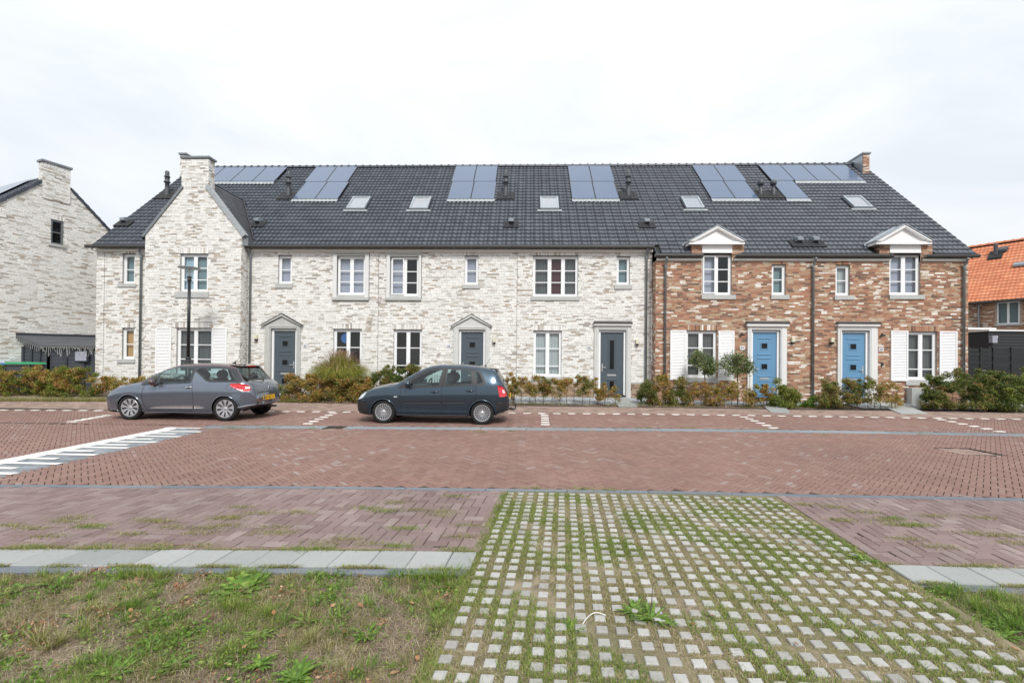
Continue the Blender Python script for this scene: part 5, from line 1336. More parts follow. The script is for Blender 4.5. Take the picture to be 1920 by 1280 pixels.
def tussocks(nT, left, sd, m, h, seed, thr=.62):
    T = scatter(nT*6, left, green(thr, seed), sd)[:nT]
    P = []; dirs = []; hs = []
    for t in T:
        k = rng.integers(25, 90); a = rng.random(k)*2*math.pi; r = rng.random(k)**.6*(.012+.035*rng.random())
        P.append(np.stack([t[0]+np.cos(a)*r, t[1]+np.sin(a)*r, np.full(k, t[2])], 1)); dirs.append(a+rng.normal(size=k)*.5); hs.append(np.full(k, h*(.55+.9*rng.random())))
    blades('grass_tussocks', np.concatenate(P), np.concatenate(hs), .0052, m, lean=1.1, seg=3, dirs=np.concatenate(dirs), hv=.7)
tussocks(190, True, 1, 'grass_green', .055, 2, .85); tussocks(150, True, 1, 'weed_leaf', .045, 13, .75); tussocks(110, True, 1, 'grass_olive', .05, 21, .6)
tussocks(70, False, 4, 'grass_green', .055, 2, .6); tussocks(60, False, 4, 'weed_leaf', .05, 13, .6)
def leafclumps(nC_, left, sd, seed, size=.028, m='weed_leaf', thr=.6):
    T = scatter(nC_*6, left, green(thr, seed), sd)[:nC_]; P = []
    for t in T:
        k = int(rng.integers(20, 110)); r = .02+.05*rng.random(); g_ = rng.normal(size=(k, 3))*np.array([r, r, r*.35]); g_[:, 2] = np.abs(g_[:, 2])+.008; P.append(t+g_)
    leaf_mesh('low_weeds', np.concatenate(P), size, m, None, up=1.2, asp=.5)['kind'] = 'stuff'
leafclumps(95, True, 1, 5, thr=.72); leafclumps(60, True, 1, 17, .018, 'grass_green', .6); leafclumps(45, False, 4, 5, thr=.55); leafclumps(26, True, 1, 23, .024, 'dead_leaf', .3)
# grass along the edge of the grid and in its gaps
def gridgrass(n, mname, h, cond, w_=.0042, lean=1.1):
    x = XGL-.45+rng.random(n)*4.2; y = 1.3+rng.random(n)*4.25
    xb = x-SH*(y-YG0); i = (xb-XGL-.07)/GPX; j = (5.50-.03*(xb-XGL)/3.2-y)/(GPX+.0024*(xb-XGL))
    fi, fj = np.abs(i-np.round(i)), np.abs(j-np.round(j))
    cov_ = nz(x, y, 3.7, 31)+.5*nz(x, y, 11, 5) > 1.12
    gap = (fi > .27) | (fj > .27) | (cov_ & (rng.random(n) < .35))
    k = (gap | (xb < XGL+.02)) & (xb > XGL-.05) & (xb < XGR+.02) & (np.abs(x-.1) < y*1.2+.2)
    k &= cond(x, y); x, y = x[k], y[k]
    return blades('grass', np.stack([x, y, np.full(len(x), -.014)], 1), h, w_, mname, lean=lean, hv=.9)
gridgrass(170000, 'grass_olive', .022, lambda x, y: nz(x, y, 3.1, 8)+.3*nz(x, y, 8, 3)+rng.random(len(x))*.35 > .74)
gridgrass(200000, 'grass_green', .030, lambda x, y: nz(x, y, 2.6, 11)+.35*nz(x, y, 7, 2)+rng.random(len(x))*.22+.35*(x-SH*(y-YG0) < XGL+.1)+.2*(x-SH*(y-YG0) > XGR-.3) > .84)
gridgrass(90000, 'grass_straw', .020, lambda x, y: nz(x, y, 2.2, 15)+rng.random(len(x))*.4 > .70, lean=2.2)
# strips of grass at the kerbs and tufts in the joints of the bay
n = 14000; x = np.concatenate([rng.random(n)*(xl+6.6)-6.6, xr+.4+rng.random(n//2)*3.2]); x = x[nz(x, 0*x, 4, 3)+rng.random(len(x))*.3 > .78]
blades('grass', np.stack([x, eS(x)-.40-rng.random(len(x))**2*.08, np.full(len(x), -.03)], 1), .07, .0045, 'grass_green', lean=.9, hv=1.3)
for yo, n, h in ((0.005, 9000, .022), (-.303, 9000, .025)):
    x = np.concatenate([rng.random(n)*(xl+6.6)-6.6, xr+rng.random(n//2)*3.8]); x = x[nz(x, 0*x, 5, 7+yo)+rng.random(len(x))*.35 > .72]
    blades('grass', np.stack([x, eS(x)+yo+(rng.random(len(x))-.5)*.03, np.full(len(x), -.004)], 1), h, .004, 'grass_olive', lean=1.3)
def tufts(plist, m, spread, n, h):
    P = []
    for (a, b_) in plist:
        p = onZ(a, b_); k = n; q = rng.normal(size=(k, 2))*spread*np.array([1.6, .55])
        P += [(p.x+q[i, 0], p.y+q[i, 1], -.006) for i in range(k)]
    blades('grass', P, h, .004, m, lean=1.3)
tufts([(120, 978), (430, 969), (60, 990), (275, 976), (303, 977), (330, 988), (450, 950), (420, 972), (428, 985), (395, 990), (365, 1000), (140, 970), (20, 985), (505, 1000), (515, 988), (530, 998), (745, 942), (780, 956), (825, 965), (830, 958), (700, 1020), (880, 985), (870, 1005), (650, 1010), (610, 1018), (245, 1000), (170, 985), (90, 1005), (855, 930), (490, 962), (560, 960), (300, 1022), (200, 1024), (100, 1026), (40, 1027), (370, 1024),
       (1660, 975), (1680, 983), (1720, 985), (1750, 967), (1840, 970), (1620, 960), (1830, 1000), (1760, 1025), (1560, 950), (1700, 1010), (1890, 1004), (1905, 1018), (1580, 975), (1850, 1062), (1500, 945)], 'grass_olive', .06, 260, .028)
tufts([(175, 987), (720, 958), (690, 953), (760, 990), (860, 1030), (600, 1028), (560, 1030), (1715, 984), (1675, 972), (60, 1026), (180, 1027), (290, 1028), (750, 1024)], 'grass_green', .055, 240, .032)
for pxs, pys in (((1090, 1140, 1000, 1210, 1430, 1545, 900, 960, 1290, 1730, 500, 440, 585, 430), (917, 919, 916, 802, 805, 816, 810, 808, 802, 813, 802, 802, 803, 801)),):
    tufts(list(zip(pxs, pys)), 'grass_green', .07, 90, .05)
# weeds with broad leaves
def weed(px, py, n, L, wd, m, label, up=.7, cat='weed', seed=0, base_z=-.03):
    r = random.Random(px*7+py); p = onZ(px, py, base_z); b = MB(); n = int(n*1.5)
    for i in range(n):
        a = i*2.399+r.random()*1.4; l = L*(.35+.85*r.random()); e = up*(.35+.9*r.random()); d = Vector((math.cos(a), math.sin(a), 0)); s = Vector((-math.sin(a), math.cos(a), 0)); q = []
        for k in range(9):
            t = k/8; c = Vector((p.x, p.y, p.z))+d*l*t*math.cos(e*(1-.5*t))+Vector((0, 0, l*(math.sin(e)*t-.45*t*t*e)))
            w_ = wd*L/.15*(math.sin(math.pi*min(1, t*.93+.07))**.8)*(1+(.35 if wd > .035 else .12)*(1 if (k+i) % 2 else -1))*.5*(.7+.6*((i*7919) % 13)/13)
            q.append((c-s*w_+Vector((0, 0, .18*w_)), c-Vector((0, 0, .0)), c+s*w_+Vector((0, 0, .18*w_))))
        for k in range(8):
            b.quad(q[k][0], q[k][1], q[k+1][1], q[k+1][0]); b.quad(q[k][1], q[k][2], q[k+1][2], q[k+1][1])
    o = b.build('weed_plant', m, smooth=True); tag(o, label, cat, 'broad-leaved weeds in the foreground'); return o
for a in ((450, 1112, 26, .19, .055, 'large bright green dandelion-like weed against the slab kerb'), (475, 1105, 18, .15, .05, 'second leafy weed just right of the large one at the kerb'), (335, 1140, 14, .09, .02, 'small narrow-leaved green weed left of the large kerb weed'),
          (688, 1195, 16, .12, .028, 'bright green weed with pointed leaves in the bare soil left of the block paving'), (143, 1160, 12, .10, .028, 'grey-green rosette weed in the left verge'), (110, 1100, 24, .15, .03, 'spreading green weed at the left below the kerb'), (30, 1112, 22, .15, .03, 'green weed at the left edge of the picture'),
          (460, 1220, 14, .08, .03, 'small grey-green rosette in the middle of the verge'), (575, 1170, 22, .12, .02, 'tufted narrow-leaved weed right of the middle of the verge'), (490, 1195, 24, .11, .022, 'spreading narrow-leaved weed in the middle of the verge'), (350, 1205, 22, .10, .022, 'low green weed in the lower left verge'), (485, 1250, 18, .10, .028, 'leafy weed near the lower edge of the verge'),
          (330, 1250, 22, .10, .022, 'green weed tuft at the lower left of the verge'), (215, 1270, 20, .12, .03, 'dark green weed at the bottom left corner'), (745, 1255, 14, .07, .03, 'small lime green weed at the bottom beside the block paving'), (555, 1275, 20, .13, .03, 'broad green weed at the bottom edge of the picture'),
          (1622, 1053, 16, .11, .04, 'leafy weed at the right corner of the block paving beside the slabs'), (1072, 1180, 22, .10, .02, 'ferny grey-green weed beside the white cable tie'), (1068, 1070, 14, .06, .02, 'small dark weed between the paving blocks in the middle'), (1190, 1150, 26, .14, .02, 'tall bushy weed growing between the paving blocks'),
          (1225, 1165, 26, .15, .02, 'second bushy weed right beside the tall one between the blocks'), (1090, 968, 12, .07, .02, 'low dark weed among the far paving blocks'), (1190, 978, 14, .08, .02, 'thin upright weed among the far paving blocks'), (1485, 1027, 14, .08, .02, 'low weed among the blocks at the right'),
          (1830, 1180, 20, .12, .028, 'green weed in the right verge'), (1880, 1195, 22, .12, .03, 'leafy weed at the right edge of the verge'), (1720, 1150, 18, .12, .03, 'weed at the right border of the block paving'), (1840, 1120, 24, .14, .02, 'grassy weed in front of the right slabs'), (1890, 1135, 22, .14, .02, 'grassy weed at the far right below the slabs'), (1670, 1090, 14, .07, .03, 'small leafy weed left of the right slabs')):
    px, py, n, L, wd, lb = a
    weed(px, py, n, L, wd, 'weed_leaf', lb, base_z=-.05 if (px < 780 or px > 1650) else -.02)
# tall seedling stems
for (px, py, h, lb) in ((1738/3+640+0, 1160, .16, 'x'),):
    p = onZ(1219, 1160, -.02); b = MB(); b.tube([p, p+Vector((.01, 0, .12)), p+Vector((.015, .0, .22)), p+Vector((.03, 0, .235))], [.003, .003, .002, .002], 5); tag(b.build('plant_stem', 'twig'), 'thin dark upright plant stem rising from the bushy weed on the blocks', 'plant stem')
p = onZ(1822, 1185, -.05); b = MB(); b.tube([p, p+Vector((.03, 0, .12)), p+Vector((.05, .0, .26))], [.003, .003, .002], 5)
for i in range(9): b.tube([p+Vector((.03, 0, .1+.02*i)), p+Vector((.03+.05*math.cos(i*2.4), .05*math.sin(i*2.4), .12+.02*i))], [.002, .001], 3)
tag(b.build('plant_stem', 'weed_leaf'), 'thin upright green seedling in the right verge', 'plant stem')
a, c = onZ(1092, 1172), onZ(1136, 1155); MB_ = MB().tube([a.lerp(c, t)+Vector((0, .05*math.sin(math.pi*t), .008+.012*math.sin(math.pi*t))) for t in [i/12 for i in range(13)]], .0024, 6); tag(MB_.build('cable_tie', 'white_cable'), 'white plastic cable tie lying on the paving blocks', 'cable tie')
# fallen leaves
LM = bpy.data.meshes.new('fallen_leaf'); LM.from_pydata([(-.035, 0, 0), (-.015, .017, .008), (.012, .018, .004), (.038, .002, .012), (.012, -.016, .009), (-.015, -.018, .003), (0, 0, -.003)], [], [(6, 0, 5), (6, 1, 0), (6, 2, 1), (6, 3, 2), (6, 4, 3), (6, 5, 4)]); LM.materials.append(mat['dead_leaf'])
for (px, py) in ((20, 1097), (233, 1108), (245, 1150), (268, 1092), (310, 1098), (340, 1083), (330, 1100), (232, 1147), (75, 1152), (378, 1218), (398, 1161), (513, 1154), (542, 1132), (545, 1090), (530, 1198), (625, 1140), (640, 1138), (424, 1250), (107, 1255), (575, 1182), (675, 1083), (638+190, 1087), (838, 1120), (772, 1135), (676, 1140), (645, 1190), (782, 1240), (740, 1268), (285, 1278), (458, 1218), (250, 1170), (180, 1110), (1890, 1148), (1750, 1142), (1493, 1209), (1650, 1172), (1452, 1130), (1300, 1172), (1904, 1222), (1336, 1157), (290, 1115), (350, 1120), (225, 1125)):
    p = onZ(px, py, -.03 if px < 860 or px > 1660 else 0.002); o = inst('fallen_leaf', LM, None, (p.x, p.y, p.z+.02 if px < 860 or px > 1660 else .012), (rng.random()*.6-.3, rng.random()*.6-.3, rng.random()*6.3), (.42+rng.random()*.3,)*3)
    tag(o, 'dry brown fallen leaf lying in the foreground', 'leaf', 'dry fallen leaves in the foreground')

# ------------------------------------------------------------------ street lamp
def street_lamp():
    Y = 15.2; p = onY(352, 740, Y); z0 = .07; zt = onY(352.5, 501, Y).z
    o = thing('street_lamp', 'black street lamp post with a flat disc hood and clear glass cone', 'street lamp', (p.x, Y, z0))
    x = p.x; zc = onY(352, 528, Y).z
    zk = onY(352, 672, Y).z
    MB().tube([(x, Y, z0-.1), (x, Y, zk)], [.085, .082], 16).tube([(x, Y, zk), (x, Y, zk+.06)], [.082, .052], 16).tube([(x, Y, zk+.06), (x, Y, zc)], [.052, .047], 16).build('post', 'post_black', o, smooth=True)
    MB().lathe((x, Y, zc), [(.05, 0), (.065, .02), (.065, .10), (.05, .12), (.075, .14), (.08, .17), (0, .17)], 20).build('collar', 'post_black', o, smooth=True)
    MB().lathe((x, Y, zc+.17), [(.075, 0), (.11, .12), (.15, zt-zc-.2)], 24).build('glass_cone', 'lamp_glass', o, smooth=True)
    MB().lathe((x, Y, zc+.17), [(.0, 0), (.03, .01), (.022, .14), (.045, .18), (.045, .22), (0, .24)], 12).build('bulb', 'white_cable', o, smooth=True)
    h = zt-zc-.02; R = .345
    MB().lathe((x, Y, zc+.0), [(0, h+.045), (.12, h+.04), (R*.9, h+.012), (R, h-.004), (R, h-.016), (R*.8, h-.01), (.15, h+.012), (0, h+.02)], 36).build('hood', 'zinc', o, smooth=True)
street_lamp()

# ------------------------------------------------------------------ neighbours
def lwin(parent, x0, x1, z0, z1, cols, rows, fm, backing, sill=True):
    b = MB(); f = .06
    b.box(x0, x0+f, .03, .10, z0, z1).box(x1-f, x1, .03, .10, z0, z1).box(x0+f, x1-f, .03, .10, z1-f, z1).box(x0+f, x1-f, .03, .10, z0, z0+f)
    for k in range(1, cols): u = x0+(x1-x0)*k/cols; b.box(u-.045, u+.045, .025, .10, z0+f, z1-f)
    for k in range(1, rows): u = z0+(z1-z0)*k/rows; b.box(x0+f, x1-f, .045, .08, u-.018, u+.018)
    w_ = b.build('window', fm, parent)
    MB().quad((x0+f, .07, z0+f), (x1-f, .07, z0+f), (x1-f, .07, z1-f), (x0+f, .07, z1-f)).build('pane', 'window_glass', w_)
    MB().quad((x0, .2, z0), (x1, .2, z0), (x1, .2, z1), (x0, .2, z1)).build('curtain', backing, w_)
    if sill: MB().box(x0-.08, x1+.08, -.06, .03, z0-.10, z0-.002).build('sill', 'sill_concrete', w_)
    return (x0, x1, z0, z1)
def local_of(px, py, O, rz):
    """pixel -> local x,z on the vertical plane through O with rotation rz"""
    d = ray(px, py); n = Vector((math.sin(rz), -math.cos(rz), 0)); C0 = Vector((0, 0, CAMZ)); t = (Vector(O)-C0).dot(n)/d.dot(n); p = C0+d*t-Vector(O)
    return p.x*math.cos(rz)+p.y*math.sin(rz), p.z
RZL = math.radians(70); o_ = Vector((0, 0, CAMZ))+ray(107, 669)*18.9; OL = (o_.x-.10*math.cos(RZL), o_.y-.10*math.sin(RZL), 0)
nb = thing('neighbour_house', 'white brick house gable with a chimney at the left edge of the picture', 'house', OL, RZL)
q0 = local_of(95, 457, OL, RZL); q1 = local_of(119.5, 414, OL, RZL); zw0 = q0[1]; zw1 = q1[1]
ow = lwin(nb, q0[0], q1[0], zw0+.02, zw1-.05, 1, 2, 'zinc', 'dark')
AP = 9.08; TS = 1.0; PT = math.atan(TS); EZ = AP-5*TS
wl = wall_mesh('wall', -5, 5, 0, EZ, [], (0, 0, 0), (1, 0, 0), (0, -1, 0), 'mortar_white', nb)
wl2 = MB(); x0, x1, z0, z1 = ow
for pl in ([(-5, EZ), (x0, EZ), (x0, AP-TS*abs(x0))], [(x1, EZ), (5, EZ), (x1, AP-TS*abs(x1))], [(x0, EZ), (x1, EZ), (x1, z0), (x0, z0)], [(x0, z1), (x1, z1), (x1, AP-TS*abs(x1)), (0, AP), (x0, AP-TS*abs(x0))] if x0 < 0 < x1 else [(x0, z1), (x1, z1), (x1, AP-TS*abs(x1)), (x0, AP-TS*abs(x0))]): wl2.quad(*[(u, 0, z) for u, z in pl])
if not (x0 < 0 < x1): wl2.quad(*[(u, 0, z) for u, z in ([(x1, AP-TS*abs(x1)), (0, AP), (x0, AP-TS*abs(x0))])])
wl2.build('gable', 'mortar_white', nb)
def gt(z): return (-5, 5) if z < EZ else (-(AP-z)/TS, (AP-z)/TS)
lz = (x0-.02, x1+.02, z1+.012, z1+.21)
br = bond(-5, 5, 0, AP-.1, [(x0, x1, z0-.1, z1), lz], gt); br = [q for q in br if q[0] > -3.4 and q[1] < 3.6]
place_bricks(br, (0, 0, 0), (1, 0, 0), (0, -1, 0), 'white_brick', wl, 300, 'brickwork')
n = 8
for i in range(n): inst('brick', unit_box('white_brick'), wl, (lz[0]+(lz[1]-lz[0])*(i+.5)/n, -.004, (lz[2]+lz[3])/2), (0, 0, 0), ((lz[1]-lz[0])/n-.011, .02, .19))
a0, a1 = local_of(79.5, 330, OL, RZL)[0], local_of(131.5, 330, OL, RZL)[0]; zt = 9.47
c = MB().box(a0, a1, -.03, .28, 8.0, zt).build('chimney', 'mortar_white', nb)
place_bricks(bond(a0, a1, 8.0, zt, []), (0, -.035, 0), (1, 0, 0), (0, -1, 0), 'white_brick', c, 0, 'brickwork')
place_bricks(bond(-.28, 0.03, 8.4, zt, [], L=.15), (a0, 0, 0), (0, -1, 0), (-1, 0, 0), 'white_brick', c, 0, 'brickwork')
MB().box(a0-.05, a1+.05, -.09, .33, zt+.001, zt+.08).build('cap', 'zinc', c)
rf = MB()
for s in (-1, 1): rf.quad((s*.0, .02, AP+.06), (s*5.3, .02, AP+.06-5.3*TS), (s*5.3, 12, AP+.06-5.3*TS), (s*.0, 12, AP+.06))
rf = rf.build('roof', 'roof_deck', nb)
def tile_slope(parent, origin, ux, us, un, nx, ny, m, name='roof_tiling', x0=0):
    """joined tiles: ux across, us up the slope, un normal"""
    R = np.array([ux, us, un], float).T; base = TV@R.T; P = []
    for i in range(nx):
        for j in range(ny): P.append(np.array(origin)+np.array(ux)*(i+.5)*TW+np.array(us)*j*TP)
    P = np.array(P); V = base[None]+P[:, None, :]; n = len(TV); Fc = [[q+k*n for q in f] for k in range(len(P)) for f in TF]
    return np_obj(name, V.reshape(-1, 3), Fc, m, parent, kind='stuff')
ss = math.sqrt(.5); cp_, sp_ = math.cos(PT), math.sin(PT)
# left slope: local x negative, rows climb towards +x
tile_slope(rf, (-5.3, 8, AP+.08-5.3*TS), (0, -1, 0), (cp_, 0, sp_), (-sp_, 0, cp_), 22, 26, 'anthracite_tile')
tile_slope(rf, (5.3, .0, AP+.08-5.3*TS), (0, 1, 0), (-cp_, 0, sp_), (sp_, 0, cp_), 4, 26, 'anthracite_tile')
b = MB()
for s in (-1, 1):
    for k in range(26):
        t0, t1 = k*TP*cp_, (k+1.06)*TP*cp_; xA, xB = s*(5.3-t0), s*(5.3-t1); zA, zB = AP+.08-(5.3-t0)*TS, AP+.08-(5.3-t1)*TS
        if abs(xB) < .42: continue
        b.prism([(xA, zA+.05), (xB, zB+.02), (xB, zB-.12), (xA, zA-.10)], 'y', -.05, .0)
b.build('verge_tiles', 'anthracite_tile', rf)
for k in range(3):
    y0 = .5+k*1.02+.5; s0, s1 = 5.5, 7.2; P_ = lambda y, s, n: (-5.3+s*cp_-n*sp_, y, AP+.08-5.3*TS+s*sp_+n*cp_)
    MB().quad(P_(y0, s0, .1), P_(y0+1, s0, .1), P_(y0+1, s1, .1), P_(y0, s1, .1)).build('solar_panel', 'solar_glass', nb)
# shed against it
sh = thing('garden_shed', 'dark grey wooden lean-to shed with a felt roof and icicle string lights', 'shed', (onY(100, 700, 18).x, 18.0, .2))
def onL(px, py, off):
    d = ray(px, py); n = Vector((math.sin(RZL), -math.cos(RZL), 0)); C0 = Vector((0, 0, CAMZ)); t = (Vector(OL)+n*off-C0).dot(n)/d.dot(n); return C0+d*t
T1, T2 = onL(32, 628, .03), onL(190, 632, .03); E1, E2 = onY(80, 648.5, 17.35), onY(192, 649.5, 17.9)
b = MB(); b.quad(E1, E2, T2, T1); r_ = b.build('felt_roof', 'shed_felt', sh)
def slab_edge(a, c, h, m, nm, out=.04):
    MB().quad(a+Vector((0, -out, 0)), c+Vector((0, -out, 0)), c+Vector((0, -out, -h)), a+Vector((0, -out, -h))).quad(a, c, c+Vector((0, -out, 0)), a+Vector((0, -out, 0))).build(nm, m, sh)
slab_edge(T1, E1, .13, 'shed_felt', 'barge_board'); slab_edge(E1, E2, .05, 'black_plastic', 'gutter'); slab_edge(T1+Vector((0, 0, .09)), T2+Vector((0, 0, .09)), .12, 'shed_wood', 'wall_plate')
W1 = onL(44, 690, .05); W2 = onY(92, 690, 17.5); W3 = onY(192, 690, 18.0)
nbd = 14
for (a, c, ta, tc) in ((W1, W2, T1.z-.1, E1.z-.02), (W2, W3, E1.z-.02, E2.z-.02)):
    for k in range(nbd):
        z0 = .15+k*.145; d0 = Vector((a.x, a.y, 0)); d1 = Vector((c.x, c.y, 0)); z1a = min(z0+.14, ta); z1c = min(z0+.14, tc)
        if z0 >= min(ta, tc): continue
        o_ = Vector((0, -.014, 0))
        MB().quad(d0+o_+Vector((0, 0, z0)), d1+o_+Vector((0, 0, z0)), d1+Vector((0, 0, z1c)), d0+Vector((0, 0, z1a))).quad(d0+o_+Vector((0, 0, z0)), d1+o_+Vector((0, 0, z0)), d1+Vector((0, .02, z0)), d0+Vector((0, .02, z0))).build('board', 'shed_wood', sh)
    for t in (0, .33, .66, 1):
        q = Vector((a.x, a.y, 0)).lerp(Vector((c.x, c.y, 0)), t); MB().box(q.x-.04, q.x+.04, q.y-.05, q.y-.015, .1, min(ta, tc)).build('batten', 'shed_wood', sh)
q0, q1 = onY(144, 676, 17.78), onY(165, 659, 17.78)
MB().box(q0.x-.04, q1.x+.04, 17.72, 17.80, q0.z-.04, q1.z+.04).build('window_frame', 'shed_wood', sh); MB().box(q0.x, q1.x, 17.705, 17.718, q0.z, q1.z).build('pane', 'blind', sh)
b = MB(); r = random.Random(3)
for k in range(34):
    t = k/33; p0 = E1.lerp(E2, t*.97)+Vector((0, -.06, -.03)); p1 = E1.lerp(E2, min(1, t*.97+.03))+Vector((0, -.06, -.03)); dz = r.choice([.08, .15, .3, .38, .2])
    b.tube([p0, (p0+p1)/2+Vector((0, 0, -.03)), p1], .006, 3, False); b.tube([p0, p0+Vector((r.uniform(-.06, .06), 0, -dz*.5)), p0+Vector((r.uniform(-.08, .08), 0, -dz))], .007, 3, False)
for k in range(12):
    p0 = T1.lerp(E1, k/12)+Vector((0, -.06, -.1)); b.tube([p0, p0+Vector((0, 0, -.1-.1*r.random()))], .006, 3, False)
tag(b.build('string_lights', 'string_light'), 'icicle string lights hanging from the eave of the dark shed', 'string lights')
# bins
def wheelie(px0, px1, py, Y, lid, label):
    x0, x1 = XY(px0, py, Y), XY(px1, py, Y); zt = onY(px0, py, Y).z; o = thing('wheelie_bin', label, 'bin', ((x0+x1)/2, Y, .2), group='wheelie bins beside the shed')
    MB().prism([(x0+.06, .2), (x1-.06, .2), (x1-.01, zt-.10), (x0+.01, zt-.10)], 'y', Y-.3, Y+.25).box(x0, x1, Y-.34, Y+.28, zt-.14, zt-.09).build('bin_body', 'bin_grey', o)
    MB().prism([(x0-.01, zt-.085), (x1+.01, zt-.085), (x1-.04, zt-.02), (x0+.04, zt)], 'y', Y-.36, Y+.3).build('lid', lid, o)
    MB().tube([(x0+.08, Y-.27, .28), (x0+.02, Y-.27, .28)], .1, 12).tube([(x1-.08, Y-.27, .28), (x1-.02, Y-.27, .28)], .1, 12).build('wheel', 'tyre_rubber', o)
wheelie(28, 72, 678, 16.9, 'bin_green', 'grey wheelie bin with a green lid left of the dark shed'); wheelie(-12, 27, 679, 16.9, 'bin_blue', 'grey wheelie bin with a blue lid at the left edge')
# low stakes in the left hedge
for (px, y0, y1, lb) in ((113, 700, 715, 'short pale wooden stake in the middle of the left hedge'), (146, 698, 713, 'pale wooden stake at the right of the left hedge')):
    p = onY(px, y0+1, 16.3); tag(MB().box(p.x-.03, p.x+.03, 16.28, 16.33, .05, p.z).build('stake', 'wood_post'), lb, 'stake')
# picket fence piece
a = onY(772, 692, 17.0); pf = thing('picket_fence', 'short pale green-white picket fence under the ground floor window behind the blue car', 'fence', (a.x, 17.0, .2))
for k in range(12): x = a.x+k*.1; MB().box(x, x+.05, 16.98, 17.0, .2, a.z-.02*(k % 2)).build('picket', 'picket_white', pf)
MB().box(a.x-.05, a.x+1.25, 17.002, 17.03, a.z-.2, a.z-.14).build('rail', 'picket_white', pf)
# --- right: orange-roofed house
RZR = math.radians(-56); OR = (27.4, 26.0, 0)
rn = thing('neighbour_house', 'red brick house with a bright orange tiled roof at the right edge', 'house', OR, RZR)
q0 = local_of(1869, 608, OR, RZR); q1 = local_of(1912, 564, OR, RZR)
ow = lwin(rn, q0[0], q1[0], q0[1], q1[1], 2, 1, 'upvc', 'frosted')
wl = wall_mesh('wall', -9, 6, 0, 5.6, [ow], (0, 0, 0), (1, 0, 0), (0, -1, 0), 'mortar_red', rn)
br = [q for q in bond(-9, 6, 2.4, 5.55, [(ow[0]-.08, ow[1]+.08, ow[2]-.1, ow[3])]) if q[0] > -4.5 and q[1] < 3]
place_bricks(br, (0, 0, 0), (1, 0, 0), (0, -1, 0), 'red_brick', wl, 0, 'brickwork')
ez = onY(1890, 549, 26).z-.0
rf = MB().quad((-9, -.35, ez-.35), (6, -.35, ez-.35), (6, 3.6, ez+3.6), (-9, 3.6, ez+3.6)).quad((-9, 3.6, ez+3.6), (6, 3.6, ez+3.6), (6, 7.5, ez-.3), (-9, 7.5, ez-.3)).build('roof', 'roof_deck', rn)
tile_slope(rf, (-9, -.35, ez-.33), (1, 0, 0), (0, ss, ss), (0, -ss, ss), 41, 19, 'orange_tile')
me = RIDGE.copy(); me.name = 'orange_ridge_tile'; me.materials.clear(); me.materials.append(mat['orange_tile'])
for k in range(42): inst('ridge_tile', me, rf, (-9+.36*k, 3.6, ez+3.62))
MB().prism([(-.36, ez-.34), (-.50, ez-.34), (-.50, ez-.42), (-.45, ez-.46), (-.36, ez-.46)], 'x', -9, 6).build('gutter', 'zinc_dark', rn)
ql = local_of(1836, 580, OR, RZR)[0]; MB().tube([(ql, -.1, 5.3), (ql, -.1, 2.6)], .045, 8).build('downpipe', 'zinc', rn)
def rp(px, py):
    d = ray(px, py); rzv = RZR; n_w = Vector((math.sin(rzv), -math.cos(rzv), 0)); yl = lambda p: (p-Vector(OR)).dot(-n_w)
    # intersect plane z - yl = ez
    C0 = Vector((0, 0, CAMZ)); f0 = C0.z-yl(C0); k = d.z+d.dot(n_w); t = (ez-f0)/k; p = C0+d*t-Vector(OR)
    return Vector((p.x*math.cos(rzv)+p.y*math.sin(rzv), -p.x*math.sin(rzv)+p.y*math.cos(rzv), p.z))
v = rp(1867, 481); MB().lathe(tuple(v), [(.10, -.1), (.10, .75), (.07, .8), (0, .8)], 12).build('flue', 'vent_plastic', rn)
v2 = rp(1880, 474); MB().prism([(v2.y-.15, v2.z+.05), (v2.y-.15, v2.z+.2), (v2.y+.25, v2.z+.42), (v2.y+.25, v2.z+.2)], 'x', v2.x-.2, v2.x+.2).build('roof_vent', 'vent_plastic', rn)
MB().prism([(v.y-.3, v.z-.2), (v.y-.3, v.z-.1), (v.y+.2, v.z+.38), (v.y+.2, v.z+.2)], 'x', v.x-.3, v.x+.3).build('flashing', 'lead_dark', rn)
v3 = rp(1919, 500); MB().prism([(v3.y-.12, v3.z+.05), (v3.y-.12, v3.z+.16), (v3.y+.2, v3.z+.34), (v3.y+.2, v3.z+.2)], 'x', v3.x-.4, v3.x+.2).build('roof_vent', 'vent_grey', rn)
# brick extension, black shed, black fence
ex = thing('brick_outbuilding', 'low red brick outbuilding with a white coping between the red house and the black shed', 'outbuilding', (XY(1840, 640, 23), 23, 0))
x0, x1, z1 = XY(1795, 640, 23), XY(1862, 640, 23), onY(1838, 617.5, 23).z
wo_ = (XY(1832, 650, 23), XY(1857, 650, 23), .3, onY(1845, 641, 23).z)
wl = wall_mesh('wall', x0, x1, 0, z1, [wo_], (0, 23, 0), (1, 0, 0), (0, -1, 0), 'mortar_red', ex)
place_bricks(bond(x0, x1, 1.2, z1-.02, [wo_]), (0, 23, 0), (1, 0, 0), (0, -1, 0), 'red_brick', wl, 0, 'brickwork')
MB().box(x0-.05, x1+.05, 22.9, 26, z1+.001, z1+.07).build('coping', 'white_paint', ex)
b = MB(); f = .09; b.box(wo_[0], wo_[0]+f, 23.0, 23.06, wo_[2], wo_[3]).box(wo_[1]-f, wo_[1], 23.0, 23.06, wo_[2], wo_[3]).box(wo_[0]+f, wo_[1]-f, 23.0, 23.06, wo_[3]-f, wo_[3]); b.build('door_frame', 'upvc', ex)
MB().box(wo_[0]+f, wo_[1]-f, 23.05, 23.07, wo_[2], wo_[3]-f).build('door_pane', 'grey_curtain', ex)
bs = thing('black_shed', 'black board-clad shed with a white roof edge behind the black fence', 'shed', (XY(1890, 640, 21.5), 21.5, 0))
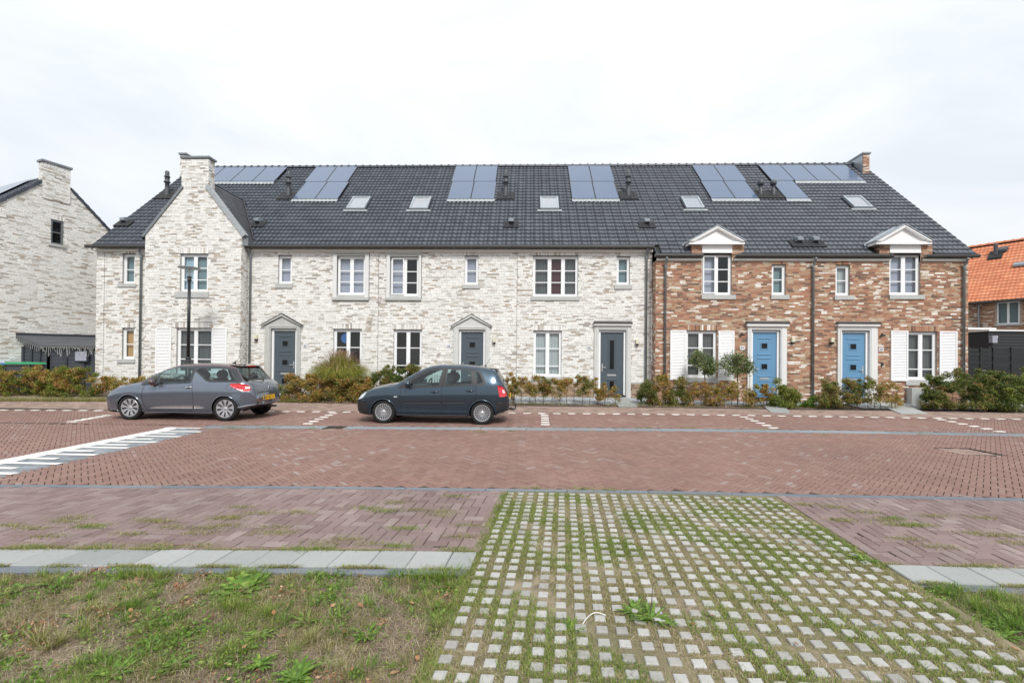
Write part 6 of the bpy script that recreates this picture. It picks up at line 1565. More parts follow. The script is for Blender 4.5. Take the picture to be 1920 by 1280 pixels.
x0, x1, z1 = XY(1853, 640, 21.5), XY(2060, 640, 21.5), onY(1890, 621, 21.5).z
k = 0; z = 1.0
while z < z1-.02: MB().prism([(21.5, z), (21.48, z), (21.5, z+.13)], 'x', x0, x1).build('board', 'fence_black', bs); z += .135
MB().box(x0+.01, x1, 21.5, 25, 0, z1-.01).build('wall', 'fence_black', bs)
MB().box(x0-.04, x1, 21.42, 25, z1, z1+.06).build('roof_edge', 'white_paint', bs)
c = onY(1861.5, 636, 21.4); MB().box(c.x-.11, c.x+.11, 21.3, 21.47, c.z-.16, c.z+.16).build('meter_box', 'blind', bs); c = onY(1869, 631, 21.4); MB().box(c.x-.07, c.x+.07, 21.42, 21.47, c.z-.04, c.z+.04).build('label_box', 'white_paint', bs)
fe = thing('garden_fence', 'black slatted garden fence and gate at the right, behind green hedges', 'fence', (XY(1880, 690, 19.3), 19.3, 0))
x0, x1, zt = XY(1815, 690, 19.3), XY(2010, 690, 19.3), onY(1860, 652, 19.3).z
posts = [x0, XY(1838, 690, 19.3), XY(1862, 690, 19.3), XY(1896, 690, 19.3), XY(1950, 690, 19.3), x1]
for x in posts: MB().box(x-.045, x+.045, 19.25, 19.34, .1, zt+.03).build('post', 'fence_black', fe)
for i in range(len(posts)-1):
    for k in range(12):
        z = .25+k*(zt-.25)/12; MB().box(posts[i]+.05, posts[i+1]-.05, 19.27+.012*(k % 2), 19.29+.012*(k % 2), z, z+(zt-.25)/12-.02).build('slat', 'fence_black', fe)
MB().box(posts[0]+.45, posts[0]+.6, 19.2, 19.25, 1.35, 1.38).build('handle', 'steel', fe)
# ------------------------------------------------------------------ cars (local x from nose to tail, -y towards the camera)
def pch(pts):
    x = np.array([p[0] for p in pts], float); y = np.array([p[1] for p in pts], float); h = np.diff(x); d = np.diff(y)/h; m_ = np.zeros(len(x))
    for i in range(1, len(x)-1):
        if d[i-1]*d[i] > 0: w1, w2 = 2*h[i]+h[i-1], h[i]+2*h[i-1]; m_[i] = (w1+w2)/(w1/d[i-1]+w2/d[i])
    m_[0], m_[-1] = d[0], d[-1]
    def f(t):
        t = np.clip(t, x[0], x[-1]); i = np.clip(np.searchsorted(x, t)-1, 0, len(h)-1); s = (t-x[i])/h[i]
        return y[i]*(1+2*s)*(1-s)**2+m_[i]*h[i]*s*(1-s)**2+y[i+1]*s*s*(3-2*s)+m_[i+1]*h[i]*s*s*(s-1)
    return f
class Car:
    def __init__(s, root, sp):
        s.root = root; s.sp = sp; s.o = np.array(root.location); L = sp['L']
        zl, w_, zb, zt, wt, cr = [pch(sp[k]) for k in ('zl', 'w', 'zb', 'zt', 'wt', 'crown')]
        xs = np.concatenate([np.linspace(0, .12, 9)[:-1], np.linspace(.12, L-.15, int((L-.27)/.02)), np.linspace(L-.15, L, 12)[1:]])
        xs = np.unique(np.round(np.concatenate([xs, sp['cuts']]), 4)); s.xs = xs
        G = []
        for x in xs:
            a, b, c, d, e, q = float(zl(x)), float(w_(x)), float(zb(x)), float(zt(x)), float(wt(x)), float(cr(x))
            zm = min(sp.get('zm', .70), (a+c)/2+.14)
            cp = [(0, a), (b*.78, a), (b*.93, a+.035), (b*.972, a+(zm-a)*.5), (b*1.003, zm), (b*.985, zm+(c-zm)*.5), (b*.95, c), (e+(b*.955-e)*.5+.012, (c+d-q)/2+.01), (e, d-q), (e*.72, d-q*.35), (e*.35, d-q*.06), (0, d)]
            p = np.array(cp)
            for _ in range(2):
                n = [p[0]]
                for i in range(len(p)-1): n += [p[i]*.75+p[i+1]*.25, p[i]*.25+p[i+1]*.75]
                n.append(p[-1]); p = np.array(n)
            t = np.arange(len(p)); tt = np.arange(0, len(p)-1+1e-6, 1/3)
            G.append(np.stack([np.interp(tt, t, p[:, 0]), np.interp(tt, t, p[:, 1])], 1))
        s.G = np.array(G); s.K = s.G.shape[1]; s.kb = int(round((4*6+1.5)*3)); s.kr = int(round((4*8+1.5)*3)); s.ks = int(round((4*2)*3))
    def y(s, x, z):
        i = int(np.clip(np.searchsorted(s.xs, x)-1, 0, len(s.xs)-2)); t = (x-s.xs[i])/(s.xs[i+1]-s.xs[i]); t = min(1, max(0, t)); r = []
        for k in (i, i+1):
            g = s.G[k, s.ks-6:s.kr+2]; o = np.maximum.accumulate(g[:, 1]); r.append(np.interp(z, o, g[:, 0]))
        return r[0]*(1-t)+r[1]*t
    def P(s, x, z, sg=-1, off=0): return (x+s.o[0], s.o[1]+sg*(s.y(x, z)+off), z+s.o[2])
    def add(s, name, V, Fc, m, smooth=False, parent=None): return np_obj(name, V, Fc, m, parent or s.root, smooth)
    def strip(s, name, pairs, off, m, sg=-1, nv=6, thick=0, parent=None, dens=.03):
        """surface patch between matching lower / upper outline points"""
        Q = []
        for i in range(len(pairs)-1):
            (l0, u0), (l1, u1) = pairs[i], pairs[i+1]; n = max(1, int(max(abs(l1[0]-l0[0]), abs(u1[0]-u0[0]))/dens))
            for k in range(n): t = k/n; Q.append(((l0[0]+(l1[0]-l0[0])*t, l0[1]+(l1[1]-l0[1])*t), (u0[0]+(u1[0]-u0[0])*t, u0[1]+(u1[1]-u0[1])*t)))
        Q.append(pairs[-1]); V = []; Fc = []
        for (l, u) in Q:
            for j in range(nv+1): t = j/nv; V.append(s.P(l[0]+(u[0]-l[0])*t, l[1]+(u[1]-l[1])*t, sg, off))
        k = nv+1
        for i in range(len(Q)-1):
            for j in range(nv): Fc.append([i*k+j, (i+1)*k+j, (i+1)*k+j+1, i*k+j+1])
        if thick:
            n0 = len(V); ring = [i*k for i in range(len(Q))]+[(len(Q)-1)*k+j for j in range(1, k)]+[i*k+nv for i in range(len(Q)-2, -1, -1)]+[j for j in range(nv-1, 0, -1)]
            for r in ring: q = V[r]; V.append((q[0], q[1]-sg*thick, q[2]))
            for a in range(len(ring)): b = (a+1) % len(ring); Fc.append([ring[a], ring[b], n0+b, n0+a])
        return s.add(name, V, Fc, m, True, parent)
    def ribbon(s, name, poly, wd, off, m, sg=-1, thick=0, closed=False, parent=None, step=.03):
        p = [poly[0]]
        for a, b in zip(poly[:-1], poly[1:]):
            n = max(1, int(math.hypot(b[0]-a[0], b[1]-a[1])/step))
            for k in range(1, n+1): p.append((a[0]+(b[0]-a[0])*k/n, a[1]+(b[1]-a[1])*k/n))
        pr = []
        for i, q in enumerate(p):
            if closed: a, b = p[(i-1) % (len(p)-1)], p[(i+1) % (len(p)-1)] if i < len(p)-1 else p[1]
            else: a, b = p[max(0, i-1)], p[min(len(p)-1, i+1)]
            dx, dz = b[0]-a[0], b[1]-a[1]; l = math.hypot(dx, dz)+1e-9; nx, nz_ = -dz/l*wd/2, dx/l*wd/2
            pr.append(((q[0]-nx, q[1]-nz_), (q[0]+nx, q[1]+nz_)))
        return s.strip(name, pr, off, m, sg, 1, thick, parent, 9)
def inside(x, z, poly):
    r = False; j = len(poly)-1
    for i in range(len(poly)):
        if (poly[i][1] > z) != (poly[j][1] > z) and x < (poly[j][0]-poly[i][0])*(z-poly[i][1])/(poly[j][1]-poly[i][1])+poly[i][0]: r = not r
        j = i
    return r
def shrink(pairs, e=.018):
    P_ = [q[0] for q in pairs]+[q[1] for q in pairs[::-1]]; cx = sum(q[0] for q in P_)/len(P_); cz_ = sum(q[1] for q in P_)/len(P_)
    return [(x+(cx-x)/max(.05, math.hypot(cx-x, cz_-z))*e, z+(cz_-z)/max(.05, math.hypot(cx-x, cz_-z))*e) for x, z in P_]
def build_car(root, sp):
    c = Car(root, sp); xs, G, K = c.xs, c.G, c.K; L = sp['L']
    holes = [shrink(g) for g in sp['glass']]; fin = sp.get('fin')
    classes = {}
    R = sp['R']; wc = sp['wheels']; zc = sp['zc']
    Vn = np.concatenate([np.stack([np.repeat(xs[:, None], K, 1), -G[:, :, 0], G[:, :, 1]], 2).reshape(-1, 3), np.stack([np.repeat(xs[:, None], K, 1), G[:, :, 0], G[:, :, 1]], 2).reshape(-1, 3)])+c.o
    N = len(xs)*K
    for i in range(len(xs)-1):
        xm = (xs[i]+xs[i+1])/2
        for k in range(K-1):
            yy = (G[i, k, 0]+G[i, k+1, 0])/2; z = (G[i, k, 1]+G[i+1, k+1, 1])/2
            if yy > .5 and k < c.kb and any((xm-a)**2+(z-zc)**2 < (R-.008)**2 for a in wc): continue
            cl = 'body'
            if k < 12: cl = 'under'
            elif c.kb <= k < c.kr and sp['x_dlo'][0] < xm < sp['x_dlo'][1]:
                if any(inside(xm, z, h) for h in holes): continue
                if sp['upper'] and xm > sp['x_dlo'][0]: cl = 'trim'
                if fin and inside(xm, z, fin): cl = 'body'
                if not sp['upper'] and inside(xm, z, sp['dlo']): cl = 'trim'
            elif k >= c.kr-1:
                if sp['ws'][0] < xm < sp['ws'][1] and k > c.kr+2: cl = 'windshield'
                elif sp['rw'][0] < xm < sp['rw'][1] and k > c.kr+2: cl = 'rear_window'
                elif sp['ws'][0] < xm < sp['rw'][1]: cl = 'roof'
            a = i*K+k; f = [a, a+K, a+K+1, a+1]
            classes.setdefault(cl, []).append(f); classes[cl].append([N+q for q in f[::-1]])
    cap = []
    for side in (0, N):
        for i0, rv in ((0, False), (len(xs)-1, True)):
            cap.append([side+i0*K+k for k in range(K)])
    mt = {'body': sp['paint'], 'under': 'black_plastic', 'trim': sp['trim'], 'windshield': 'car_glass', 'rear_window': 'car_glass_dark', 'roof': sp['roof']}
    nm = {'body': 'body', 'under': 'underbody', 'trim': 'pillar_trim', 'windshield': 'windscreen', 'rear_window': 'rear_window', 'roof': 'roof'}
    for cl, Fs in classes.items():
        if cl == 'body': Fs = Fs+cap
        used = sorted({q for f in Fs for q in f}); mp_ = {q: i for i, q in enumerate(used)}
        c.add(nm[cl], Vn[used], [[mp_[q] for q in f] for f in Fs], mt[cl], True)
    for sg in (-1, 1):
        for g in sp['glass']: c.strip('window', g, .005, g[0][2] if len(g[0]) > 2 else sp['gm'], sg, 6)
        if sp.get('dlo_line'): c.ribbon('window_seal', sp['dlo_line'], .028, .003, 'black_plastic', sg, closed=True)
        for (p, wd, off, m_, th, n_) in sp['lines']: c.ribbon(n_, p, wd, off, m_, sg, th)
        for (pr, off, m_, th, n_) in sp['patches']: c.strip(n_, pr, off, m_, sg, 5, th)
        for a in wc:
            arc = [(a+R*math.cos(t), zc+R*math.sin(t)) for t in np.linspace(math.pi*1.07, -math.pi*.07, 30)]
            c.ribbon('arch_lip', [(a+(R-.004)*math.cos(t), zc+(R-.004)*math.sin(t)) for t in np.linspace(math.pi*1.08, -math.pi*.08, 40)], .034, .0035, sp['lip'], sg, .010)
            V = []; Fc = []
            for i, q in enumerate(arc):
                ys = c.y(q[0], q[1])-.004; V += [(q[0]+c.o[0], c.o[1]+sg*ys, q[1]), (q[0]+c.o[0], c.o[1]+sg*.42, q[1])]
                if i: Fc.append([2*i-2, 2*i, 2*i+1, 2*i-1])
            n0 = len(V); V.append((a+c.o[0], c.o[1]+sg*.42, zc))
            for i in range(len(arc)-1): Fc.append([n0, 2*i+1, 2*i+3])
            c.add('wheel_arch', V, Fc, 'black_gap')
            wheel(c, a, zc, sg, sp)
        # mirror
        mx_, mz = sp['mirror']; yb = c.y(mx_, mz-.02); b = MB()
        b.tube([(c.o[0]+mx_, c.o[1]+sg*(yb-.02), mz-.05), (c.o[0]+mx_+.02, c.o[1]+sg*(yb+.09), mz-.03)], [.035, .025], 8)
        nseg = 14
        for i in range(9):
            t = -1+2*i/8; r = math.sqrt(max(0, 1-t*t))**.7
            for k in range(nseg): q = 2*math.pi*k/nseg; b.v.append((c.o[0]+mx_+.0+t*.085*(1 if t < 0 else .7), c.o[1]+sg*(yb+.15+.085*r*math.cos(q)), mz+.01+.075*r*math.sin(q)))
        n0 = len(b.v)-9*nseg
        for i in range(8):
            for k in range(nseg): k2 = (k+1) % nseg; b.f.append([n0+i*nseg+k, n0+i*nseg+k2, n0+(i+1)*nseg+k2, n0+(i+1)*nseg+k])
        b.build('mirror', sp['mirror_m'], root, smooth=True)
        for (hx, hz) in sp['handles']:
            ys = c.y(hx, hz); b = MB(); b.tube([(c.o[0]+hx-.09, c.o[1]+sg*(ys+.0), hz), (c.o[0]+hx-.06, c.o[1]+sg*(ys+.028), hz), (c.o[0]+hx+.07, c.o[1]+sg*(ys+.028), hz+.006), (c.o[0]+hx+.10, c.o[1]+sg*(ys+.0), hz+.006)], .014, 8)
            hd = b.build('door_handle', sp['handle_m'], root, smooth=True)
            c.strip('handle_recess', [((hx-.07+.14*t, hz-.04*math.sin(math.pi*t)-.0), (hx-.07+.14*t, hz+.034*math.sin(math.pi*t)+.001)) for t in np.linspace(0, 1, 9)], .001, 'black_plastic', sg, 2, parent=hd)
    # interior
    ox, oy = c.o[0], c.o[1]
    for y in (-.36, .36):
        b = MB(); xseat = sp['seat']
        b.prism([(xseat, .45), (xseat+.14, .45), (xseat+.30, 1.02), (xseat+.18, 1.04)], 'y', -.25, .25).prism([(xseat-.45, .42), (xseat+.05, .38), (xseat+.05, .52), (xseat-.45, .56)], 'y', -.25, .25)
        b.lathe((xseat+.27, 0, 1.13), [(0, -.13), (.09, -.12), (.13, -.05), (.14, .04), (.10, .11), (0, .13)], 12, 'y')
        b.v = [(x+ox, (yv*.9 if i < 16 else yv)+y+oy, z) for i, (x, yv, z) in enumerate(b.v)]
        b.build('seat', 'seat_fabric', root, smooth=False)
        b = MB(); xr_ = sp['seat']+.95; b.lathe((xr_+ox+.2, y+oy, 1.08), [(0, -.11), (.08, -.10), (.11, 0), (.08, .10), (0, .11)], 12, 'y').build('headrest', 'seat_fabric', root)
    b = MB(); xr_ = sp['seat']+.85
    b.prism([(xr_+ox, .45), (xr_+ox+.15, .45), (xr_+ox+.3, .99), (xr_+ox+.17, .99)], 'y', oy-.6, oy+.6).build('rear_seat', 'seat_fabric', root)
    MB().prism([(ox+sp['ws'][0]+.2, .5), (ox+sp['ws'][0]+.62, .6), (ox+sp['ws'][0]+.55, .93), (ox+sp['ws'][0]+.25, .93)], 'y', oy-.6, oy+.6).build('dashboard', 'seat_fabric', root)
    b = MB(); sx, sz = ox+sp['ws'][0]+.72, .95; pts = [(sx+.06*math.sin(t)*1, oy-.36+.18*math.cos(t), sz+.165*math.sin(t)) for t in np.linspace(0, 2*math.pi, 19)]
    b.tube(pts, .016, 6).tube([(sx, oy-.36, sz), (sx-.25, oy-.36, sz-.1)], .03, 6).build('steering_wheel', 'black_plastic', root, smooth=True)
    MB().quad((ox+.7, oy-.7, .42), (ox+L-.5, oy-.7, .42), (ox+L-.5, oy+.7, .42), (ox+.7, oy+.7, .42)).build('floor', 'black_plastic', root)
    return c
def wheel(c, a, zc, sg, sp):
    r, rr = sp['r'], sp['rr']; yo = c.y(a, .62)-.028; x0, y0 = c.o[0]+a, c.o[1]+sg*yo
    k = -sg      # inward direction
    b = MB(); b.lathe((x0, y0, zc), [(q, k*h) for q, h in ((rr-.004, .03), (rr+.004, .012), (rr+.03, .0), (r-.03, .004), (r-.010, .018), (r, .04), (r, .15), (r-.02, .18), (rr, .185))], 44, 'y')
    t = b.build('wheel', 'tyre_rubber', c.root, smooth=True)
    for g in (.06, .09, .12): MB().lathe((x0, y0, zc), [(r+.0015, k*g), (r+.0015, k*(g+.006))], 40, 'y').build('tread_groove', 'black_gap', t)
    MB().lathe((x0, y0, zc), [(0, k*.055), (rr*.5, k*.06), (rr, k*.05), (rr, k*.03)], 32, 'y').build('rim_well', 'dark_rim', t)
    b = MB()
    b.lathe((x0, y0, zc), [(rr-.022, k*.035), (rr-.018, k*.014), (rr-.004, k*.012), (rr+.002, k*.018), (rr, k*.04)], 44, 'y')
    b.lathe((x0, y0, zc), [(0, k*.012), (.028, k*.014), (.045, k*.022), (.048, k*.05)], 24, 'y')
    n = sp['spokes']
    for i in range(n):
        t0 = 2*math.pi*i/n+.17
        if sp['style'] == 'petal': prof = [(.036, .018, .03), (rr*.5, .022, .020), (rr*.72, .036, .014), (rr-.008, .050, .014)]
        else: prof = [(.036, .006, .026), (rr*.5, .0085, .018), (rr-.01, .0115, .014)]
        q = []
        for (ra, hw, dd) in prof:
            for s_ in (-1, 1):
                q.append((x0+ra*math.cos(t0)-s_*hw*math.sin(t0), y0+k*dd, zc+ra*math.sin(t0)+s_*hw*math.cos(t0)))
        for j in range(len(prof)-1):
            b.quad(q[2*j], q[2*j+2], q[2*j+3], q[2*j+1])
            for s_ in (0, 1):
                u, v = q[2*j+s_], q[2*j+2+s_]; b.quad(u, v, (v[0], v[1]+k*.02, v[2]), (u[0], u[1]+k*.02, u[2]))
    b.build('rim', 'silver_rim', t)
# --- dark blue five-door hatchback
Yc = 11.97
x0 = onY(717.5, 772, Yc-.82).x-.77
car2 = thing('parked_car', 'dark blue five-door hatchback with a tow bar, parked at the middle of the terrace', 'car', (x0, Yc, 0), group='cars parked along the street')
gl1 = [((1.42, .928), (1.42, 1.06)), ((1.55, .931), (1.57, 1.153)), ((1.80, .940), (1.886, 1.305)), ((1.95, .945), (2.04, 1.340)), ((2.14, .951), (2.235, 1.356))]
gl2 = [((2.325, .960), (2.345, 1.358)), ((2.62, .978), (2.63, 1.352)), ((2.985, 1.000), (2.93, 1.325))]
gl3 = [((3.10, 1.005), (3.03, 1.312)), ((3.17, 1.010), (3.09, 1.298)), ((3.235, 1.018), (3.145, 1.272)), ((3.262, 1.04), (3.20, 1.19))]
dl = [(1.13, .888), (2.2, .928), (3.05, .978), (3.24, .985), (3.30, 1.03), (3.25, 1.17), (3.17, 1.295), (3.05, 1.345), (2.6, 1.378), (2.25, 1.388), (2.03, 1.375), (1.87, 1.338), (1.56, 1.188), (1.35, 1.045), (1.13, .888)]
sp2 = dict(L=3.89, zl=[(0, .27), (.1, .21), (.4, .18), (1.2, .175), (3.0, .175), (3.45, .20), (3.7, .27), (3.89, .33)],
    w=[(0, .46), (.04, .575), (.12, .68), (.3, .77), (.6, .812), (1.0, .825), (3.0, .825), (3.4, .812), (3.62, .775), (3.78, .715), (3.86, .63), (3.89, .55)],
    zb=[(0, .50), (.1, .62), (.3, .755), (.55, .85), (.9, .90), (1.13, .895), (2.2, .935), (3.1, .985), (3.5, 1.0), (3.7, .96), (3.82, .84), (3.89, .58)],
    zt=[(0, .56), (.1, .70), (.3, .84), (.6, .935), (1.0, 1.01), (1.1, 1.035), (1.5, 1.27), (1.92, 1.445), (2.25, 1.495), (2.6, 1.492), (3.1, 1.455), (3.4, 1.405), (3.54, 1.36), (3.66, 1.18), (3.77, 1.0), (3.84, .86), (3.89, .63)],
    wt=[(0, .30), (.12, .45), (.4, .56), (1.0, .66), (1.15, .70), (1.5, .655), (2.0, .60), (2.6, .585), (3.3, .565), (3.54, .56), (3.7, .60), (3.85, .56), (3.89, .42)],
    crown=[(0, .02), (.4, .045), (1.0, .05), (1.2, .03), (1.9, .03), (2.3, .05), (3.3, .045), (3.54, .03), (3.89, .02)],
    cuts=[1.1, 1.92, 3.52, 3.80, 1.13], R=.338, r=.288, rr=.207, wheels=(.77, 3.23), zc=.287, glass=[gl1, gl2, gl3], x_dlo=(1.13, 3.35), upper=False, dlo=dl, dlo_line=dl, ws=(1.1, 1.92), rw=(3.56, 3.80),
    paint='paint_blue', trim='black_plastic', roof='paint_blue', lip='paint_blue', gm='car_glass', mirror=(1.42, .985), mirror_m='paint_blue', handles=[(2.05, .80), (2.93, .835)], handle_m='paint_blue', seat=2.1, spokes=20, style='thin',
    lines=[([(1.22, .89), (1.20, .75), (1.19, .52), (1.22, .30)], .009, .0015, 'black_gap', 0, 'door_gap'), ([(2.235, .93), (2.23, .60), (2.24, .235)], .009, .0015, 'black_gap', 0, 'door_gap'), ([(3.06, .98), (3.09, .78), (3.07, .66), (2.93, .52), (2.86, .40), (2.83, .245)], .009, .0015, 'black_gap', 0, 'door_gap'),
           ([(1.22, .245), (2.86, .245)], .008, .0015, 'black_gap', 0, 'door_gap'), ([(1.25, .525), (2.22, .545)], .038, .010, 'black_plastic', .012, 'side_moulding'), ([(2.25, .546), (2.84, .556)], .038, .010, 'black_plastic', .012, 'side_moulding'),
           ([(1.10, .235), (2.87, .235)], .03, .010, 'paint_blue', .012, 'sill'), ([(.03, .515), (.13, .515), (.30, .51)], .035, .012, 'black_plastic', .014, 'bumper_strip'), ([(3.58, .555), (3.75, .56), (3.87, .565)], .03, .012, 'black_plastic', .014, 'bumper_strip'),
           ([(.40, .875), (.8, .94), (1.12, .975)], .008, .0015, 'black_gap', 0, 'bonnet_gap'), ([(2.244, .95), (2.29, 1.34)], .010, .003, 'black_gap', 0, 'door_gap')],
    patches=[([((.10, .585), (.20, .72)), ((.16, .595), (.28, .79)), ((.24, .63), (.335, .815)), ((.30, .70), (.36, .82))], .006, 'headlight_glass', .008, 'headlight'),
             ([((3.655, .69), (3.60, .965)), ((3.73, .69), (3.685, .965)), ((3.80, .70), (3.745, .93)), ((3.845, .72), (3.80, .86))], .008, 'tail_red', .01, 'tail_light'), ([((3.74, .78), (3.715, .87)), ((3.80, .785), (3.775, .86))], .012, 'tail_clear', .004, 'reversing_light'),
             ([((1.045, .655), (1.045, .685)), ((1.13, .658), (1.13, .688))], .006, 'headlight_glass', .006, 'side_indicator'), ([((.06, .27), (.03, .50)), ((.2, .23), (.2, .495)), ((.34, .22), (.40, .49))], .003, 'black_plastic', 0, 'lower_bumper'),
             ([((3.60, .27), (3.57, .54)), ((3.75, .31), (3.75, .545)), ((3.87, .34), (3.88, .55))], .003, 'black_plastic', 0, 'lower_bumper')])
c2 = build_car(car2, sp2); ox, oy = c2.o[0], c2.o[1]
MB().tube([(ox+3.22, oy, 1.43), (ox+3.25, oy, 1.465)], .02, 8).tube([(ox+3.24, oy, 1.46), (ox+3.42, oy, 1.72)], [.005, .003], 5).build('aerial', 'black_plastic', car2)
MB().prism([(ox+3.40, 1.395), (ox+3.62, 1.375), (ox+3.64, 1.355), (ox+3.42, 1.365)], 'y', oy-.5, oy+.5).build('spoiler', 'paint_blue', car2)
MB().tube([(ox+3.85, oy, .33), (ox+3.98, oy, .30), (ox+4.03, oy, .33), (ox+4.035, oy, .42)], [.022, .02, .018, .016], 8).lathe((ox+4.035, oy, .445), [(0, -.025), (.02, -.015), (.025, 0), (.02, .015), (0, .025)], 10).tube([(ox+3.9, oy-.04, .36), (ox+4.0, oy-.05, .31)], .03, 8).build('tow_bar', 'black_plastic', car2)
MB().tube([(ox+3.80, oy, .95), (ox+3.83, oy, 1.02), (ox+3.70, oy-.30, 1.10)], .012, 6).build('rear_wiper', 'black_plastic', car2)
MB().box(ox+3.892, ox+3.905, oy-.26, oy+.26, .62, .73).build('number_plate', 'plate_yellow', car2)
# --- grey three-door hatchback with aubergine roof
Yc = 11.98
x0 = onY(240, 770, Yc-.85).x-.83
car1 = thing('parked_car', 'metallic grey three-door hatchback with a dark aubergine roof, parked at the left gable', 'car', (x0, Yc, 0), group='cars parked along the street')
GS = lambda L_: [tuple((x-(.07+.08*(z-.95)/.35), z) for x, z in q) for q in L_]
GP_ = lambda L_: [(x-(.07+.08*(z-.95)/.35), z) for x, z in L_]
ga = [((1.645, .925), (1.645, 1.178)), ((1.80, .932), (1.80, 1.258)), ((1.96, .938), (1.97, 1.318)), ((2.15, .946), (2.20, 1.338)), ((2.455, .958), (2.525, 1.336))]
gb = [((1.43, .915), (1.455, 1.045)), ((1.605, .923), (1.605, 1.155))]
gc = [((2.60, 1.235), (2.60, 1.333)), ((2.66, 1.20), (2.665, 1.333)), ((2.79, 1.095), (2.80, 1.332)), ((2.88, 1.02), (2.92, 1.33)), ((2.98, .992), (3.02, 1.328)), ((3.64, .998), (3.44, 1.305))]
ga, gb, gc = GS(ga), GS(gb), GS(gc)
fin = GP_([(2.48, .93), (2.565, 1.235), (2.64, 1.225), (2.78, 1.105), (2.87, 1.01), (2.97, .975), (3.0, .93)])
sp1 = dict(L=3.95, zm=.70, zl=[(0, .25), (.12, .17), (.4, .16), (1.3, .17), (3.1, .17), (3.5, .22), (3.8, .33), (3.95, .38)],
    w=[(0, .46), (.05, .60), (.15, .72), (.35, .80), (.7, .845), (1.1, .857), (3.0, .857), (3.4, .845), (3.62, .80), (3.78, .735), (3.90, .64), (3.95, .56)],
    zb=[(0, .46), (.1, .59), (.3, .73), (.6, .84), (.92, .895), (1.13, .88), (1.63, .915), (2.43, .962), (3.3, .985), (3.60, .97), (3.82, .88), (3.95, .54)],
    zt=[(0, .52), (.1, .67), (.3, .81), (.6, .91), (.9, .98), (1.05, 1.01), (1.38, 1.20), (1.72, 1.35), (2.05, 1.43), (2.45, 1.456), (2.9, 1.45), (3.2, 1.425), (3.38, 1.395), (3.53, 1.20), (3.67, 1.035), (3.80, .95), (3.92, .80), (3.95, .58)],
    wt=[(0, .30), (.12, .45), (.4, .56), (.95, .67), (1.10, .71), (1.38, .665), (1.9, .61), (2.5, .60), (3.15, .585), (3.38, .57), (3.65, .62), (3.85, .58), (3.95, .44)],
    crown=[(0, .02), (.4, .045), (1.0, .05), (1.2, .03), (1.9, .03), (2.3, .05), (3.3, .045), (3.6, .03), (3.95, .02)],
    cuts=[1.05, 1.76, 3.38, 3.70, 1.13], R=.352, r=.312, rr=.228, wheels=(.83, 3.29), zc=.31, glass=[ga, gb, [(a, b) for a, b in gc]], x_dlo=(1.13, 3.66), upper=True, fin=fin, dlo=[], ws=(1.05, 1.76), rw=(3.39, 3.70),
    paint='paint_grey', trim='gloss_black', roof='paint_aubergine', lip='paint_grey', gm='car_glass', mirror=(1.53, .955), mirror_m='paint_aubergine', handles=[(2.38, .842)], handle_m='chrome', seat=2.15, spokes=9, style='petal',
    lines=[([(1.22, .87), (1.18, .70), (1.18, .50), (1.27, .28), (1.33, .25), (2.42, .25), (2.49, .32), (2.50, .60), (2.45, .945)], .009, .0015, 'black_gap', 0, 'door_gap'), ([(1.3, .80), (1.9, .815), (2.35, .835)], .010, .003, 'paint_grey', .004, 'crease'),
           ([(1.17, .215), (2.95, .215)], .035, .012, 'paint_grey', .014, 'sill'), ([(.45, .86), (.8, .925), (1.15, .955)], .008, .0015, 'black_gap', 0, 'bonnet_gap'), ([(3.35, 1.32), (3.57, 1.0), (3.60, .95)], .010, .002, 'black_gap', 0, 'tailgate_gap'),
           (GP_([(2.50, .96), (2.56, 1.235), (2.64, 1.225), (2.775, 1.10), (2.865, 1.015), (2.97, .982), (3.66, .988)]), .014, .003, 'gloss_black', 0, 'window_seal'), ([(1.16, .888), (1.63, .915), (2.40, .952)], .016, .004, 'black_plastic', 0, 'window_seal'),
           (GP_([(2.60, 1.235), (2.66, 1.20), (2.79, 1.095), (2.88, 1.02), (2.98, .992), (3.64, .998), (3.55, 1.15), (3.44, 1.305), (3.02, 1.328), (2.60, 1.333)]), .026, .006, 'gloss_black', 0, 'window_seal'), ([(3.44, .25), (3.62, .36), (3.80, .40), (3.93, .42)], .035, .014, 'vent_grey', .016, 'bumper_trim'), ([(3.40+.068*math.cos(t), .85-0.0+.068*math.sin(t)) for t in np.linspace(0, 6.283, 25)], .005, .0015, 'black_gap', 0, 'fuel_flap')],
    patches=[([((.06, .62), (.10, .68)), ((.16, .70), (.20, .78)), ((.28, .77), (.36, .855)), ((.45, .835), (.52, .875))], .008, 'headlight_glass', .01, 'headlight'), ([((.04, .53), (.05, .57)), ((.14, .56), (.16, .60))], .006, 'headlight_glass', .004, 'fog_light'),
             ([((3.43, .89), (3.425, .945)), ((3.53, .83), (3.53, .95)), ((3.65, .775), (3.65, .95)), ((3.76, .75), (3.75, .925)), ((3.86, .765), (3.85, .885))], .010, 'tail_red', .012, 'tail_light'), ([((3.76, .81), (3.755, .875)), ((3.85, .815), (3.845, .87))], .014, 'tail_clear', .004, 'reversing_light'),
             ([((3.58, .80), (3.58, .825)), ((3.70, .752), (3.70, .772)), ((3.86, .735), (3.86, .76))], .006, 'steel', .004, 'light_trim'),
             ([((1.38, .305), (1.385, .318)), ((1.55, .31), (1.55, .352)), ((2.0, .315), (2.0, .375)), ((2.49, .318), (2.49, .39))], .012, 'chrome', .014, 'side_trim'), ([((2.52, .318), (2.52, .39)), ((2.65, .318), (2.65, .38)), ((2.77, .322), (2.74, .345))], .012, 'chrome', .014, 'side_trim'),
             ([((.03, .25), (.03, .30)), ((.2, .18), (.2, .24)), ((.42, .17), (.44, .22))], .004, 'black_plastic', 0, 'lower_bumper'), ([((1.43, .865), (1.43, .895)), ((1.50, .868), (1.50, .90))], .05, 'amber', .03, 'side_indicator')])
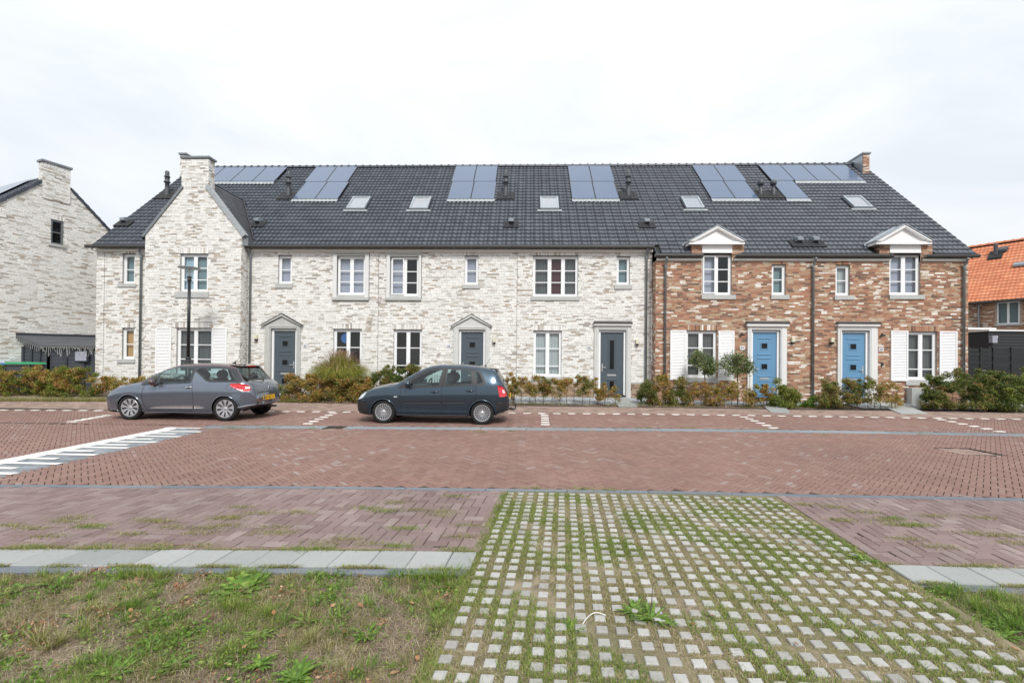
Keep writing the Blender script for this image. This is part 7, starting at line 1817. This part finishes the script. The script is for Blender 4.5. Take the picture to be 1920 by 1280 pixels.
c1 = build_car(car1, sp1); ox, oy = c1.o[0], c1.o[1]
MB().tube([(ox+2.95, oy, 1.445), (ox+3.03, oy, 1.465)], .022, 8).tube([(ox+2.98, oy, 1.46), (ox+3.15, oy, 1.60)], [.006, .003], 5).build('aerial', 'black_plastic', car1)
MB().prism([(ox+3.20, 1.43), (ox+3.45, 1.392), (ox+3.465, 1.37), (ox+3.25, 1.40)], 'y', oy-.52, oy+.52).build('spoiler', 'paint_aubergine', car1)
MB().box(ox+3.46, ox+3.475, oy-.17, oy+.17, 1.362, 1.388).build('brake_light', 'tail_red', car1)
MB().tube([(ox+3.79, oy, .97), (ox+3.80, oy, 1.01), (ox+3.69, oy-.28, 1.07)], .014, 6).build('rear_wiper', 'black_plastic', car1)
pl = MB().box(ox+3.952, ox+3.966, oy-.255, oy+.255, .50, .615).build('number_plate', 'plate_yellow', car1)
MB().box(ox+3.966, ox+3.968, oy-.255, oy-.215, .50, .615).build('blue_band', 'plate_blue', pl)
b = MB(); yy_ = oy-.195
for ch in '52-76-71':
    if ch == '-': b.box(ox+3.966, ox+3.969, yy_, yy_+.018, .552, .562); yy_ += .034; continue
    for s_ in SEG[ch]:
        q = {'a': (0, 1, 1, 1), 'd': (0, 1, 0, 0), 'g': (0, 1, .5, .5), 'f': (0, 0, .5, 1), 'e': (0, 0, 0, .5), 'b': (1, 1, .5, 1), 'c': (1, 1, 0, .5)}[s_]
        b.box(ox+3.966, ox+3.969, yy_+q[0]*.032-.004, yy_+q[1]*.032+.004, .522+q[2]*.07-.004, .522+q[3]*.07+.004)
    yy_ += .052
b.build('registration', 'black_plastic', pl)
b = MB()
for k in (0, .035): b.prism([(oy-.04, .775+k), (oy, .80+k), (oy+.04, .775+k), (oy+.04, .79+k), (oy, .815+k), (oy-.04, .79+k)], 'x', ox+3.935, ox+3.955)
b.build('badge', 'chrome', car1)
MB().tube([(ox+3.72, oy+.42, .27), (ox+3.93, oy+.42, .28)], .03, 12).build('exhaust', 'chrome', car1)
print('objects', len(bpy.data.objects))
